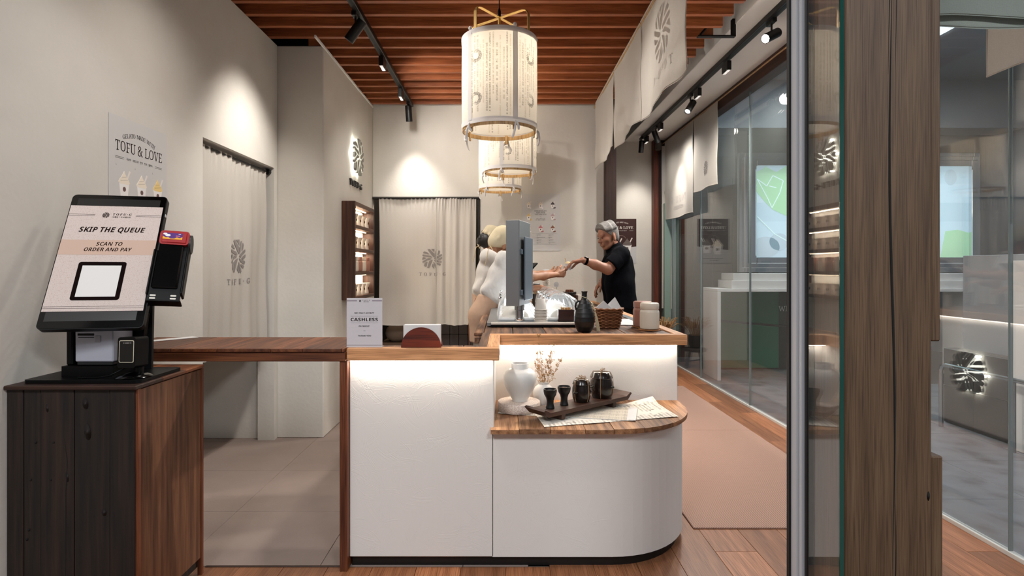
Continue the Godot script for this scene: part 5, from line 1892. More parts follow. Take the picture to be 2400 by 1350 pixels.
	for i in 3:
		var g = gs[i]
		var v := thing("hanging_cloth", gl[i], "cloth", Vector3.ZERO, 0, "cloths along the glass")
		var w: float = g[0] - g[1]
		var Tg := Transform3D(Basis(Vector3.UP, -PI / 2), P(2.115, 2.90, g[0]))
		var fg := cloth(v, Tg, w, g[2], 0.9, 0.012, g[3], lin, false, 0.0)
		if i == 0:
			cloth_print(v, fg, moved(text_tris("TOFU·G", 0.075, font(true, 700), 2.0), Vector2(w * 0.5, -0.80), true), M.ink_light, "lettering")
			var hg := MB.new()
			hangul(hg, Transform3D(), "강릉집두부젤라또", 0.042, 0)
			var ht := []
			for k in range(0, hg.v.size(), 3):
				ht.append_array([Vector2(hg.v[k].x, hg.v[k].y), Vector2(hg.v[k + 2].x, hg.v[k + 2].y), Vector2(hg.v[k + 1].x, hg.v[k + 1].y)])
			cloth_print(v, fg, moved(ht, Vector2(w * 0.5, -0.90), true), M.ink_light, "lettering")
		if i == 1:
			cloth_print(v, fg, moved(petal_tris(0.075), Vector2(w * 0.5, -0.60), true), M.ink_grey)
	# long narrow strip in the alcove corner
	var n := thing("hanging_cloth", "long narrow cloth strip with small flower marks in the alcove corner", "cloth")
	var fnn := cloth(n, Transform3D(Basis(Vector3.UP, -0.5), P(2.085, 2.86, 7.62)), 0.13, 2.15, 0.7, 0.010, 1.0, lin)
	for y in [-0.62, -1.05, -1.45]:
		cloth_print(n, fnn, moved(petal_tris(0.04), Vector2(0.07, y)), M.ink_grey)
	# greenish entrance cloth at the upper right
	var e := thing("hanging_cloth", "greenish entrance cloth hanging across the top right corner", "cloth")
	cloth(e, Transform3D(Basis(), P(1.33, 2.6, 1.78)), 0.55, 0.575, 0.8, 0.012, 0.5, M.linen_green)
	cloth(e, Transform3D(Basis(), P(1.30, 2.6, 1.80)), 0.58, 0.60, 0.6, 0.012, 1.5, M.linen_green)

# printed cup with a swirl and a spoon
func cup_picture(mb: MB, t: Transform3D, s: float, swirl: Color, extra := 0, z := 0.0006) -> void:
	mb.col = Color(0.80, 0.72, 0.66)
	mb.prism(t, PackedVector2Array([Vector2(0.13, 0.18) * s, Vector2(0.19, 0.15) * s, Vector2(0.38, 0.52) * s, Vector2(0.31, 0.55) * s]), 0, z, false)
	mb.col = Color(0.72, 0.65, 0.60)
	mb.prism(t, PackedVector2Array([Vector2(-0.31, 0.06) * s, Vector2(0.31, 0.06) * s, Vector2(0.21, -0.53) * s, Vector2(-0.21, -0.53) * s]), 0, z, false)
	mb.col = Color(0.86, 0.83, 0.80)
	mb.prism(t, PackedVector2Array([Vector2(-0.285, 0.05) * s, Vector2(0.285, 0.05) * s, Vector2(0.19, -0.515) * s, Vector2(-0.19, -0.515) * s]), 0, z * 1.4, false)
	mb.col = swirl
	mb.prism(t, PackedVector2Array([Vector2(-0.33, 0.06) * s, Vector2(-0.2, 0.0) * s, Vector2(0.2, 0.0) * s, Vector2(0.33, 0.06) * s, Vector2(0.25, 0.18) * s, Vector2(0.15, 0.28) * s, Vector2(0.05, 0.40) * s, Vector2(0.0, 0.50) * s, Vector2(-0.08, 0.38) * s, Vector2(-0.17, 0.26) * s, Vector2(-0.26, 0.17) * s]), 0, z * 1.8, false)
	mb.col = swirl.darkened(0.28)
	for q in 2:
		mb.prism(t, PackedVector2Array([Vector2(-0.22 + 0.07 * q, 0.10 + 0.13 * q) * s, Vector2(0.2 - 0.08 * q, 0.17 + 0.11 * q) * s, Vector2(0.2 - 0.08 * q, 0.195 + 0.11 * q) * s, Vector2(-0.22 + 0.07 * q, 0.125 + 0.13 * q) * s]), 0, z * 2.2, false)
	mb.col = Color(0.16, 0.09, 0.08)
	mb.prism(t, disc(0, -0.19 * s, 0.09 * s, 0.095 * s, 12), 0, z * 2.2, false)
	if extra == 1:
		mb.col = Color(0.90, 0.88, 0.86)
		mb.prism(t, rect(0.27 * s, -0.5 * s, 0.2 * s, 0.17 * s), 0, z * 2.5, false)
	elif extra == 2:
		mb.col = Color(0.75, 0.48, 0.12)
		mb.prism(t, disc(0.3 * s, -0.48 * s, 0.09 * s, 0.2 * s, 10), 0, z * 2.5, false)
	elif extra >= 3:
		mb.col = swirl.darkened(0.25)
		mb.prism(t, disc(0.2 * s, -0.5 * s, 0.12 * s, 0.1 * s, 10), 0, z * 2.5, false)
		mb.prism(t, disc(0.36 * s, -0.46 * s, 0.12 * s, 0.11 * s, 10), 0, z * 2.7, false)

const CREAM := Color(0.86, 0.76, 0.63)
const DARK := Color(0.09, 0.07, 0.075)
const GOLD := Color(0.84, 0.62, 0.27)
const MAUVE := Color(0.58, 0.40, 0.42)
const PINK := Color(0.66, 0.22, 0.24)
const CHOC := Color(0.30, 0.13, 0.085)

func posters() -> void:
	# left wall poster
	var o := thing("wall_poster", "pale poster reading TOFU & LOVE on the left wall behind the kiosk", "poster")
	o.transform = Transform3D(Basis(Vector3.UP, PI / 2), P(-1.6685, 1.612, 2.636))
	part(o, "sheet", MB.new().box(Transform3D(Basis(), Vector3(0, 0, 0.0006)), Vector3(0.414, 0.59, 0.0012), 0), M.poster_paper)
	var mb := MB.new()
	var z := 0.0018
	write_arc(mb, Transform3D(Basis(), Vector3(-0.005, 0.232, 0)), "GELATO MADE WITH", 0.018, font(true, 400), 0.30, 0.78, z)
	write(mb, Transform3D(Basis(), Vector3(0, 0.170, 0)), "TOFU & LOVE", 0.044, font(true, 400), 1.0, z, 0, 0.335)
	hangul(mb, Transform3D(Basis(), Vector3(0, 0.119, 0)), "두부와 사랑으로 만든 한국 젤라또", 0.0095, z)
	for s in [-1, 1]:
		for e in [0, 1]:
			mb.prism(Transform3D(), rect(s * 0.140, 0.121 - 0.006 * e, 0.056, 0.0012), 0, z, false)
	for k in 3:
		write(mb, Transform3D(Basis(), Vector3(-0.162 + 0.128 * k, 0.085, 0)), "%d." % (k + 1), 0.007, font(true), 1.0, z)
		write(mb, Transform3D(Basis(), Vector3(-0.110 + 0.122 * k, -0.073, 0)), ["VEGAN TOFU", "VEGAN HIGH-PROTEIN TOFU", "SWEET CORN"][k], 0.0062, font(false), 1.0, z)
		hangul(mb, Transform3D(Basis(), Vector3(-0.110 + 0.122 * k, -0.088, 0)), ["두부", "고단백두부", "옥수수"][k], 0.006, z)
	write(mb, Transform3D(Basis(), Vector3(-0.162, -0.105, 0)), "4.", 0.007, font(true), 1.0, z)
	part(o, "lettering", mb, M.ink_brown)
	mb = MB.new()
	mb.colored = true
	for k in 6:
		cup_picture(mb, Transform3D(Basis(), Vector3(-0.110 + 0.122 * (k % 3), 0.005 - 0.19 * (k / 3), 0.0012)), 0.115, [CREAM, CREAM, GOLD, DARK, MAUVE, PINK][k], [1, 1, 2, 3, 3, 3][k])
	part(o, "printed_picture", mb, M.print_colours)
	# menu poster on the back wall
	var p := thing("wall_poster", "menu poster of eight gelato cups on the back wall", "poster", P(0.371, 1.711, 5.828))
	part(p, "sheet", MB.new().box(Transform3D(Basis(), Vector3(0, 0, 0.001)), Vector3(0.394, 0.575, 0.0016), 0), M.poster_paper)
	mb = MB.new()
	mb.colored = true
	var at_ := [[-0.124, 0.178], [-0.004, 0.178], [0.118, 0.178], [-0.124, 0.060], [0.118, 0.060], [-0.004, -0.060], [0.118, -0.060]]
	for k in 7:
		cup_picture(mb, Transform3D(Basis(), Vector3(at_[k][0], at_[k][1], 0.0022)), 0.066, [CREAM, CREAM, DARK, GOLD, MAUVE, PINK, CHOC][k], [1, 1, 3, 2, 3, 3, 3][k])
	cup_picture(mb, Transform3D(Basis(), Vector3(-0.124, -0.060, 0.0022)), 0.066, CREAM, 1)
	part(p, "printed_picture", mb, M.print_colours)
	mb = MB.new()
	z = 0.0024
	for k in 3:
		write(mb, Transform3D(Basis(), Vector3(-0.004, 0.116 - 0.018 * k, 0)), ["KOREAN GELATO", "MADE WITH", "TOFU AND LOVE"][k], 0.0115, font(true), 1.0, z, 0, [0.124, 0.088, 0.120][k])
	mb.prism(Transform3D(), rect(-0.004, 0.057, 0.014, 0.001), 0, z, false)
	hangul(mb, Transform3D(Basis(), Vector3(-0.004, 0.037, 0)), "두부와 사랑으로 만든", 0.0075, z)
	hangul(mb, Transform3D(Basis(), Vector3(-0.004, 0.024, 0)), "한국 젤라또 두부젤라또", 0.0075, z)
	for k in 8:
		write(mb, Transform3D(Basis(), Vector3(at_[k][0] - 0.03 if k < 7 else -0.154, (at_[k][1] if k < 7 else -0.06) + 0.035, 0)), "%d." % ([1, 2, 3, 4, 5, 7, 8, 6][k]), 0.005, font(true), 1.0, z)
		var names := ["VEGAN TOFU", "VEGAN HIGH-PROTEIN TOFU", "BLACK SESAME", "SWEET CORN", "SWEET POTATO", "RASPBERRY", "POMEGRANATE", "BELGIAN CHOCOLATE"]
		var x := -0.05 + 0.122 * (k / 4)
		var y := -0.128 - 0.0245 * (k % 4)
		var tr := text_tris("%d. %s" % [k + 1, names[k]], 0.0048, font(false))
		var lo := 0.0
		for q in tr:
			lo = minf(lo, q.x)
		for i in range(0, tr.size() - 2, 3):
			mb.tri(v3(tr[i] + Vector2(x - lo, y), z), v3(tr[i + 1] + Vector2(x - lo, y), z), v3(tr[i + 2] + Vector2(x - lo, y), z))
		hangul(mb, Transform3D(Basis(), Vector3(x + 0.015, y - 0.009, 0)), ["두부", "고단백", "흑임자", "옥수수", "고구마", "딸기", "석류", "초코"][k], 0.0052, z)
	for y in [-0.113, -0.222]:
		mb.prism(Transform3D(), rect(0.035, y, 0.25, 0.0006), 0, z, false)
	part(p, "lettering", mb, M.ink_brown)
	# brown poster in the alcove
	var b := thing("wall_poster", "dark red brown poster reading TOFU & LOVE on the alcove wall", "poster", P(1.575, 1.615, 7.788))
	part(b, "sheet", MB.new().box(Transform3D(Basis(), Vector3(0, 0, 0.001)), Vector3(0.42, 0.60, 0.0016), 0), M.poster_brown)
	mb = MB.new()
	mb.colored = true
	mb.col = Color(0.58, 0.56, 0.55)
	mb.prism(Transform3D(), PackedVector2Array([Vector2(-0.21, -0.30), Vector2(0.21, -0.30), Vector2(0.21, -0.075), Vector2(-0.21, -0.125)]), 0, 0.0022, false)
	mb.col = Color(0.30, 0.20, 0.18)
	for k in 14:
		var a := PI * 0.15 + PI * 1.1 * k / 14
		var c := Vector2(0.0, 0.0) + Vector2(cos(a), sin(a)) * 0.075
		var e := Vector2(cos(a + 0.25), sin(a + 0.25)) * 0.075
		var nr := (e - c).normalized().orthogonal() * 0.002
		mb.prism(Transform3D(), PackedVector2Array([c - nr, e - nr, e + nr, c + nr]), 0, 0.0024, false)
	cup_picture(mb, Transform3D(Basis(), Vector3(-0.058, -0.075, 0.0022)), 0.205, CREAM, 0)
	cup_picture(mb, Transform3D(Basis(), Vector3(0.086, -0.062, 0.0022)), 0.195, Color(0.16, 0.12, 0.11), 0)
	part(b, "printed_picture", mb, M.print_colours)
	mb = MB.new()
	z = 0.0024
	write_arc(mb, Transform3D(Basis(), Vector3(0, 0.252, 0)), "GELATO MADE WITH", 0.017, font(false), 0.25, 0.80, z)
	write(mb, Transform3D(Basis(), Vector3(0, 0.180, 0)), "TOFU & LOVE", 0.036, font(true, 700), 1.0, z, 0, 0.33)
	hangul(mb, Transform3D(Basis(), Vector3(0, 0.137, 0)), "두부와사랑으로만든한국젤라또", 0.0105, z)
	for s in [-1, 1]:
		mb.prism(Transform3D(), rect(s * 0.142, 0.137, 0.052, 0.003), 0, z, false)
	part(b, "lettering", mb, M.ink_white)
	mb = MB.new()
	mb.prism(Transform3D(), rect(0, -0.235, 0.28, 0.003), 0, z, false)
	write(mb, Transform3D(Basis(), Vector3(0.0, -0.262, 0)), "TOFU·G", 0.012, font(true, 700), 1.4, z)
	mark(mb, Transform3D(Basis(), Vector3(-0.058, -0.262, 0)), 0.012, z)
	part(b, "small_print", mb, M.ink_brown)

func sheet(called: String, label: String, corners: Array, h: float, m: Material, curl := 0.0) -> void:
	# a paper sheet lying flat: corners are (x, distance)
	var o := thing(called, label, "paper")
	var a := P(corners[0][0], h, corners[0][1])
	var b := P(corners[1][0], h, corners[1][1])
	var d := P(corners[2][0], h, corners[2][1])
	var e := P(corners[3][0], h, corners[3][1])
	var mb := MB.new()
	var fn := func(u: float, v: float) -> Vector3:
		var p := a.lerp(b, u).lerp(e.lerp(d, u), v)
		return p + Vector3(0, 0.0005 + curl * pow(maxf(0.0, u + v - 1.75) / 0.25, 2.0) + 0.0004 * sin(u * 9.0 + v * 5.0), 0)
	mb.grid(fn, 16, 10, Vector2.ONE)
	mb.grid(func(u: float, v: float) -> Vector3: return fn.call(1.0 - u, v) - Vector3(0, 0.0005, 0), 4, 4, Vector2.ONE)
	part(o, "sheet", mb, m)

func shelf_display() -> void:
	var hs := 0.5885
	sheet("printed_sheet", "large sheet of printed script spread to the rounded end of the shelf", [[0.167, 2.39], [0.774, 2.56], [0.74, 2.875], [0.14, 2.60]], hs + 0.0012, M.news_sheet, 0.02)
	sheet("printed_sheet", "small corner of printed script under the speckled stone disc", [[-0.03, 2.62], [0.16, 2.565], [0.2, 2.72], [-0.01, 2.78]], hs, M.news_sheet)
	var st := thing("folded_paper", "folded sheet of dense printed script in front of the tray", "paper")
	var mb := MB.new()
	slab(mb, PackedVector2Array([Vector2(0.27, 2.545), Vector2(0.555, 2.478), Vector2(0.61, 2.70), Vector2(0.36, 2.76)]), hs + 0.0025, hs + 0.004)
	part(st, "leaf", mb, M.paper_white)
	mb = MB.new()
	mb.quad(P(0.27, hs + 0.0045, 2.546), P(0.528, hs + 0.0045, 2.486), P(0.583, hs + 0.0045, 2.705), P(0.36, hs + 0.0045, 2.758))
	part(st, "printed_leaf", mb, M.news_dense)
	mb = MB.new()
	slab(mb, PackedVector2Array([Vector2(0.535, 2.482), Vector2(0.565, 2.476), Vector2(0.625, 2.70), Vector2(0.592, 2.707)]), hs + 0.0045, hs + 0.0075)
	part(st, "fold", mb, M.paper_white)
	# stone disc
	solo("stone_disc", MB.new().lathe(Transform3D(Basis(), P(0.068, hs + 0.0005, 2.685)), [Vector2(0, 0), Vector2(0.096, 0), Vector2(0.0995, 0.004), Vector2(0.0995, 0.038), Vector2(0.097, 0.042), Vector2(0, 0.042)], 48), M.terrazzo, "round speckled stone disc that carries the big white jar", "disc")
	var jar := thing("moon_jar", "large round matt white jar on the speckled stone disc", "jar", P(0.073, hs + 0.043, 2.685))
	part(jar, "body", MB.new().lathe(Transform3D(), [Vector2(0, 0), Vector2(0.036, 0), Vector2(0.0375, 0.002), Vector2(0.0375, 0.008), Vector2(0.050, 0.028), Vector2(0.064, 0.055), Vector2(0.073, 0.080), Vector2(0.0775, 0.103), Vector2(0.0755, 0.122), Vector2(0.067, 0.137), Vector2(0.053, 0.147), Vector2(0.0415, 0.151), Vector2(0.0405, 0.153), Vector2(0.0405, 0.174), Vector2(0.0395, 0.1755), Vector2(0.036, 0.1755), Vector2(0.0355, 0.15), Vector2(0.06, 0.13), Vector2(0.068, 0.1), Vector2(0.03, 0.01), Vector2(0, 0.008)], 56), M.ceramic_white)
	var vs := thing("bottle_vase", "smaller white vase behind the stone disc holding dried sprigs", "vase", P(0.190, hs + 0.001, 2.79))
	part(vs, "body", MB.new().lathe(Transform3D(), [Vector2(0, 0), Vector2(0.034, 0), Vector2(0.044, 0.02), Vector2(0.051, 0.045), Vector2(0.050, 0.065), Vector2(0.040, 0.085), Vector2(0.028, 0.094), Vector2(0.024, 0.098), Vector2(0.0245, 0.106), Vector2(0.0265, 0.110), Vector2(0.023, 0.110), Vector2(0.021, 0.098), Vector2(0.03, 0.08), Vector2(0.03, 0.02), Vector2(0, 0.015)], 40), M.ceramic_white)
	# dried sprigs
	var r := RandomNumberGenerator.new()
	r.seed = 12
	var tips := [[0.155, 0.34, 0.0], [0.245, 0.285, 0.0], [0.235, 0.225, 0.02], [0.165, 0.235, -0.02], [0.205, 0.20, 0.03], [0.27, 0.20, -0.01], [0.14, 0.19, 0.02]]
	for k in tips.size():
		var sp := thing("dried_sprig", ["tallest dried sprig of the white vase reaching the counter edge", "tall dried sprig leaning right in the white vase", "dried sprig in the middle of the white vase", "dried sprig leaning left in the white vase", "short dried sprig at the front of the white vase", "short dried sprig farthest right in the white vase", "short dried sprig farthest left in the white vase"][k], "dried flower", P(0.190, hs + 0.03, 2.79), 0, "dried sprigs in the white vase")
		var tip := Vector3(tips[k][0] - 0.19, tips[k][1], tips[k][2])
		var stem := MB.new()
		var fl := MB.new()
		var main := []
		for n in 9:
			var f := n / 8.0
			main.append(tip * f + Vector3(0.012 * sin(f * 3.0 + k) * f, 0, 0.01 * sin(f * 2.0 + k)))
		stem.tube(main, 0.0009, 5)
		for n in 26:
			var f := r.randf_range(0.38, 1.0)
			var p: Vector3 = main[0].lerp(main[8], f)
			p = main[int(f * 7.99)]
			var dirv := Vector3(r.randf_range(-1, 1), r.randf_range(0.5, 1.3), r.randf_range(-1, 1)).normalized()
			var ln := r.randf_range(0.012, 0.04) * (1.25 - f * 0.7)
			stem.tube([p, p + dirv * ln * 0.6, p + dirv * ln + Vector3(0, 0.004, 0)], 0.0005, 4)
			for q in 4:
				var g: Vector3 = p + dirv * ln * r.randf_range(0.55, 1.05) + Vector3(r.randf_range(-1, 1), r.randf_range(-1, 1), r.randf_range(-1, 1)) * 0.004
				fl.ball(Transform3D(Basis(), g), Vector3.ONE * r.randf_range(0.0012, 0.0024), 5, 3)
		part(sp, "stem", stem, M.dry_grass)
		var fo := part(sp, "flowers", fl, M.dry_grass)
		fo.set_meta("kind", "stuff")
	# long low tray
	var tr := thing("serving_tray", "long dark wooden tray with slanted raised ends on two feet", "tray", P(0.352, hs + 0.0045, 2.648), 39.5)
	mb = MB.new()
	var prof := PackedVector2Array([Vector2(-0.262, 0.024), Vector2(0.262, 0.024), Vector2(0.292, 0.052), Vector2(0.282, 0.058), Vector2(0.252, 0.042), Vector2(-0.252, 0.042), Vector2(-0.282, 0.058), Vector2(-0.292, 0.052)])
	mb.prism(Transform3D(), prof, -0.062, 0.062)
	part(tr, "board", mb, M.tray_wood)
	for s in [-0.17, 0.17]:
		part(tr, "foot", MB.new().box(Transform3D(Basis(), Vector3(s, 0.0125, 0)), Vector3(0.022, 0.025, 0.115), 0.002), M.tray_wood)
	var ht := hs + 0.0468
	var gob := [Vector2(0, 0), Vector2(0.0185, 0), Vector2(0.0195, 0.002), Vector2(0.0185, 0.006), Vector2(0.0155, 0.02), Vector2(0.0155, 0.034), Vector2(0.019, 0.047), Vector2(0.0265, 0.060), Vector2(0.0295, 0.074), Vector2(0.0295, 0.084), Vector2(0.0272, 0.0845), Vector2(0.0268, 0.074), Vector2(0.02, 0.066), Vector2(0, 0.064)]
	for k in 2:
		var pos: Vector3 = [P(0.201, ht, 2.525), P(0.268, ht, 2.582)][k]
		var g := thing("goblet", ["shorter matt black goblet at the left end of the tray", "second matt black goblet on the tray, filled with pale crumbs"][k], "goblet", pos, 0, "black goblets on the tray")
		part(g, "bowl", MB.new().lathe(Transform3D(), gob, 36), M.ceramic_black)
		var cr := thing("crumbs", ["few pale crumbs in the left black goblet", "heap of pale crumbs in the second black goblet"][k], "crumbs", pos)
		cr.set_meta("kind", "stuff")
		mb = MB.new()
		for n in (26 if k == 0 else 60):
			var a := r.randf() * TAU
			var q := sqrt(r.randf()) * 0.022
			mb.ball(Transform3D(Basis.from_euler(Vector3(r.randf() * 3, r.randf() * 3, 0)), Vector3(cos(a) * q, 0.069 + (0.004 if k == 0 else 0.009) * (1 - q / 0.03) + r.randf() * 0.002, sin(a) * q)), Vector3(0.0035, 0.0022, 0.0026), 6, 4)
		part(cr, "grain", mb, mat("crumb", Color(0.60, 0.40, 0.28), 0.8)).set_meta("kind", "stuff")
	# lidded stoneware jars tied with twine
	for k in 2:
		var rr: float = [0.043, 0.054][k]
		var H: float = [0.104, 0.122][k]
		var o := thing("stoneware_jar", ["smaller glossy brown lidded jar tied with twine on the tray", "larger glossy brown lidded jar tied with twine on the tray"][k], "jar", [P(0.355, ht, 2.655), P(0.463, ht, 2.742)][k], [20.0, -35.0][k], "stoneware jars on the tray")
		part(o, "body", MB.new().lathe(Transform3D(), [Vector2(0, 0), Vector2(rr * 0.78, 0), Vector2(rr * 0.82, H * 0.02), Vector2(rr * 0.95, H * 0.2), Vector2(rr, H * 0.42), Vector2(rr * 0.97, H * 0.6), Vector2(rr * 0.88, H * 0.72), Vector2(rr * 0.88, H * 0.75), Vector2(0, H * 0.75)], 44), M.glaze_brown)
		part(o, "lid", MB.new().lathe(Transform3D(), [Vector2(0, H * 0.752), Vector2(rr * 0.93, H * 0.752), Vector2(rr * 0.96, H * 0.775), Vector2(rr * 0.93, H * 0.80), Vector2(rr * 0.90, H * 0.83), Vector2(rr * 0.78, H * 0.955), Vector2(rr * 0.72, H * 0.985), Vector2(rr * 0.5, H), Vector2(0, H)], 44), M.glaze_brown)
		for s in [-1.0, 1.0]:
			var pts := []
			for n in 7:
				var a: float = s * (0.9 + 0.45 * n / 6.0) + (0.5 if k == 1 else 0.0)
				pts.append(Vector3(sin(a), 0, cos(a)) * (rr * 0.97 + 0.008 * sin(PI * n / 6.0)) + Vector3(0, H * 0.46 - 0.003 * sin(PI * n / 6.0), 0))
			part(o, "lug", MB.new().tube(pts, 0.0035, 8), M.glaze_brown)
		for q in 2:
			var tw := MB.new()
			var a0 := 0.35 + q * PI / 2
			var pts := []
			for n in 25:
				var f := n / 24.0 * 2.0 - 1.0
				var e := Vector3(sin(a0), 0, cos(a0)) * signf(f)
				var g := absf(f)
				var prof2 := [Vector2(0.0, H + 0.002), Vector2(rr * 0.74, H + 0.001), Vector2(rr * 0.95, H * 0.84), Vector2(rr * 0.985, H * 0.74), Vector2(rr * 1.03, H * 0.45), Vector2(rr * 0.97, H * 0.18), Vector2(rr * 0.84, 0.003)]
				var x := g * 5.999
				var i := int(x)
				var pp: Vector2 = prof2[i].lerp(prof2[i + 1], x - i)
				pts.append(e * pp.x + Vector3(0, pp.y, 0))
			tw.tube(pts, 0.0013, 6)
			part(o, "twine", tw, M.twine)
		for q in 2:
			var pts := []
			for n in 15:
				var f := n / 14.0
				var a := 0.4 + q * 2.6
				pts.append(Vector3(sin(a) * sin(f * PI) * 0.024, H + 0.003 + 0.011 * absf(sin(f * TAU)), cos(a) * sin(f * PI) * 0.02) + Vector3(sin(f * TAU) * 0.007, 0, 0))
			part(o, "bow_loop", MB.new().tube(pts, 0.0012, 6), M.twine)

func counter_display() -> void:
	var hc := 0.9208
	# napkin holder and sign on the front ledge
	var n := thing("napkin_holder", "half round mahogany napkin holder on the front ledge", "napkin holder", P(-0.345, hc, 2.405))
	var half := PackedVector2Array()
	for i in 25:
		var a := PI * i / 24
		half.append(Vector2(cos(a) * 0.083, maxf(sin(a) * 0.083, 0.0)))
	part(n, "front_panel", MB.new().prism(Transform3D(), half, 0.012, 0.020), M.mahogany)
	part(n, "rear_panel", MB.new().prism(Transform3D(), half, -0.038, -0.030), M.mahogany)
	part(n, "base_board", MB.new().box(Transform3D(Basis(), Vector3(0, 0.003, -0.009)), Vector3(0.15, 0.006, 0.042), 0.001), M.mahogany)
	var nk := thing("napkins", "block of folded white napkins in the half round holder", "napkin", P(-0.344, hc + 0.0065, 2.414))
	for i in 6:
		part(nk, "napkin", MB.new().box(Transform3D(Basis(Vector3.UP, 0.004 * ((i * 7) % 3 - 1)), Vector3(0.0008 * ((i * 5) % 3), 0.0435, 0.014 - 0.0062 * i)), Vector3(0.153, 0.085 + 0.0008 * ((i * 3) % 3), 0.0056), 0.0018), M.paper_white)
	var s := thing("table_sign", "upright paper sign reading WE ONLY ACCEPT CASHLESS PAYMENT on the ledge", "sign", P(-0.578, hc, 2.382))
	part(s, "card", MB.new().box(Transform3D(Basis(), Vector3(0, 0.103, 0)), Vector3(0.147, 0.204, 0.0025), 0.0003), M.kraft_sign)
	part(s, "rear_foot", MB.new().box(Transform3D(Basis(), Vector3(0, 0.0015, -0.022)), Vector3(0.147, 0.003, 0.042), 0.0003), M.clear_plastic)
	var mb := MB.new()
	var z := 0.0018
	var T := Transform3D(Basis(), Vector3(0, 0.103, 0))
	write(mb, T * Transform3D(Basis(), Vector3(-0.001, 0.040, 0)), "WE ONLY ACCEPT", 0.0058, font(false, 700), 1.0, z, 0, 0.082)
	write(mb, T * Transform3D(Basis(), Vector3(-0.001, 0.013, 0)), "CASHLESS", 0.0128, font(false, 700), 1.0, z, 0, 0.112)
	write(mb, T * Transform3D(Basis(), Vector3(-0.001, -0.0145, 0)), "PAYMENT", 0.0056, font(false, 700), 1.0, z, 0, 0.044)
	write(mb, T * Transform3D(Basis(), Vector3(0, -0.054, 0)), "THANK YOU", 0.0058, font(false, 700), 1.0, z, 0, 0.054)
	mb.prism(T, rect(0, -0.034, 0.008, 0.0006), 0, z, false)
	write(mb, T * Transform3D(Basis(), Vector3(0.007, 0.0925, 0)), "TOFU·G", 0.0036, font(true, 700), 1.8, z, 0, 0.032)
	hangul(mb, T * Transform3D(Basis(), Vector3(0.007, 0.0865, 0)), "강릉집|젤라또", 0.003, z)
	mark(mb, T * Transform3D(Basis(), Vector3(-0.018, 0.090, 0)), 0.0042, z)
	part(s, "lettering", mb, M.ink_brown)
	mb = MB.new()
	for e in [0.027, 0.0]:
		mb.prism(T, rect(0, e, 0.112, 0.0006), 0, z, false)
	for e in [-1, 1]:
		mb.prism(T, rect(e * 0.052, 0.0905, 0.042, 0.0035), 0, z * 0.99, false)
	mb.prism(T, rect(0, -0.0925, 0.146, 0.002), 0, z, false)
	part(s, "rule_lines", mb, mat("violet_grey", Color(0.52, 0.48, 0.52), 0.8))
	# black jug with tassel
	var j := thing("jug", "tall matt black ribbed jug with a cream tassel on the counter", "jug", P(0.415, hc, 2.985))
	var prof := [Vector2(0, 0), Vector2(0.034, 0), Vector2(0.037, 0.003), Vector2(0.048, 0.028), Vector2(0.0535, 0.055), Vector2(0.052, 0.078), Vector2(0.047, 0.1), Vector2(0.039, 0.122), Vector2(0.029, 0.147), Vector2(0.020, 0.163), Vector2(0.0145, 0.175), Vector2(0.0132, 0.188), Vector2(0.0138, 0.199), Vector2(0.0168, 0.208), Vector2(0.0152, 0.208), Vector2(0.0115, 0.196), Vector2(0.011, 0.18), Vector2(0, 0.17)]
	var ribbed := [prof[0]]
	for i in range(1, 11):
		for q in 5:
			var f := q / 5.0
			var p: Vector2 = prof[i].lerp(prof[i + 1], f)
			ribbed.append(p + Vector2(0.0006 * (1.0 if q % 2 == 0 else -1.0) if i > 2 else 0.0, 0))
	for i in range(11, prof.size()):
		ribbed.append(prof[i])
	part(j, "body", MB.new().lathe(Transform3D(), ribbed, 48), M.ceramic_black)
	part(j, "handle", MB.new().tube([Vector3(-0.022, 0.155, 0), Vector3(-0.034, 0.157, 0), Vector3(-0.044, 0.146, 0), Vector3(-0.047, 0.130, 0), Vector3(-0.043, 0.115, 0), Vector3(-0.036, 0.108, 0)], [0.006, 0.0055, 0.005, 0.005, 0.0055, 0.007], 10), M.ceramic_black)
	var ts := thing("tassel", "cream cord and tassel hanging from the neck of the black jug", "tassel", P(0.415, hc, 2.985))
	var ring := []
	for i in 21:
		var a := TAU * i / 20
		ring.append(Vector3(cos(a) * 0.0165, 0.177 - 0.006 * cos(a), sin(a) * 0.0165))
	var cream: Material = mat("cream_cord", Color(0.78, 0.74, 0.62), 0.8)
	part(ts, "cord", MB.new().tube(ring, 0.0016, 6), cream)
	mb = MB.new()
	mb.tube([Vector3(0.0165, 0.171, 0.004), Vector3(0.032, 0.152, 0.02), Vector3(0.042, 0.131, 0.027), Vector3(0.050, 0.108, 0.026)], 0.0018, 6)
	for i in 7:
		var f := i / 6.0
		mb.ball(Transform3D(Basis(), Vector3(0.034 + 0.014 * f, 0.149 - 0.035 * f, 0.023 + 0.003 * sin(f * PI)) + Vector3(0.003 * sin(i * 2.4), 0, 0.002)), Vector3(0.005, 0.0045, 0.004), 8, 6)
	part(ts, "knots", mb, cream)
	mb = MB.new()
	for i in 26:
		var a := TAU * i / 26
		var q := 0.0045 * (0.4 + 0.6 * ((i * 7) % 5) / 4.0)
		mb.tube([Vector3(0.051 + cos(a) * q * 0.6, 0.104, 0.026 + sin(a) * q * 0.6), Vector3(0.060 + cos(a) * q * 1.2, 0.062, 0.028 + sin(a) * q * 1.2), Vector3(0.068 + cos(a) * q * 1.9, 0.004 + 0.003 * ((i * 5) % 3), 0.030 + sin(a) * q * 1.6)], 0.0011, 4)
	part(ts, "fringe", mb, cream).set_meta("kind", "stuff")
	solo("white_straw", MB.new().tube([P(0.415, hc + 0.185, 2.985), P(0.409, hc + 0.226, 2.99)], 0.0022, 8), M.white_plastic, "white straw standing in the mouth of the black jug", "straw")
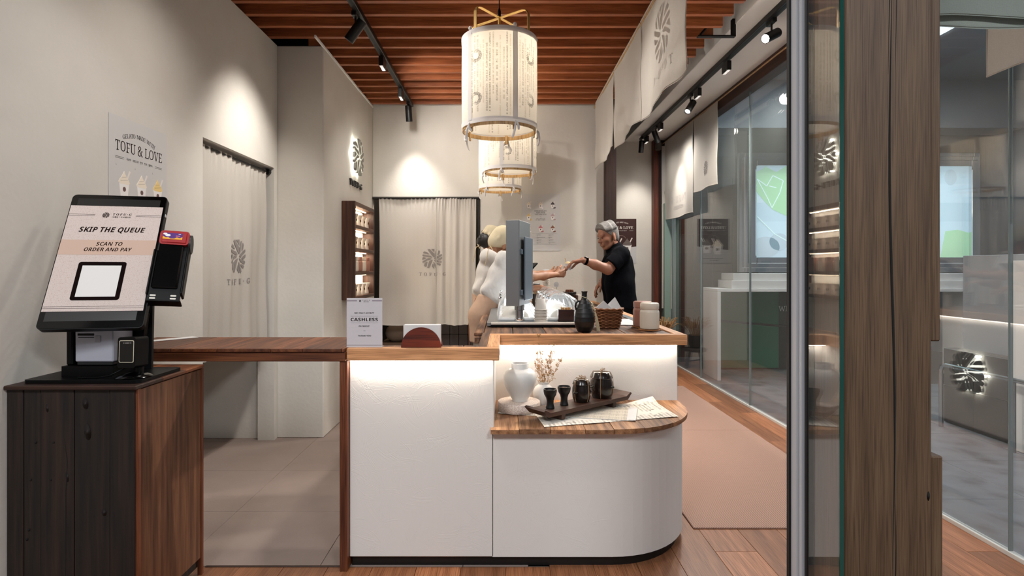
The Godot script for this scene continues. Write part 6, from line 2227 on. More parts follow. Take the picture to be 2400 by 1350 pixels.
	basket(P(0.574, hc, 3.19), 0.080, 0.058, 0.104, "woven brown basket holding paper bags on the counter", M.wicker, 13)
	var pb := ["left pointed white paper bag in the woven basket", "right pointed white paper bag in the woven basket", "low white paper bag at the back of the woven basket"]
	for i in 3:
		var b := thing("paper_bag", pb[i], "paper bag", [P(0.548, hc + 0.02, 3.18), P(0.602, hc + 0.02, 3.20), P(0.575, hc + 0.02, 3.235)][i], [8.0, -12.0, 3.0][i], "paper bags in the basket")
		part(b, "bag", MB.new().prism(Transform3D(Basis(Vector3.RIGHT, -0.1), Vector3.ZERO), PackedVector2Array([Vector2(-0.045, 0), Vector2(0.045, 0), Vector2(0.048, 0.085), [Vector2(0.005, 0.128), Vector2(0.012, 0.148), Vector2(0, 0.1)][i], Vector2(-0.047, 0.086)]), -0.003, 0.003), M.paper_white)
	var jars := [["white lidded jar on a woven coaster at the counter's right corner", P(0.774, hc + 0.005, 3.07), M.jar_white, 0.051, 0.139], ["pink lidded jar on a woven coaster behind the white one", P(0.772, hc + 0.005, 3.215), M.jar_pink, 0.053, 0.139]]
	for k in 2:
		var c := thing("woven_coaster", ["woven coaster under the white counter jar", "woven coaster under the pink counter jar"][k], "coaster", (jars[k][1] as Vector3) - Vector3(0, 0.0045, 0), 0, "woven coasters on the counter")
		mb = MB.new()
		var sp := []
		for i in 130:
			var a := i * 0.36
			sp.append(Vector3(cos(a), 0, sin(a)) * (0.004 + 0.062 * i / 129.0) + Vector3(0, 0.002, 0))
		mb.tube(sp, 0.0024, 5)
		part(c, "woven_disc", mb, M.cork)
		storage_jar(jars[k][1], jars[k][3], jars[k][4], jars[k][2], jars[k][0], "jars on the counter")
	sheet("menu_sheet", "white printed sheet lying beside the basket on the counter", [[0.66, 3.32], [0.80, 3.32], [0.80, 3.72], [0.66, 3.66]], hc + 0.0005, M.paper_white)
	var lf := thing("leaflet", "grey blue leaflet lying along the counter edge", "leaflet", P(0.825, hc + 0.0015, 3.75), 0)
	part(lf, "sheet", MB.new().box(Transform3D(), Vector3(0.045, 0.001, 0.62), 0), mat("leaflet_blue", Color(0.32, 0.36, 0.38), 0.5))

func basket(pos: Vector3, rt: float, rb: float, h: float, label: String, m: Material, rows := 12) -> void:
	var o := thing("woven_basket", label, "basket", pos)
	part(o, "bottom", MB.new().cyl(Transform3D(Basis(), Vector3(0, 0.005, 0)), rb * 0.97, 0.01, 24), m)
	part(o, "lining", MB.new().lathe(Transform3D(), [Vector2(rb * 0.95, 0.006), Vector2(rt * 0.96, h - 0.004)], 32), M.wicker_dark)
	var ns := 22
	for i in rows:
		var f := (i + 0.5) / rows
		var r := lerpf(rb, rt, pow(f, 0.75))
		var pts := []
		for k in ns * 3 + 1:
			var a := TAU * k / (ns * 3)
			pts.append(Vector3(cos(a), 0, sin(a)) * (r + 0.0042 * sin(a * ns / 2.0 + PI * i)) + Vector3(0, f * h, 0))
		part(o, "weave_row", MB.new().tube(pts, h / rows * 0.46, 6, false), m)
	var rim := []
	for k in 61:
		var a := TAU * k / 60
		rim.append(Vector3(cos(a), 0, sin(a)) * (rt + 0.002) + Vector3(0, h + 0.002 * sin(a * 15), 0))
	part(o, "rim", MB.new().tube(rim, 0.0055, 8, false), m)

func gelato_case() -> void:
	var o := thing("gelato_case", "countertop gelato case with clear domed lids and bright inside", "display case")
	var t := 0.946
	part(o, "case_top", MB.new().bb(P(-0.098, 0.924, 3.225), P(0.485, t, 4.60), 0.002), M.brushed_steel)
	part(o, "front_strip", MB.new().bb(P(-0.074, 0.934, 3.205), P(0.485, 0.9475, 3.226), 0.002), M.sand_clay)
	part(o, "vent_slot", MB.new().bb(P(-0.076, 0.9215, 3.207), P(0.485, 0.934, 3.226), 0.001), M.black_plastic)
	for c in 2:
		var x0: float = [-0.045, 0.235][c]
		for k in 4:
			var d0 := 3.28 + 0.31 * k
			# white tub with gelato below each lid
			var tub := MB.new()
			tub.bb(P(x0 + 0.012, t, d0 + 0.014), P(x0 + 0.222, t + 0.018, d0 + 0.27), 0.006)
			part(o, "tub", tub, M.white_plastic)
			var ge := MB.new()
			ge.ball(Transform3D(Basis(), P(x0 + 0.115, t + 0.016, d0 + 0.14)), Vector3(0.088, 0.045, 0.105), 20, 12)
			part(o, "gelato", ge, mat("gelato_white", Color(0.88, 0.86, 0.82), 0.5))
			# curved lid
			var prof := [Vector2(0.0, 0.0), Vector2(0.002, 0.05), Vector2(0.012, 0.10), Vector2(0.032, 0.137), Vector2(0.062, 0.157), Vector2(0.098, 0.162), Vector2(0.14, 0.150), Vector2(0.18, 0.126), Vector2(0.212, 0.09), Vector2(0.23, 0.045), Vector2(0.234, 0.0)]
			var lid := MB.new()
			lid.grid(func(u: float, v: float) -> Vector3:
				var x := u * 9.999
				var i := int(x)
				var q: Vector2 = prof[i].lerp(prof[i + 1], x - i)
				var e := sqrt(maxf(0.0, 1.0 - pow(absf(v * 2.0 - 1.0), 6.0)))
				return P(x0 + 0.117 + (q.x - 0.117) * (0.8 + 0.2 * e), t + 0.001 + q.y * (0.35 + 0.65 * e) * (1.0 if e > 0.01 else 0.6), d0 + v * 0.285), 30, 16)
			var ld := part(o, "dome_lid", lid, M.clear_plastic)
			part(ld, "knob", MB.new().ball(Transform3D(Basis(), P(x0 + 0.020, t + 0.128, d0 + 0.10)), Vector3.ONE * 0.0095, 14, 8), M.chrome)
			var hg := MB.new()
			hg.tube([P(x0 + 0.232, t + 0.008, d0 + 0.02), P(x0 + 0.232, t + 0.008, d0 + 0.26)], 0.004, 8)
			part(ld, "hinge", hg, M.brushed_steel)
	# lamps inside the case between the lids
	for k in 3:
		part(o, "lamp", MB.new().bb(P(0.196, t, 3.36 + 0.36 * k), P(0.222, t + 0.014, 3.62 + 0.36 * k), 0.003), glow("case_glow", Color(0.92, 0.97, 1.0), 1.6))
		omni(o, P(0.209, t + 0.035, 3.49 + 0.36 * k), Color(0.92, 0.97, 1.0), 0.018, 0.012)
	# order screen on a steel post, its rear to the customers
	var s := thing("order_monitor", "grey steel monitor on a short post seen from its edge", "monitor", P(0.075, t + 0.0005, 3.29), 0)
	part(s, "foot_ring", MB.new().lathe(Transform3D(Basis(), Vector3(0.012, 0, 0)), [Vector2(0, 0), Vector2(0.031, 0), Vector2(0.031, 0.016), Vector2(0.026, 0.018), Vector2(0, 0.018)], 32), M.chrome)
	part(s, "post", MB.new().lathe(Transform3D(Basis(), Vector3(0.012, 0.018, 0)), [Vector2(0.0235, 0), Vector2(0.0235, 0.042), Vector2(0.029, 0.045), Vector2(0.029, 0.075)], 32), M.steel)
	var Y := Basis(Vector3.UP, deg_to_rad(-16.0))
	part(s, "housing", MB.new().box(Transform3D(Y, Vector3(0.007, 0.331, -0.055)), Vector3(0.078, 0.483, 0.262), 0.003), M.brushed_steel)
	part(s, "screen", MB.new().box(Transform3D(Y, Vector3(0.007, 0.331, -0.055) + Y * Vector3(-0.0395, 0, 0)), Vector3(0.002, 0.45, 0.23), 0.0005), M.black_gloss)
	var pl := part(s, "mount_plate", MB.new().box(Transform3D(Y, Vector3(0.007, 0.30, -0.055) + Y * Vector3(0.056, 0.0, -0.015)), Vector3(0.008, 0.36, 0.19), 0.002), M.bracket_grey)
	part(s, "mount_rail", MB.new().box(Transform3D(Y, Vector3(0.007, 0.395, -0.055) + Y * Vector3(0.041, 0.0, 0.0)), Vector3(0.014, 0.03, 0.225), 0.002), M.bracket_grey)
	part(s, "mount_rail", MB.new().box(Transform3D(Y, Vector3(0.007, 0.165, -0.055) + Y * Vector3(0.041, 0.0, 0.0)), Vector3(0.014, 0.03, 0.225), 0.002), M.bracket_grey)
	for q in 4:
		part(pl, "bolt", MB.new().cyl(Transform3D(Y * Basis(Vector3.BACK, PI / 2), Vector3(0.007, 0.19 + 0.20 * (q / 2), -0.055) + Y * Vector3(0.057, 0, -0.06 + 0.10 * (q % 2))), 0.007, 0.005, 12), M.steel)
	for y in [0.42, 0.25, 0.17]:
		part(s, "button", MB.new().box(Transform3D(Y, Vector3(0.007, y, -0.055) + Y * Vector3(-0.036, 0, 0.09)), Vector3(0.006, 0.03, 0.02), 0.001), M.black_plastic)
	# paper cups upside down in a stack
	var cup := [Vector2(0.0205, 0.062), Vector2(0.0212, 0.0635), Vector2(0.0225, 0.062), Vector2(0.0345, 0.004), Vector2(0.0385, 0.0035), Vector2(0.0390, 0.0018), Vector2(0.0385, 0), Vector2(0.0335, 0.001), Vector2(0.0205, 0.060), Vector2(0, 0.060), Vector2(0, 0.062), Vector2(0.0205, 0.062)]
	stack("paper_cup", "white paper cup turned over in the stack on the gelato case", cup, P(0.206, t + 0.0005, 3.262), 9, 0.0082, M.cup_paper, "paper cup stack on the gelato case")
	# wooden sticks in their box
	var b := thing("stick_box", "dark brown wooden box of gelato sticks on the gelato case", "box", P(0.349, t + 0.0005, 3.27))
	var bx := MB.new()
	bx.bb(Vector3(-0.0445, 0, -0.025), Vector3(0.0445, 0.006, 0.025), 0.001)
	bx.bb(Vector3(-0.0445, 0, 0.020), Vector3(0.0445, 0.067, 0.025), 0.001)
	bx.bb(Vector3(-0.0445, 0, -0.025), Vector3(0.0445, 0.067, -0.020), 0.001)
	bx.bb(Vector3(-0.0445, 0, -0.02), Vector3(-0.0395, 0.067, 0.02), 0.001)
	bx.bb(Vector3(0.0395, 0, -0.02), Vector3(0.0445, 0.067, 0.02), 0.001)
	part(b, "box_body", bx, wood("stick_box_wood", Color(0.30, 0.15, 0.09), 0, 5.5, 0.45, "mid", 0.03))
	var st: Node3D = null
	for i in 13:
		var pos := P(0.349 - 0.026 + 0.0043 * i, t + 0.008, 3.27 + 0.008 * sin(i * 2.1))
		if st == null:
			st = thing("wooden_stick", "flat pale wooden stick standing in the dark box on the gelato case", "stick", pos, 0, "wooden sticks in the dark box")
			part(st, "stick", MB.new().prism(Transform3D(Basis(Vector3.UP, 1.1), Vector3.ZERO), round_rect(0, 0.0385, 0.011, 0.077, 0.005), -0.0008, 0.0008), M.pale_wood)
		else:
			var c := dup(st, pos, [0.0, 30.0, -25.0, 60.0][i % 4], "flat pale wooden stick standing in the dark box on the gelato case")
			c.scale.y = 0.94 + 0.02 * ((i * 5) % 5)

func stack(called: String, label: String, prof: Array, pos: Vector3, n: int, step: float, m: Material, group: String) -> void:
	var o := thing(called, label, "cup", pos, 0, group)
	part(o, "cup", MB.new().lathe(Transform3D(), prof, 32), m)
	for i in range(1, n):
		dup(o, pos + Vector3(0.0004 * sin(i * 2.0), step * i, 0.0004 * cos(i * 3.0)), i * 20.0, label if i < n - 1 else "topmost " + label)
	o.set_meta("label", "lowest " + label)

func back_counter_things() -> void:
	var h := 0.9215
	var up := [Vector2(0, 0.001), Vector2(0.022, 0), Vector2(0.024, 0.001), Vector2(0.031, 0.085), Vector2(0.0335, 0.086), Vector2(0.0335, 0.089), Vector2(0.0305, 0.089), Vector2(0.0225, 0.003), Vector2(0, 0.003)]
	stack("tall_cup", "pale cup in the tall stack at the far counter end", up, P(0.377, h, 5.2), 12, 0.0185, M.sand_clay, "tall cup stack at the far counter end")
	var lid := [Vector2(0, 0.006), Vector2(0.026, 0.006), Vector2(0.030, 0.003), Vector2(0.032, 0), Vector2(0.0335, 0.002), Vector2(0.031, 0.005), Vector2(0.026, 0.009), Vector2(0, 0.009), Vector2(0, 0.006)]
	stack("cup_lid", "clear white cup lid in the stack beside the tall cups", lid, P(0.285, h, 5.05), 20, 0.0098, M.cup_lid, "cup lid stack at the far counter end")
	solo("dome_lid", MB.new().lathe(Transform3D(Basis(), P(0.377, h + 0.089 + 0.0185 * 11 + 0.0006, 5.2)), [Vector2(0, 0), Vector2(0.034, 0), Vector2(0.033, 0.006), Vector2(0.029, 0.022), Vector2(0.0, 0.024)], 28), M.cup_lid, "white lid on top of the tall cup stack", "lid")
	basket(P(0.435, h, 4.98), 0.062, 0.05, 0.115, "dark woven basket behind the right domed lid", M.wicker_dark, 9)
	basket(P(0.565, h, 5.02), 0.055, 0.046, 0.115, "smaller dark woven basket with brown packets at the far counter end", M.wicker_dark, 9)
	for i in 5:
		var b := thing("brown_packet", "small brown packet standing in the smaller dark basket", "packet", P(0.535 + 0.015 * i, h + 0.03, 5.02 + 0.012 * (i % 2)), 20.0 * i, "brown packets in the basket")
		part(b, "packet", MB.new().box(Transform3D(Basis(Vector3.BACK, 0.1 * (i - 2)), Vector3(0, 0.055, 0)), Vector3(0.022, 0.11, 0.016), 0.003), mat("packet_brown", Color(0.40, 0.22, 0.10), 0.7))
	var s := thing("round_sign", "small round white sign on a thin wire above the dark basket", "sign", P(0.459, h, 5.08))
	part(s, "disc", MB.new().cyl(Transform3D(Basis(Vector3.RIGHT, PI / 2), Vector3(0, 0.183, 0)), 0.0245, 0.003, 32, 0.0005), M.paper_white)
	part(s, "wire", MB.new().tube([Vector3(0, 0, 0), Vector3(0, 0.160, 0)], 0.0018, 6), M.black_metal)
	var mb := MB.new()
	for k in 4:
		mb.prism(Transform3D(Basis(), Vector3(0, 0.191 - 0.006 * k, 0.0017)), rect(0, 0, [0.026, 0.032, 0.022, 0.028][k], 0.0018), 0, 0.0003, false)
	part(s, "lettering", mb, M.ink_light)
	var c := thing("utensil_cup", "brown cup of spoons behind the left domed lid", "cup", P(0.259, h, 4.80))
	part(c, "cup", MB.new().lathe(Transform3D(), [Vector2(0, 0), Vector2(0.028, 0), Vector2(0.029, 0.112), Vector2(0.026, 0.112), Vector2(0.025, 0.01), Vector2(0, 0.01)], 28), mat("utensil_brown", Color(0.22, 0.15, 0.11), 0.5))
	for k in 4:
		var sp := thing("wooden_spoon", "round ended wooden spoon in the brown utensil cup", "spoon", P(0.259, h + 0.012, 4.80), 80.0 * k, "spoons in the utensil cup")
		part(sp, "handle", MB.new().tube([Vector3(0.004, 0, 0), Vector3(0.014, 0.118, 0)], 0.003, 6), M.pale_wood)
		part(sp, "bowl", MB.new().ball(Transform3D(Basis(), Vector3(0.015, 0.126, 0)), Vector3(0.008, 0.011, 0.006), 10, 6), M.pale_wood)
	var k := thing("card_stand", "small brown block holding white cards at the far counter end", "card holder", P(0.624, h, 4.9), 20)
	part(k, "block", MB.new().box(Transform3D(Basis(), Vector3(-0.017, 0.05, 0)), Vector3(0.016, 0.10, 0.05), 0.004), M.tray_wood)
	part(k, "cards", MB.new().box(Transform3D(Basis(), Vector3(0.008, 0.05, 0)), Vector3(0.032, 0.10, 0.045), 0.003), M.sand_clay)
	var t := thing("till_tablet", "dark till tablet tilted on its stand behind the steel monitor", "tablet", P(0.19, 0.9215, 4.75))
	part(t, "stand", MB.new().tube([Vector3(0.0, 0, 0), Vector3(0.0, 0.26, 0)], 0.012, 10), M.black_metal)
	part(t, "case", MB.new().box(Transform3D(Basis.from_euler(Vector3(0, 0.25, -0.75)), Vector3(0, 0.31, 0)), Vector3(0.012, 0.16, 0.22), 0.004), M.black_plastic)
	part(t, "screen", MB.new().box(Transform3D(Basis.from_euler(Vector3(0, 0.25, -0.75)), Vector3(0, 0.31, 0) + Basis.from_euler(Vector3(0, 0.25, -0.75)) * Vector3(0.0065, 0, 0)), Vector3(0.001, 0.145, 0.205), 0.0), mat("tablet_screen", Color(0.25, 0.27, 0.30), 0.2))
	# stool with a pot of dried grass in the alcove corner
	var st := thing("wooden_stool", "low dark wooden stool in the alcove corner by the glass", "stool", P(2.0, 0, 7.24), 12)
	part(st, "seat", MB.new().lathe(Transform3D(Basis(), Vector3(0, 0.225, 0)), [Vector2(0, -0.02), Vector2(0.13, -0.02), Vector2(0.14, -0.012), Vector2(0.14, 0.012), Vector2(0.13, 0.02), Vector2(0, 0.02)], 32), M.dark_post)
	for q in 4:
		var a := PI / 4 + PI / 2 * q
		part(st, "leg", MB.new().tube([Vector3(cos(a) * 0.14, 0, sin(a) * 0.14), Vector3(cos(a) * 0.09, 0.21, sin(a) * 0.09)], [0.014, 0.018], 10), M.dark_post)
	part(st, "stretcher", MB.new().tube([Vector3(-0.085, 0.09, -0.085), Vector3(0.085, 0.09, 0.085)], 0.009, 8), M.dark_post)
	var pt := thing("grass_pot", "black pot on the low stool holding dried grass", "pot", P(2.0, 0.2455, 7.24))
	part(pt, "pot_body", MB.new().lathe(Transform3D(), [Vector2(0, 0), Vector2(0.07, 0), Vector2(0.092, 0.05), Vector2(0.098, 0.11), Vector2(0.09, 0.15), Vector2(0.094, 0.162), Vector2(0.082, 0.162), Vector2(0.08, 0.12), Vector2(0, 0.11)], 36), M.ceramic_black)
	var gr := thing("dried_grass", "bushy tan dried grass standing in the black pot", "dried grass", P(2.0, 0.36, 7.24))
	gr.set_meta("kind", "stuff")
	mb = MB.new()
	var r := RandomNumberGenerator.new()
	r.seed = 9
	for q in 70:
		var a := r.randf() * TAU
		var l := r.randf_range(0.16, 0.27)
		var o := r.randf_range(0.03, 0.16)
		var p0 := Vector3(cos(a) * 0.03, 0, sin(a) * 0.03)
		var p2 := Vector3(cos(a) * (0.03 + o), l, sin(a) * (0.03 + o))
		mb.tube([p0, p0.lerp(p2, 0.5) + Vector3(0, 0.03, 0), p2, p2 + Vector3(cos(a) * 0.03, 0.005, sin(a) * 0.03)], [0.0015, 0.002, 0.007, 0.002], 5)
	part(gr, "blades", mb, M.dry_grass).set_meta("kind", "stuff")

func foreground() -> void:
	var o := struct_node("door_2", "tall aluminium framed glass door leaf folded back at the entrance", "door")
	part(o, "frame_stile", MB.new().bb(P(0.775, 0, 1.482), P(0.82, 3.0, 1.575), 0.004), M.aluminium)
	part(o, "stile_lip", MB.new().bb(P(0.768, 0, 1.515), P(0.776, 3.0, 1.53), 0.002), M.aluminium)
	part(o, "stile_lip", MB.new().bb(P(0.7655, 0, 1.485), P(0.776, 3.0, 1.497), 0.002), M.aluminium)
	part(o, "gasket", MB.new().bb(P(0.770, 0, 1.557), P(0.776, 3.0, 1.572), 0.001), M.gasket)
	part(o, "gasket", MB.new().bb(P(0.772, 0, 1.471), P(0.79, 3.0, 1.482), 0.001), M.gasket)
	part(o, "pane", MB.new().bb(P(0.775, 0.01, 1.333), P(0.783, 3.0, 1.472), 0.0005), M.glass)
	part(o, "glass_edge", MB.new().bb(P(0.7742, 0.01, 1.3285), P(0.7838, 3.0, 1.333), 0.0005), M.glass_edge)
	var t := thing("timber_post", "thick old brown timber with long cracks and a notch at the entrance", "post")
	part(t, "main_beam", MB.new().bb(P(0.792, 0, 1.338), P(0.994, 3.05, 1.56), 0.004), M.timber)
	part(t, "upper_batten", MB.new().bb(P(0.9945, 1.079, 1.342), P(1.017, 3.05, 1.54), 0.003), M.timber)
	part(t, "lower_batten", MB.new().bb(P(0.9945, 0, 1.342), P(1.0225, 0.811, 1.54), 0.003), M.timber)
	# cracks along the grain, as thin dark wedges let into the face
	for c in [[0.9045, 3.0, 0.8962, 1.7, 0.0022], [0.8962, 1.95, 0.9045, 0.55, 0.0028], [0.9075, 3.0, 0.913, 1.62, 0.0012], [0.9045, 0.7, 0.912, 0.0, 0.002]]:
		var mb := MB.new()
		var pts := []
		var rad := []
		for k in 15:
			var f := k / 14.0
			pts.append(P(lerpf(c[0], c[2], f) + 0.0045 * sin(f * 8.0 + c[1]), lerpf(c[1], c[3], f), 1.3385))
			rad.append(c[4] * sin(PI * clampf(f, 0.04, 0.96)) + 0.0004)
		mb.tube(pts, rad, 6)
		part(t, "crack", mb, M.black_void)
	var kn := MB.new()
	kn.ball(at(0.985, 0.72, 1.3385), Vector3(0.004, 0.012, 0.0015), 10, 6)
	part(t, "knot", kn, M.black_void)

# bones of a head: c centre, f forward, u up, s to its left
func head_bones(c: Vector3, f: Vector3, u: Vector3, s: Vector3, k := 1.0) -> Array:
	var B := Basis(s, u, f)
	var out := []
	var at_ := func(x: float, y: float, z: float) -> Vector3: return c + (s * x + u * y + f * z) * k
	out.append([at_.call(0, 0.028, -0.012), Vector3(0.074, 0.090, 0.094) * k, B])
	out.append([at_.call(0, -0.035, 0.030), Vector3(0.060, 0.080, 0.060) * k, B])
	out.append([at_.call(0, -0.085, 0.028), Vector3(0.046, 0.034, 0.050) * k, B])
	out.append([at_.call(0, -0.104, 0.066), Vector3(0.020, 0.016, 0.017) * k, B])
	out.append([at_.call(-0.034, 0.020, 0.072), at_.call(0.034, 0.020, 0.072), 0.014 * k, 0.014 * k])
	out.append([at_.call(0, 0.008, 0.082), at_.call(0, -0.030, 0.105), 0.008 * k, 0.0115 * k])
	for q in [-1.0, 1.0]:
		out.append([at_.call(q * 0.010, -0.034, 0.094), Vector3.ONE * 0.0085 * k, B])
		out.append([at_.call(q * 0.040, -0.028, 0.052), Vector3(0.022, 0.022, 0.022) * k, B])
		out.append([at_.call(q * 0.055, -0.070, 0.005), at_.call(q * 0.028, -0.098, 0.055), 0.016 * k, 0.014 * k])
	out.append([at_.call(-0.017, -0.060, 0.086), at_.call(0.017, -0.060, 0.086), 0.0075 * k, 0.0075 * k])
	out.append([at_.call(-0.014, -0.073, 0.084), at_.call(0.014, -0.073, 0.084), 0.0085 * k, 0.0085 * k])
	for q in [-1.0, 1.0]:
		out.append([at_.call(q * 0.030, -0.002, 0.096), Vector3(0.015, 0.009, 0.012) * k, B, true, true])
	for q in [-1.0, 1.0]:
		out.append([at_.call(q * 0.076, -0.022, -0.014), Vector3(0.007, 0.028, 0.016) * k, B * Basis(Vector3.UP, q * 0.45)])
		out.append([at_.call(q * 0.077, -0.044, -0.006), Vector3(0.006, 0.009, 0.008) * k, B])
	return out

# a hand: w wrist, d along the palm, n where the palm looks, s towards the thumb
func hand_bones(w: Vector3, d: Vector3, n: Vector3, s: Vector3, bend: Array, spread := 0.0, thumb := 0.7, k := 1.0) -> Array:
	var out := []
	for i in 4:
		var kn := w + (d * (0.088 - 0.006 * absf(i - 1.2)) + s * (0.030 - 0.020 * i)) * k
		out.append([w + s * (0.016 - 0.010 * i) * k, kn, 0.0165 * k, 0.0115 * k])
		var dir := (d + s * spread * (1.0 - 0.66 * i)).normalized()
		var ln: Array = [[0.042, 0.026, 0.022], [0.046, 0.029, 0.023], [0.043, 0.027, 0.023], [0.034, 0.021, 0.020]][i]
		var p := kn
		var a := 0.0
		for q in 3:
			a += bend[i] * [0.75, 1.0, 0.7][q]
			var e := (dir * cos(a) + n * sin(a)).normalized()
			var p2: Vector3 = p + e * ln[q] * k
			out.append([p, p2, (0.0092 - 0.0008 * q) * k, (0.0086 - 0.0009 * q) * k])
			p = p2
	var t0 := w + (d * 0.024 + s * 0.026 + n * 0.004) * k
	var t1 := t0 + (d * 0.75 + s * 0.62 + n * thumb * 0.45).normalized() * 0.042 * k
	var t2 := t1 + (d * 0.95 + s * 0.12 + n * thumb).normalized() * 0.032 * k
	var t3 := t2 + (d * 0.95 - s * 0.15 + n * thumb * 1.2).normalized() * 0.026 * k
	out.append([w + s * 0.012 * k, t0, 0.016 * k, 0.015 * k])
	out.append([t0, t1, 0.014 * k, 0.0105 * k])
	out.append([t1, t2, 0.0105 * k, 0.0095 * k])
	out.append([t2, t3, 0.0095 * k, 0.0075 * k])
	return out

func shift(bones: Array, by: Vector3) -> Array:
	var out := []
	for b in bones:
		var c: Array = b.duplicate()
		c[0] = b[0] - by
		if b.size() == 4:
			c[1] = b[1] - by
		out.append(c)
	return out

func skin(key: String, col: Color) -> StandardMaterial3D:
	var m := mat(key, col, 0.55)
	m.subsurf_scatter_enabled = true
	m.subsurf_scatter_strength = 0.12
	return m

func fabric(key: String, col: Color, relief := 0.5) -> StandardMaterial3D:
	var m := mat(key, col, 0.92)
	m.metallic_specular = 0.2
	tri_uv(m, Vector3(2.6, 1.5, 2.6))
	bump(m, tx.folds, relief)
	return m

func people() -> void:
	tx.folds = ntex(51, 0.012, 3, [], 30.0, FastNoiseLite.TYPE_SIMPLEX_SMOOTH, 256)
	customer()
	worker(P(-0.170, 0, 4.52), true)
	worker(P(-0.165, 0, 5.02), false)
	# the cup that changes hands
	var c := thing("gelato_cup", "small white gelato cup passed between customer and worker", "cup", P(0.553, 1.232, 5.0))
	part(c, "cup", MB.new().lathe(Transform3D(), [Vector2(0, 0), Vector2(0.024, 0), Vector2(0.0325, 0.052), Vector2(0.0345, 0.053), Vector2(0.0345, 0.056), Vector2(0.0315, 0.056), Vector2(0.0235, 0.003), Vector2(0, 0.003)], 32), M.white_plastic)
	part(c, "gelato", MB.new().ball(Transform3D(Basis(), Vector3(0, 0.052, 0)), Vector3(0.030, 0.022, 0.030), 20, 10), mat("gelato_pale", Color(0.83, 0.74, 0.55), 0.6))
	part(c, "spoon", MB.new().tube([Vector3(-0.012, 0.055, 0.0), Vector3(-0.028, 0.105, 0.01)], 0.003, 6), M.pale_wood)

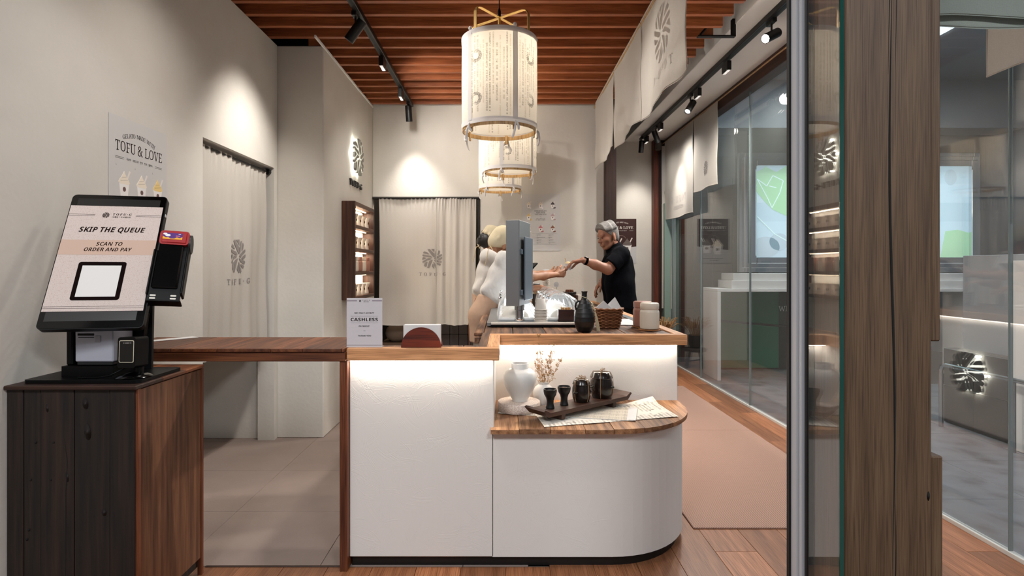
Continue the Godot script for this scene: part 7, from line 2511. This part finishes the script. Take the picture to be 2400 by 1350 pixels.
func customer() -> void:
	var base := P(1.07, 0, 5.3)
	var o := thing("person", "grey haired man in a navy polo shirt reaching for a cup", "person", base)
	var sk := skin("skin_man", Color(0.58, 0.395, 0.305))
	var f := Vector3(-0.88, -0.30, 0.36).normalized()
	var u := Vector3(-0.30, 0.94, 0.10)
	u = (u - f * u.dot(f)).normalized()
	var s := u.cross(f).normalized()
	var hc := P(0.948, 1.548, 5.27)
	# body in one skin: trunk, legs, arms, neck
	var b := []
	for q in [-1.0, 1.0]:
		b.append([P(1.07, 0.92, 5.3 + q * 0.085), P(1.045, 1.28, 5.3 + q * 0.08), 0.112, 0.105])
		b.append([P(1.075, 0.90, 5.3 + q * 0.095), P(1.06, 0.49, 5.3 + q * 0.11), 0.085, 0.058])
		b.append([P(1.06, 0.49, 5.3 + q * 0.11), P(1.085, 0.09, 5.3 + q * 0.11), 0.056, 0.040])
		b.append([P(1.09, 0.045, 5.3 + q * 0.11), P(0.94, 0.035, 5.3 + q * 0.115), 0.038, 0.034])
	b.append([P(1.035, 1.37, 5.14), P(1.035, 1.37, 5.46), 0.058, 0.058])
	b.append([P(1.03, 1.38, 5.3), P(0.975, 1.50, 5.28), 0.066, 0.054])
	var sh := P(1.04, 1.365, 5.12)
	var el := P(0.905, 1.238, 5.03)
	var wr := P(0.680, 1.318, 4.99)
	b.append([sh, el, 0.055, 0.043])
	b.append([el, wr.lerp(el, 0.5), 0.044, 0.040])
	b.append([wr.lerp(el, 0.5), wr, 0.040, 0.028])
	var sh2 := P(1.04, 1.36, 5.48)
	var el2 := P(1.03, 1.12, 5.52)
	var wr2 := P(0.925, 1.130, 5.44)
	b.append([sh2, el2, 0.054, 0.042])
	b.append([el2, wr2, 0.042, 0.029])
	var mb := MB.new()
	flesh(mb, shift(b, base), 0.012, 0.03)
	flesh(mb, shift(head_bones(hc, f, u, s, 1.02), base), 0.004, 0.014)
	flesh(mb, shift(hand_bones(wr, Vector3(-0.97, -0.16, 0.05).normalized(), Vector3(-0.15, -0.98, 0).normalized(), Vector3(0.05, 0, -1.0).normalized(), [0.62, 0.66, 0.62, 0.56], 0.12, 1.0), base), 0.003, 0.008)
	flesh(mb, shift(hand_bones(wr2, Vector3(-0.62, -0.75, 0.10).normalized(), Vector3(0.70, -0.62, 0.1).normalized(), Vector3(0.05, 0.1, 0.99).normalized(), [0.28, 0.38, 0.48, 0.55], 0.2, 0.5), base), 0.003, 0.008)
	part(o, "body", mb, sk)
	# hair
	var hb := []
	var B := Basis(s, u, f)
	hb.append([hc + u * 0.034 - f * 0.012, Vector3(0.0795, 0.091, 0.0985), B])
	hb.append([hc - u * 0.02 - f * 0.045, Vector3(0.066, 0.075, 0.057), B])
	# locks combed from the parting to the side and back
	for k in 34:
		var a := -1.25 + 2.5 * (k % 17) / 16.0
		var lay := k / 17
		var p0 := hc + u * (0.034 + 0.089 * cos(a) * (0.98 if lay else 0.9)) + s * (0.079 * sin(a)) + f * (0.060 if lay else 0.0)
		var p1 := hc + u * (0.034 + 0.092 * cos(a * 1.05)) + s * (0.081 * sin(a * 1.08)) - f * (0.0 if lay else 0.055)
		hb.append([p0 - u * 0.004, p1 - u * 0.004, 0.005 + 0.0015 * (k % 3), 0.006])
	for k in 9:
		var a := -0.8 + 1.6 * k / 8.0
		hb.append([hc + u * (0.030 + 0.080 * cos(a)) + s * (0.068 * sin(a)) + f * 0.050, hc + u * (0.030 + 0.058 * cos(a)) + s * (0.066 * sin(a) - 0.006) + f * (0.072 + 0.006 * cos(a)), 0.006, 0.004])
	mb = MB.new()
	flesh(mb, shift(hb, base), 0.004, 0.02, [[(f * 0.80 - u * 0.6).normalized(), hc - base + f * 0.056 + u * 0.052], [(f * 0.72 - u * 0.69).normalized(), hc - base + f * 0.008 - u * 0.004], [-u, hc - base - u * 0.085]])
	var hm := mat("hair_grey", Color(0.62, 0.60, 0.58), 0.65)
	hm.albedo_texture = ntex(61, 0.03, 3, [Color(0.45, 0.45, 0.45), Color(1, 1, 1)])
	tri_uv(hm, Vector3(14, 4, 14))
	bump(hm, hm.albedo_texture, 0.25)
	part(o, "hair", mb, hm)
	for q in [-1.0, 1.0]:
		part(o, "eye", MB.new().ball(Transform3D(B, hc - base + s * q * 0.031 - u * 0.003 + f * 0.0865), Vector3(0.012, 0.0035, 0.005), 12, 8), M.ink_black)
		var br := MB.new()
		br.tube([hc - base + s * q * 0.016 + u * 0.019 + f * 0.0885, hc - base + s * q * 0.032 + u * 0.024 + f * 0.0855, hc - base + s * q * 0.048 + u * 0.018 + f * 0.073], [0.002, 0.003, 0.002], 6)
		part(o, "eyebrow", br, mat("brow_grey", Color(0.30, 0.25, 0.22), 0.8))
	var mo := MB.new()
	mo.tube([hc - base - s * 0.019 - u * 0.066 + f * 0.0885, hc - base - u * 0.067 + f * 0.0945, hc - base + s * 0.019 - u * 0.066 + f * 0.0885], 0.0016, 6)
	part(o, "mouth_line", mo, mat("lip_dark", Color(0.28, 0.12, 0.10), 0.6))
	# polo shirt
	var navy := fabric("navy_cotton", Color(0.02, 0.022, 0.042), 0.7)
	var c := []
	for q in [-1.0, 1.0]:
		c.append([P(1.075, 0.86, 5.3 + q * 0.085), P(1.045, 1.10, 5.3 + q * 0.085), 0.138, 0.128])
		c.append([P(1.045, 1.10, 5.3 + q * 0.085), P(1.03, 1.29, 5.3 + q * 0.085), 0.128, 0.118])
		c.append([P(1.12, 1.2, 5.3 + q * 0.07), P(1.10, 1.32, 5.3 + q * 0.07), 0.065, 0.06])
	c.append([P(1.04, 1.37, 5.14), P(1.04, 1.37, 5.46), 0.072, 0.072])
	c.append([P(1.035, 1.38, 5.3), P(1.005, 1.43, 5.29), 0.082, 0.074])
	c.append([sh, sh.lerp(P(0.950, 1.283, 5.06), 0.4), 0.073, 0.073])
	c.append([sh2, P(1.03, 1.32, 5.49), 0.072, 0.070])
	mb = MB.new()
	flesh(mb, shift([[sh, P(0.930, 1.264, 5.05), 0.073, 0.074]], base), 0.01, 0.02, [[Vector3(-0.74, -0.66, 0.1).normalized(), P(0.942, 1.275, 5.055) - base]])
	flesh(mb, shift([[sh2, P(1.03, 1.18, 5.51), 0.071, 0.070]], base), 0.01, 0.02, [[Vector3.DOWN, P(1.03, 1.21, 5.5) - base]])
	flesh(mb, shift(c, base), 0.012, 0.04, [[Vector3.DOWN, Vector3(0, 0.885, 0)], [Vector3(-0.45, 0.88, 0.1).normalized(), P(0.995, 1.448, 5.29) - base]])
	part(o, "polo_shirt", mb, navy)
	# collar
	var col := MB.new()
	var nd := Vector3(-0.40, 0.90, 0.06).normalized()
	var t1 := nd.cross(Vector3.BACK).normalized()
	var t2 := nd.cross(t1)
	var cc := P(1.002, 1.445, 5.288) - base
	for lay in 2:
		col.grid(func(a: float, v: float) -> Vector3:
			var g := TAU * (0.04 + 0.92 * a) + PI
			var rr := 0.066 + (0.020 if lay == 1 else 0.0) * v + 0.002 * lay
			return cc + (t1 * cos(g) + t2 * sin(g)) * rr + nd * (0.024 - 0.052 * v * (1.0 if lay == 1 else 0.6)), 40, 4)
	part(o, "collar", col, navy)
	# trousers and shoes
	var tr := []
	for q in [-1.0, 1.0]:
		tr.append([P(1.075, 0.94, 5.3 + q * 0.07), P(1.08, 0.84, 5.3 + q * 0.085), 0.122, 0.118])
		tr.append([P(1.08, 0.84, 5.3 + q * 0.092), P(1.06, 0.49, 5.3 + q * 0.11), 0.105, 0.082])
		tr.append([P(1.06, 0.49, 5.3 + q * 0.11), P(1.08, 0.08, 5.3 + q * 0.11), 0.080, 0.066])
	mb = MB.new()
	flesh(mb, shift(tr, base), 0.013, 0.02, [[Vector3.UP, Vector3(0, 0.93, 0)], [Vector3.DOWN, Vector3(0, 0.06, 0)]])
	part(o, "trousers", mb, fabric("black_cloth", Color(0.035, 0.035, 0.042), 0.5))
	for q in [-1.0, 1.0]:
		mb = MB.new()
		flesh(mb, shift([[P(1.12, 0.05, 5.3 + q * 0.11), P(0.93, 0.04, 5.3 + q * 0.118), 0.046, 0.042], [P(1.12, 0.02, 5.3 + q * 0.11), P(0.92, 0.02, 5.3 + q * 0.118), 0.045, 0.040]], base), 0.01, 0.02, [[Vector3.DOWN, Vector3(0, 0.0095, 0)]])
		part(o, "shoe", mb, M.black_plastic)
	# watch
	var wd := (wr - el).normalized()
	var wc := wr.lerp(el, 0.13) - base
	var wb := Basis(wd.cross(Vector3.UP).normalized(), wd, wd.cross(wd.cross(Vector3.UP)).normalized())
	mb = MB.new()
	mb.lathe(Transform3D(wb, wc), [Vector2(0.0305, -0.011), Vector2(0.0345, -0.010), Vector2(0.0345, 0.010), Vector2(0.0305, 0.011)], 28)
	mb.box(Transform3D(wb, wc + Vector3(0, 0.030, 0.008)), Vector3(0.03, 0.034, 0.014), 0.004)
	part(o, "watch", mb, M.black_plastic)

func worker(base: Vector3, front: bool) -> void:
	var o := thing("person", "worker in a white blouse and beige apron holding out the cup" if front else "worker with dark hair below a cream cap, half hidden behind the other", "person", base)
	var sk := skin("skin_worker", Color(0.64, 0.455, 0.345) if front else Color(0.56, 0.38, 0.28))
	var z := base.z
	var D := -z
	var L := func(x: float, h: float, dd: float) -> Vector3: return Vector3(x, h, -dd) - base
	var W: Array = [[-0.075, 1.03, -0.020, 1.20, 0.010, 1.320, 0.012, 1.35], [-0.165, 1.02, -0.135, 1.22, -0.125, 1.35, -0.12, 1.385]][0 if front else 1]
	var hx := base.x
	var neck0: Vector3 = L.call(W[6], W[7], D)
	var hc: Vector3 = L.call(0.012, 1.448, D) if front else L.call(-0.108, 1.478, D)
	var f := Vector3(0.86, -0.46, -0.20).normalized()
	var u := Vector3(0.46, 0.87, 0.0)
	u = (u - f * u.dot(f)).normalized()
	var s := u.cross(f).normalized()
	var B := Basis(s, u, f)
	var b := []
	for q in [-1.0, 1.0]:
		b.append([L.call(hx, 0.90, D + q * 0.07), L.call(W[0], W[1], D + q * 0.055), 0.075, 0.072])
		b.append([L.call(W[0], W[1], D + q * 0.055), L.call(W[2], W[3], D + q * 0.06), 0.072, 0.074])
		b.append([L.call(W[2], W[3], D + q * 0.06), L.call(W[4], W[5] - 0.06, D + q * 0.06), 0.074, 0.068])
		b.append([L.call(hx, 0.88, D + q * 0.08), L.call(hx + 0.02, 0.46, D + q * 0.085), 0.078, 0.052])
		b.append([L.call(hx + 0.02, 0.46, D + q * 0.085), L.call(hx - 0.02, 0.08, D + q * 0.085), 0.050, 0.036])
		b.append([L.call(hx - 0.02, 0.04, D + q * 0.085), L.call(hx + 0.12, 0.03, D + q * 0.09), 0.033, 0.030])
	b.append([L.call(W[4], W[5], D - 0.13), L.call(W[4], W[5], D + 0.13), 0.048, 0.048])
	b.append([neck0, hc - u * 0.04 - f * 0.02, 0.052, 0.046])
	var sh: Vector3
	var el: Vector3
	var wr: Vector3
	if front:
		sh = L.call(0.0, 1.315, 4.385)
		el = L.call(0.215, 1.178, 4.62)
		wr = L.call(0.448, 1.196, 4.88)
	else:
		sh = L.call(-0.14, 1.345, 4.88)
		el = L.call(0.12, 1.18, 4.97)
		wr = L.call(0.345, 1.205, 5.07)
	var sh2: Vector3 = L.call(W[4], W[5] - 0.01, D + 0.15)
	var el2: Vector3 = sh2 + Vector3(0.10, -0.24, -0.02)
	var wr2: Vector3 = el2 + Vector3(0.19, 0.02, 0.04)
	b.append([sh, el, 0.043, 0.036])
	b.append([el, el.lerp(wr, 0.45), 0.037, 0.034])
	b.append([el.lerp(wr, 0.45), wr, 0.034, 0.024])
	b.append([sh2, el2, 0.043, 0.035])
	b.append([el2, wr2, 0.035, 0.025])
	var mb := MB.new()
	flesh(mb, b, 0.013, 0.03)
	flesh(mb, head_bones(hc, f, u, s, 0.96), 0.005, 0.014)
	var hd := (wr - el).normalized()
	if front:
		flesh(mb, hand_bones(wr, (hd + Vector3(0.1, 0.05, 0)).normalized(), Vector3(-0.25, 0.55, -0.80).normalized(), Vector3(-0.2, 0.80, 0.55).normalized(), [0.55, 0.62, 0.68, 0.72], 0.05, 0.7, 0.95), 0.003, 0.008)
	else:
		flesh(mb, hand_bones(wr, hd, Vector3(0, 0.95, 0.3).normalized(), hd.cross(Vector3(0, 0.95, 0.3)).normalized(), [0.3, 0.33, 0.36, 0.4], 0.15, 0.5, 0.93), 0.0035, 0.008)
	flesh(mb, hand_bones(wr2, Vector3(0.98, -0.1, 0.1).normalized(), Vector3(0, -1, 0), Vector3(0, 0, -1.0), [0.3, 0.35, 0.4, 0.45], 0.12, 0.5, 0.93), 0.0035, 0.008)
	part(o, "body", mb, sk)
	# blouse
	var c := []
	c.append([L.call(W[0] - 0.005, W[1] + 0.03, D), L.call(W[2], W[3], D), 0.105, 0.10])
	c.append([L.call(W[2], W[3], D), L.call(W[4], W[5] - 0.03, D), 0.10, 0.082])
	for q in 5:
		c.append([L.call(W[0] - 0.08 + 0.04 * q, W[1] + 0.05, D - 0.125 + 0.004 * q * q), L.call(W[2] + 0.01 + 0.025 * q, W[3] + 0.0 + 0.012 * q, D - 0.150), 0.026, 0.012])
	c.append([L.call(W[0] + 0.06, W[1] + 0.01, D), L.call(W[2] + 0.09, W[3] + 0.02, D), 0.105, 0.10])
	c.append([L.call(W[0] - 0.075, W[1] + 0.045, D - 0.05), L.call(W[0] - 0.06, W[1] + 0.05, D + 0.06), 0.035, 0.035])
	for q in [-1.0, 1.0]:
		c.append([L.call(W[0], W[1] + 0.02, D + q * 0.07), L.call(W[2], W[3], D + q * 0.075), 0.094, 0.095])
		c.append([L.call(W[2], W[3], D + q * 0.07), L.call(W[4], W[5] - 0.05, D + q * 0.07), 0.097, 0.084])
		c.append([L.call(W[0] + 0.03, W[1] - 0.0, D + q * 0.05), L.call(W[2] + 0.06, W[3], D + q * 0.05), 0.075, 0.065])
	c.append([L.call(W[4], W[5], D - 0.12), L.call(W[4], W[5], D + 0.12), 0.064, 0.064])
	c.append([L.call(W[4], W[5] + 0.01, D), neck0, 0.070, 0.062])
	c.append([sh, sh.lerp(el, 0.15), 0.068, 0.068])
	c.append([sh2, sh2.lerp(el2, 0.15), 0.066, 0.066])
	mb = MB.new()
	var ad := (el - sh).normalized()
	flesh(mb, [[sh, sh.lerp(el, 0.6), 0.067, 0.076]], 0.01, 0.02, [[ad, sh.lerp(el, 0.5)]])
	flesh(mb, [[sh2, sh2.lerp(el2, 0.6), 0.066, 0.074]], 0.01, 0.02, [[(el2 - sh2).normalized(), sh2.lerp(el2, 0.5)]])
	flesh(mb, c, 0.012, 0.035, [[Vector3(0.5, 0.86, 0).normalized(), neck0 + Vector3(0.01, 0.012, 0)]])
	part(o, "blouse", mb, fabric("white_blouse", Color(0.80, 0.785, 0.77), 0.7))
	# trousers, apron skirt
	var tr := []
	for q in [-1.0, 1.0]:
		tr.append([L.call(hx, 0.88, D + q * 0.08), L.call(hx + 0.01, 0.46, D + q * 0.09), 0.08, 0.07])
		tr.append([L.call(hx + 0.01, 0.46, D + q * 0.09), L.call(hx - 0.02, 0.07, D + q * 0.09), 0.07, 0.068])
	mb = MB.new()
	flesh(mb, tr, 0.014, 0.02, [[Vector3.DOWN, Vector3(0, 0.05, 0)]])
	part(o, "trousers", mb, fabric("cream_trousers", Color(0.74, 0.70, 0.64), 0.5))
	for q in [-1.0, 1.0]:
		mb = MB.new()
		flesh(mb, [[L.call(hx - 0.04, 0.04, D + q * 0.09), L.call(hx + 0.13, 0.035, D + q * 0.095), 0.040, 0.036]], 0.01, 0.02, [[Vector3.DOWN, Vector3(0, 0.001, 0)]])
		part(o, "shoe", mb, M.paper_white)
	var ap := []
	for q in [-1.0, -0.33, 0.33, 1.0]:
		ap.append([L.call(W[0] - 0.015, W[1] + 0.02, D + q * 0.055), L.call(hx - 0.005, 0.88, D + q * 0.085), 0.088, 0.092])
		ap.append([L.call(hx - 0.005, 0.88, D + q * 0.085), L.call(hx - 0.005, 0.64, D + q * 0.095), 0.092, 0.088])
	mb = MB.new()
	flesh(mb, ap, 0.012, 0.04, [[Vector3.UP, Vector3(0, W[1] + 0.015, 0)], [Vector3.DOWN, Vector3(0, 0.68, 0)]])
	part(o, "apron", mb, fabric("beige_apron", Color(0.72, 0.60, 0.515), 0.7))
	mb = MB.new()
	mb.tube([L.call(hx - 0.05, W[1] - 0.02, D + 0.02), L.call(hx - 0.105, 0.88, D + 0.03), L.call(hx - 0.108, 0.76, D + 0.02), L.call(hx - 0.10, 0.62, D + 0.03)], [0.006, 0.006, 0.007, 0.005], 8)
	part(o, "apron_tie", mb, mat("apron_string", Color(0.42, 0.25, 0.15), 0.9))
	# cap: a soft gathered bonnet
	var cp := []
	if front:
		cp.append([hc + u * 0.035 - f * 0.028, Vector3(0.098, 0.088, 0.105), B])
		cp.append([hc - u * 0.02 - f * 0.065, Vector3(0.082, 0.08, 0.075), B])
		var np := hc - f * 0.088 - u * 0.068
		for k in 11:
			var a := -1.5 + 3.0 * k / 10.0
			var e := s * sin(a) + u * cos(a)
			var q1 := hc - f * 0.072 + e * 0.072
			cp.append([np, q1, 0.010, 0.013])
			cp.append([q1, hc + f * 0.03 + e * 0.086 + u * 0.02, 0.013, 0.010])
	else:
		cp.append([hc + u * 0.065 - f * 0.015, Vector3(0.092, 0.062, 0.095), B])
		cp.append([hc + u * 0.095 - f * 0.03, Vector3(0.07, 0.040, 0.075), B])
		for k in 12:
			var a := TAU * k / 12
			cp.append([hc + u * 0.118 - f * 0.025, hc + u * 0.040 - f * 0.015 + (s * cos(a) + f * sin(a)) * 0.092, 0.009, 0.012])
	mb = MB.new()
	flesh(mb, cp, 0.005, 0.016, [[(f * 0.92 - u * 0.38).normalized(), hc + f * 0.075 + u * 0.03], [(f * 0.4 - u * 0.92).normalized(), hc - u * 0.055 - f * 0.03]])
	part(o, "cap", mb, fabric("cap_cotton", Color(0.79, 0.74, 0.63), 0.8))
	if not front:
		mb = MB.new()
		var bun := [[hc - f * 0.035 - u * 0.005, Vector3(0.080, 0.078, 0.080), B], [hc - f * 0.085 - u * 0.035, Vector3(0.044, 0.05, 0.042), B]]
		for k in 16:
			var a := k * 2.4
			bun.append([hc - f * (0.09 + 0.02 * sin(k * 1.3)) - u * (0.02 + 0.03 * sin(k * 2.1)) + (s * cos(a) + u * sin(a)) * 0.036, Vector3.ONE * (0.014 + 0.006 * sin(k * 1.7)), B])
		flesh(mb, bun, 0.005, 0.012, [[f, hc + f * 0.02], [(f - u * 0.6).normalized(), hc - u * 0.03]])
		part(o, "hair", mb, mat("hair_black", Color(0.016, 0.013, 0.012), 0.5))
	# cap strings
	mb = MB.new()
	var n0 := hc - u * 0.075 - f * 0.075
	mb.tube([n0 + s * 0.03, n0 + Vector3(-0.035, -0.02, 0.07), n0 + Vector3(-0.045, -0.08, 0.085), n0 + Vector3(-0.06, -0.15, 0.08)], 0.0035, 6)
	mb.tube([n0, n0 + Vector3(-0.02, 0.005, 0.06), n0 + Vector3(0.0, -0.03, 0.085)], 0.0035, 6)
	part(o, "cap_string", mb, mat("cap_string", Color(0.74, 0.66, 0.52), 0.9))
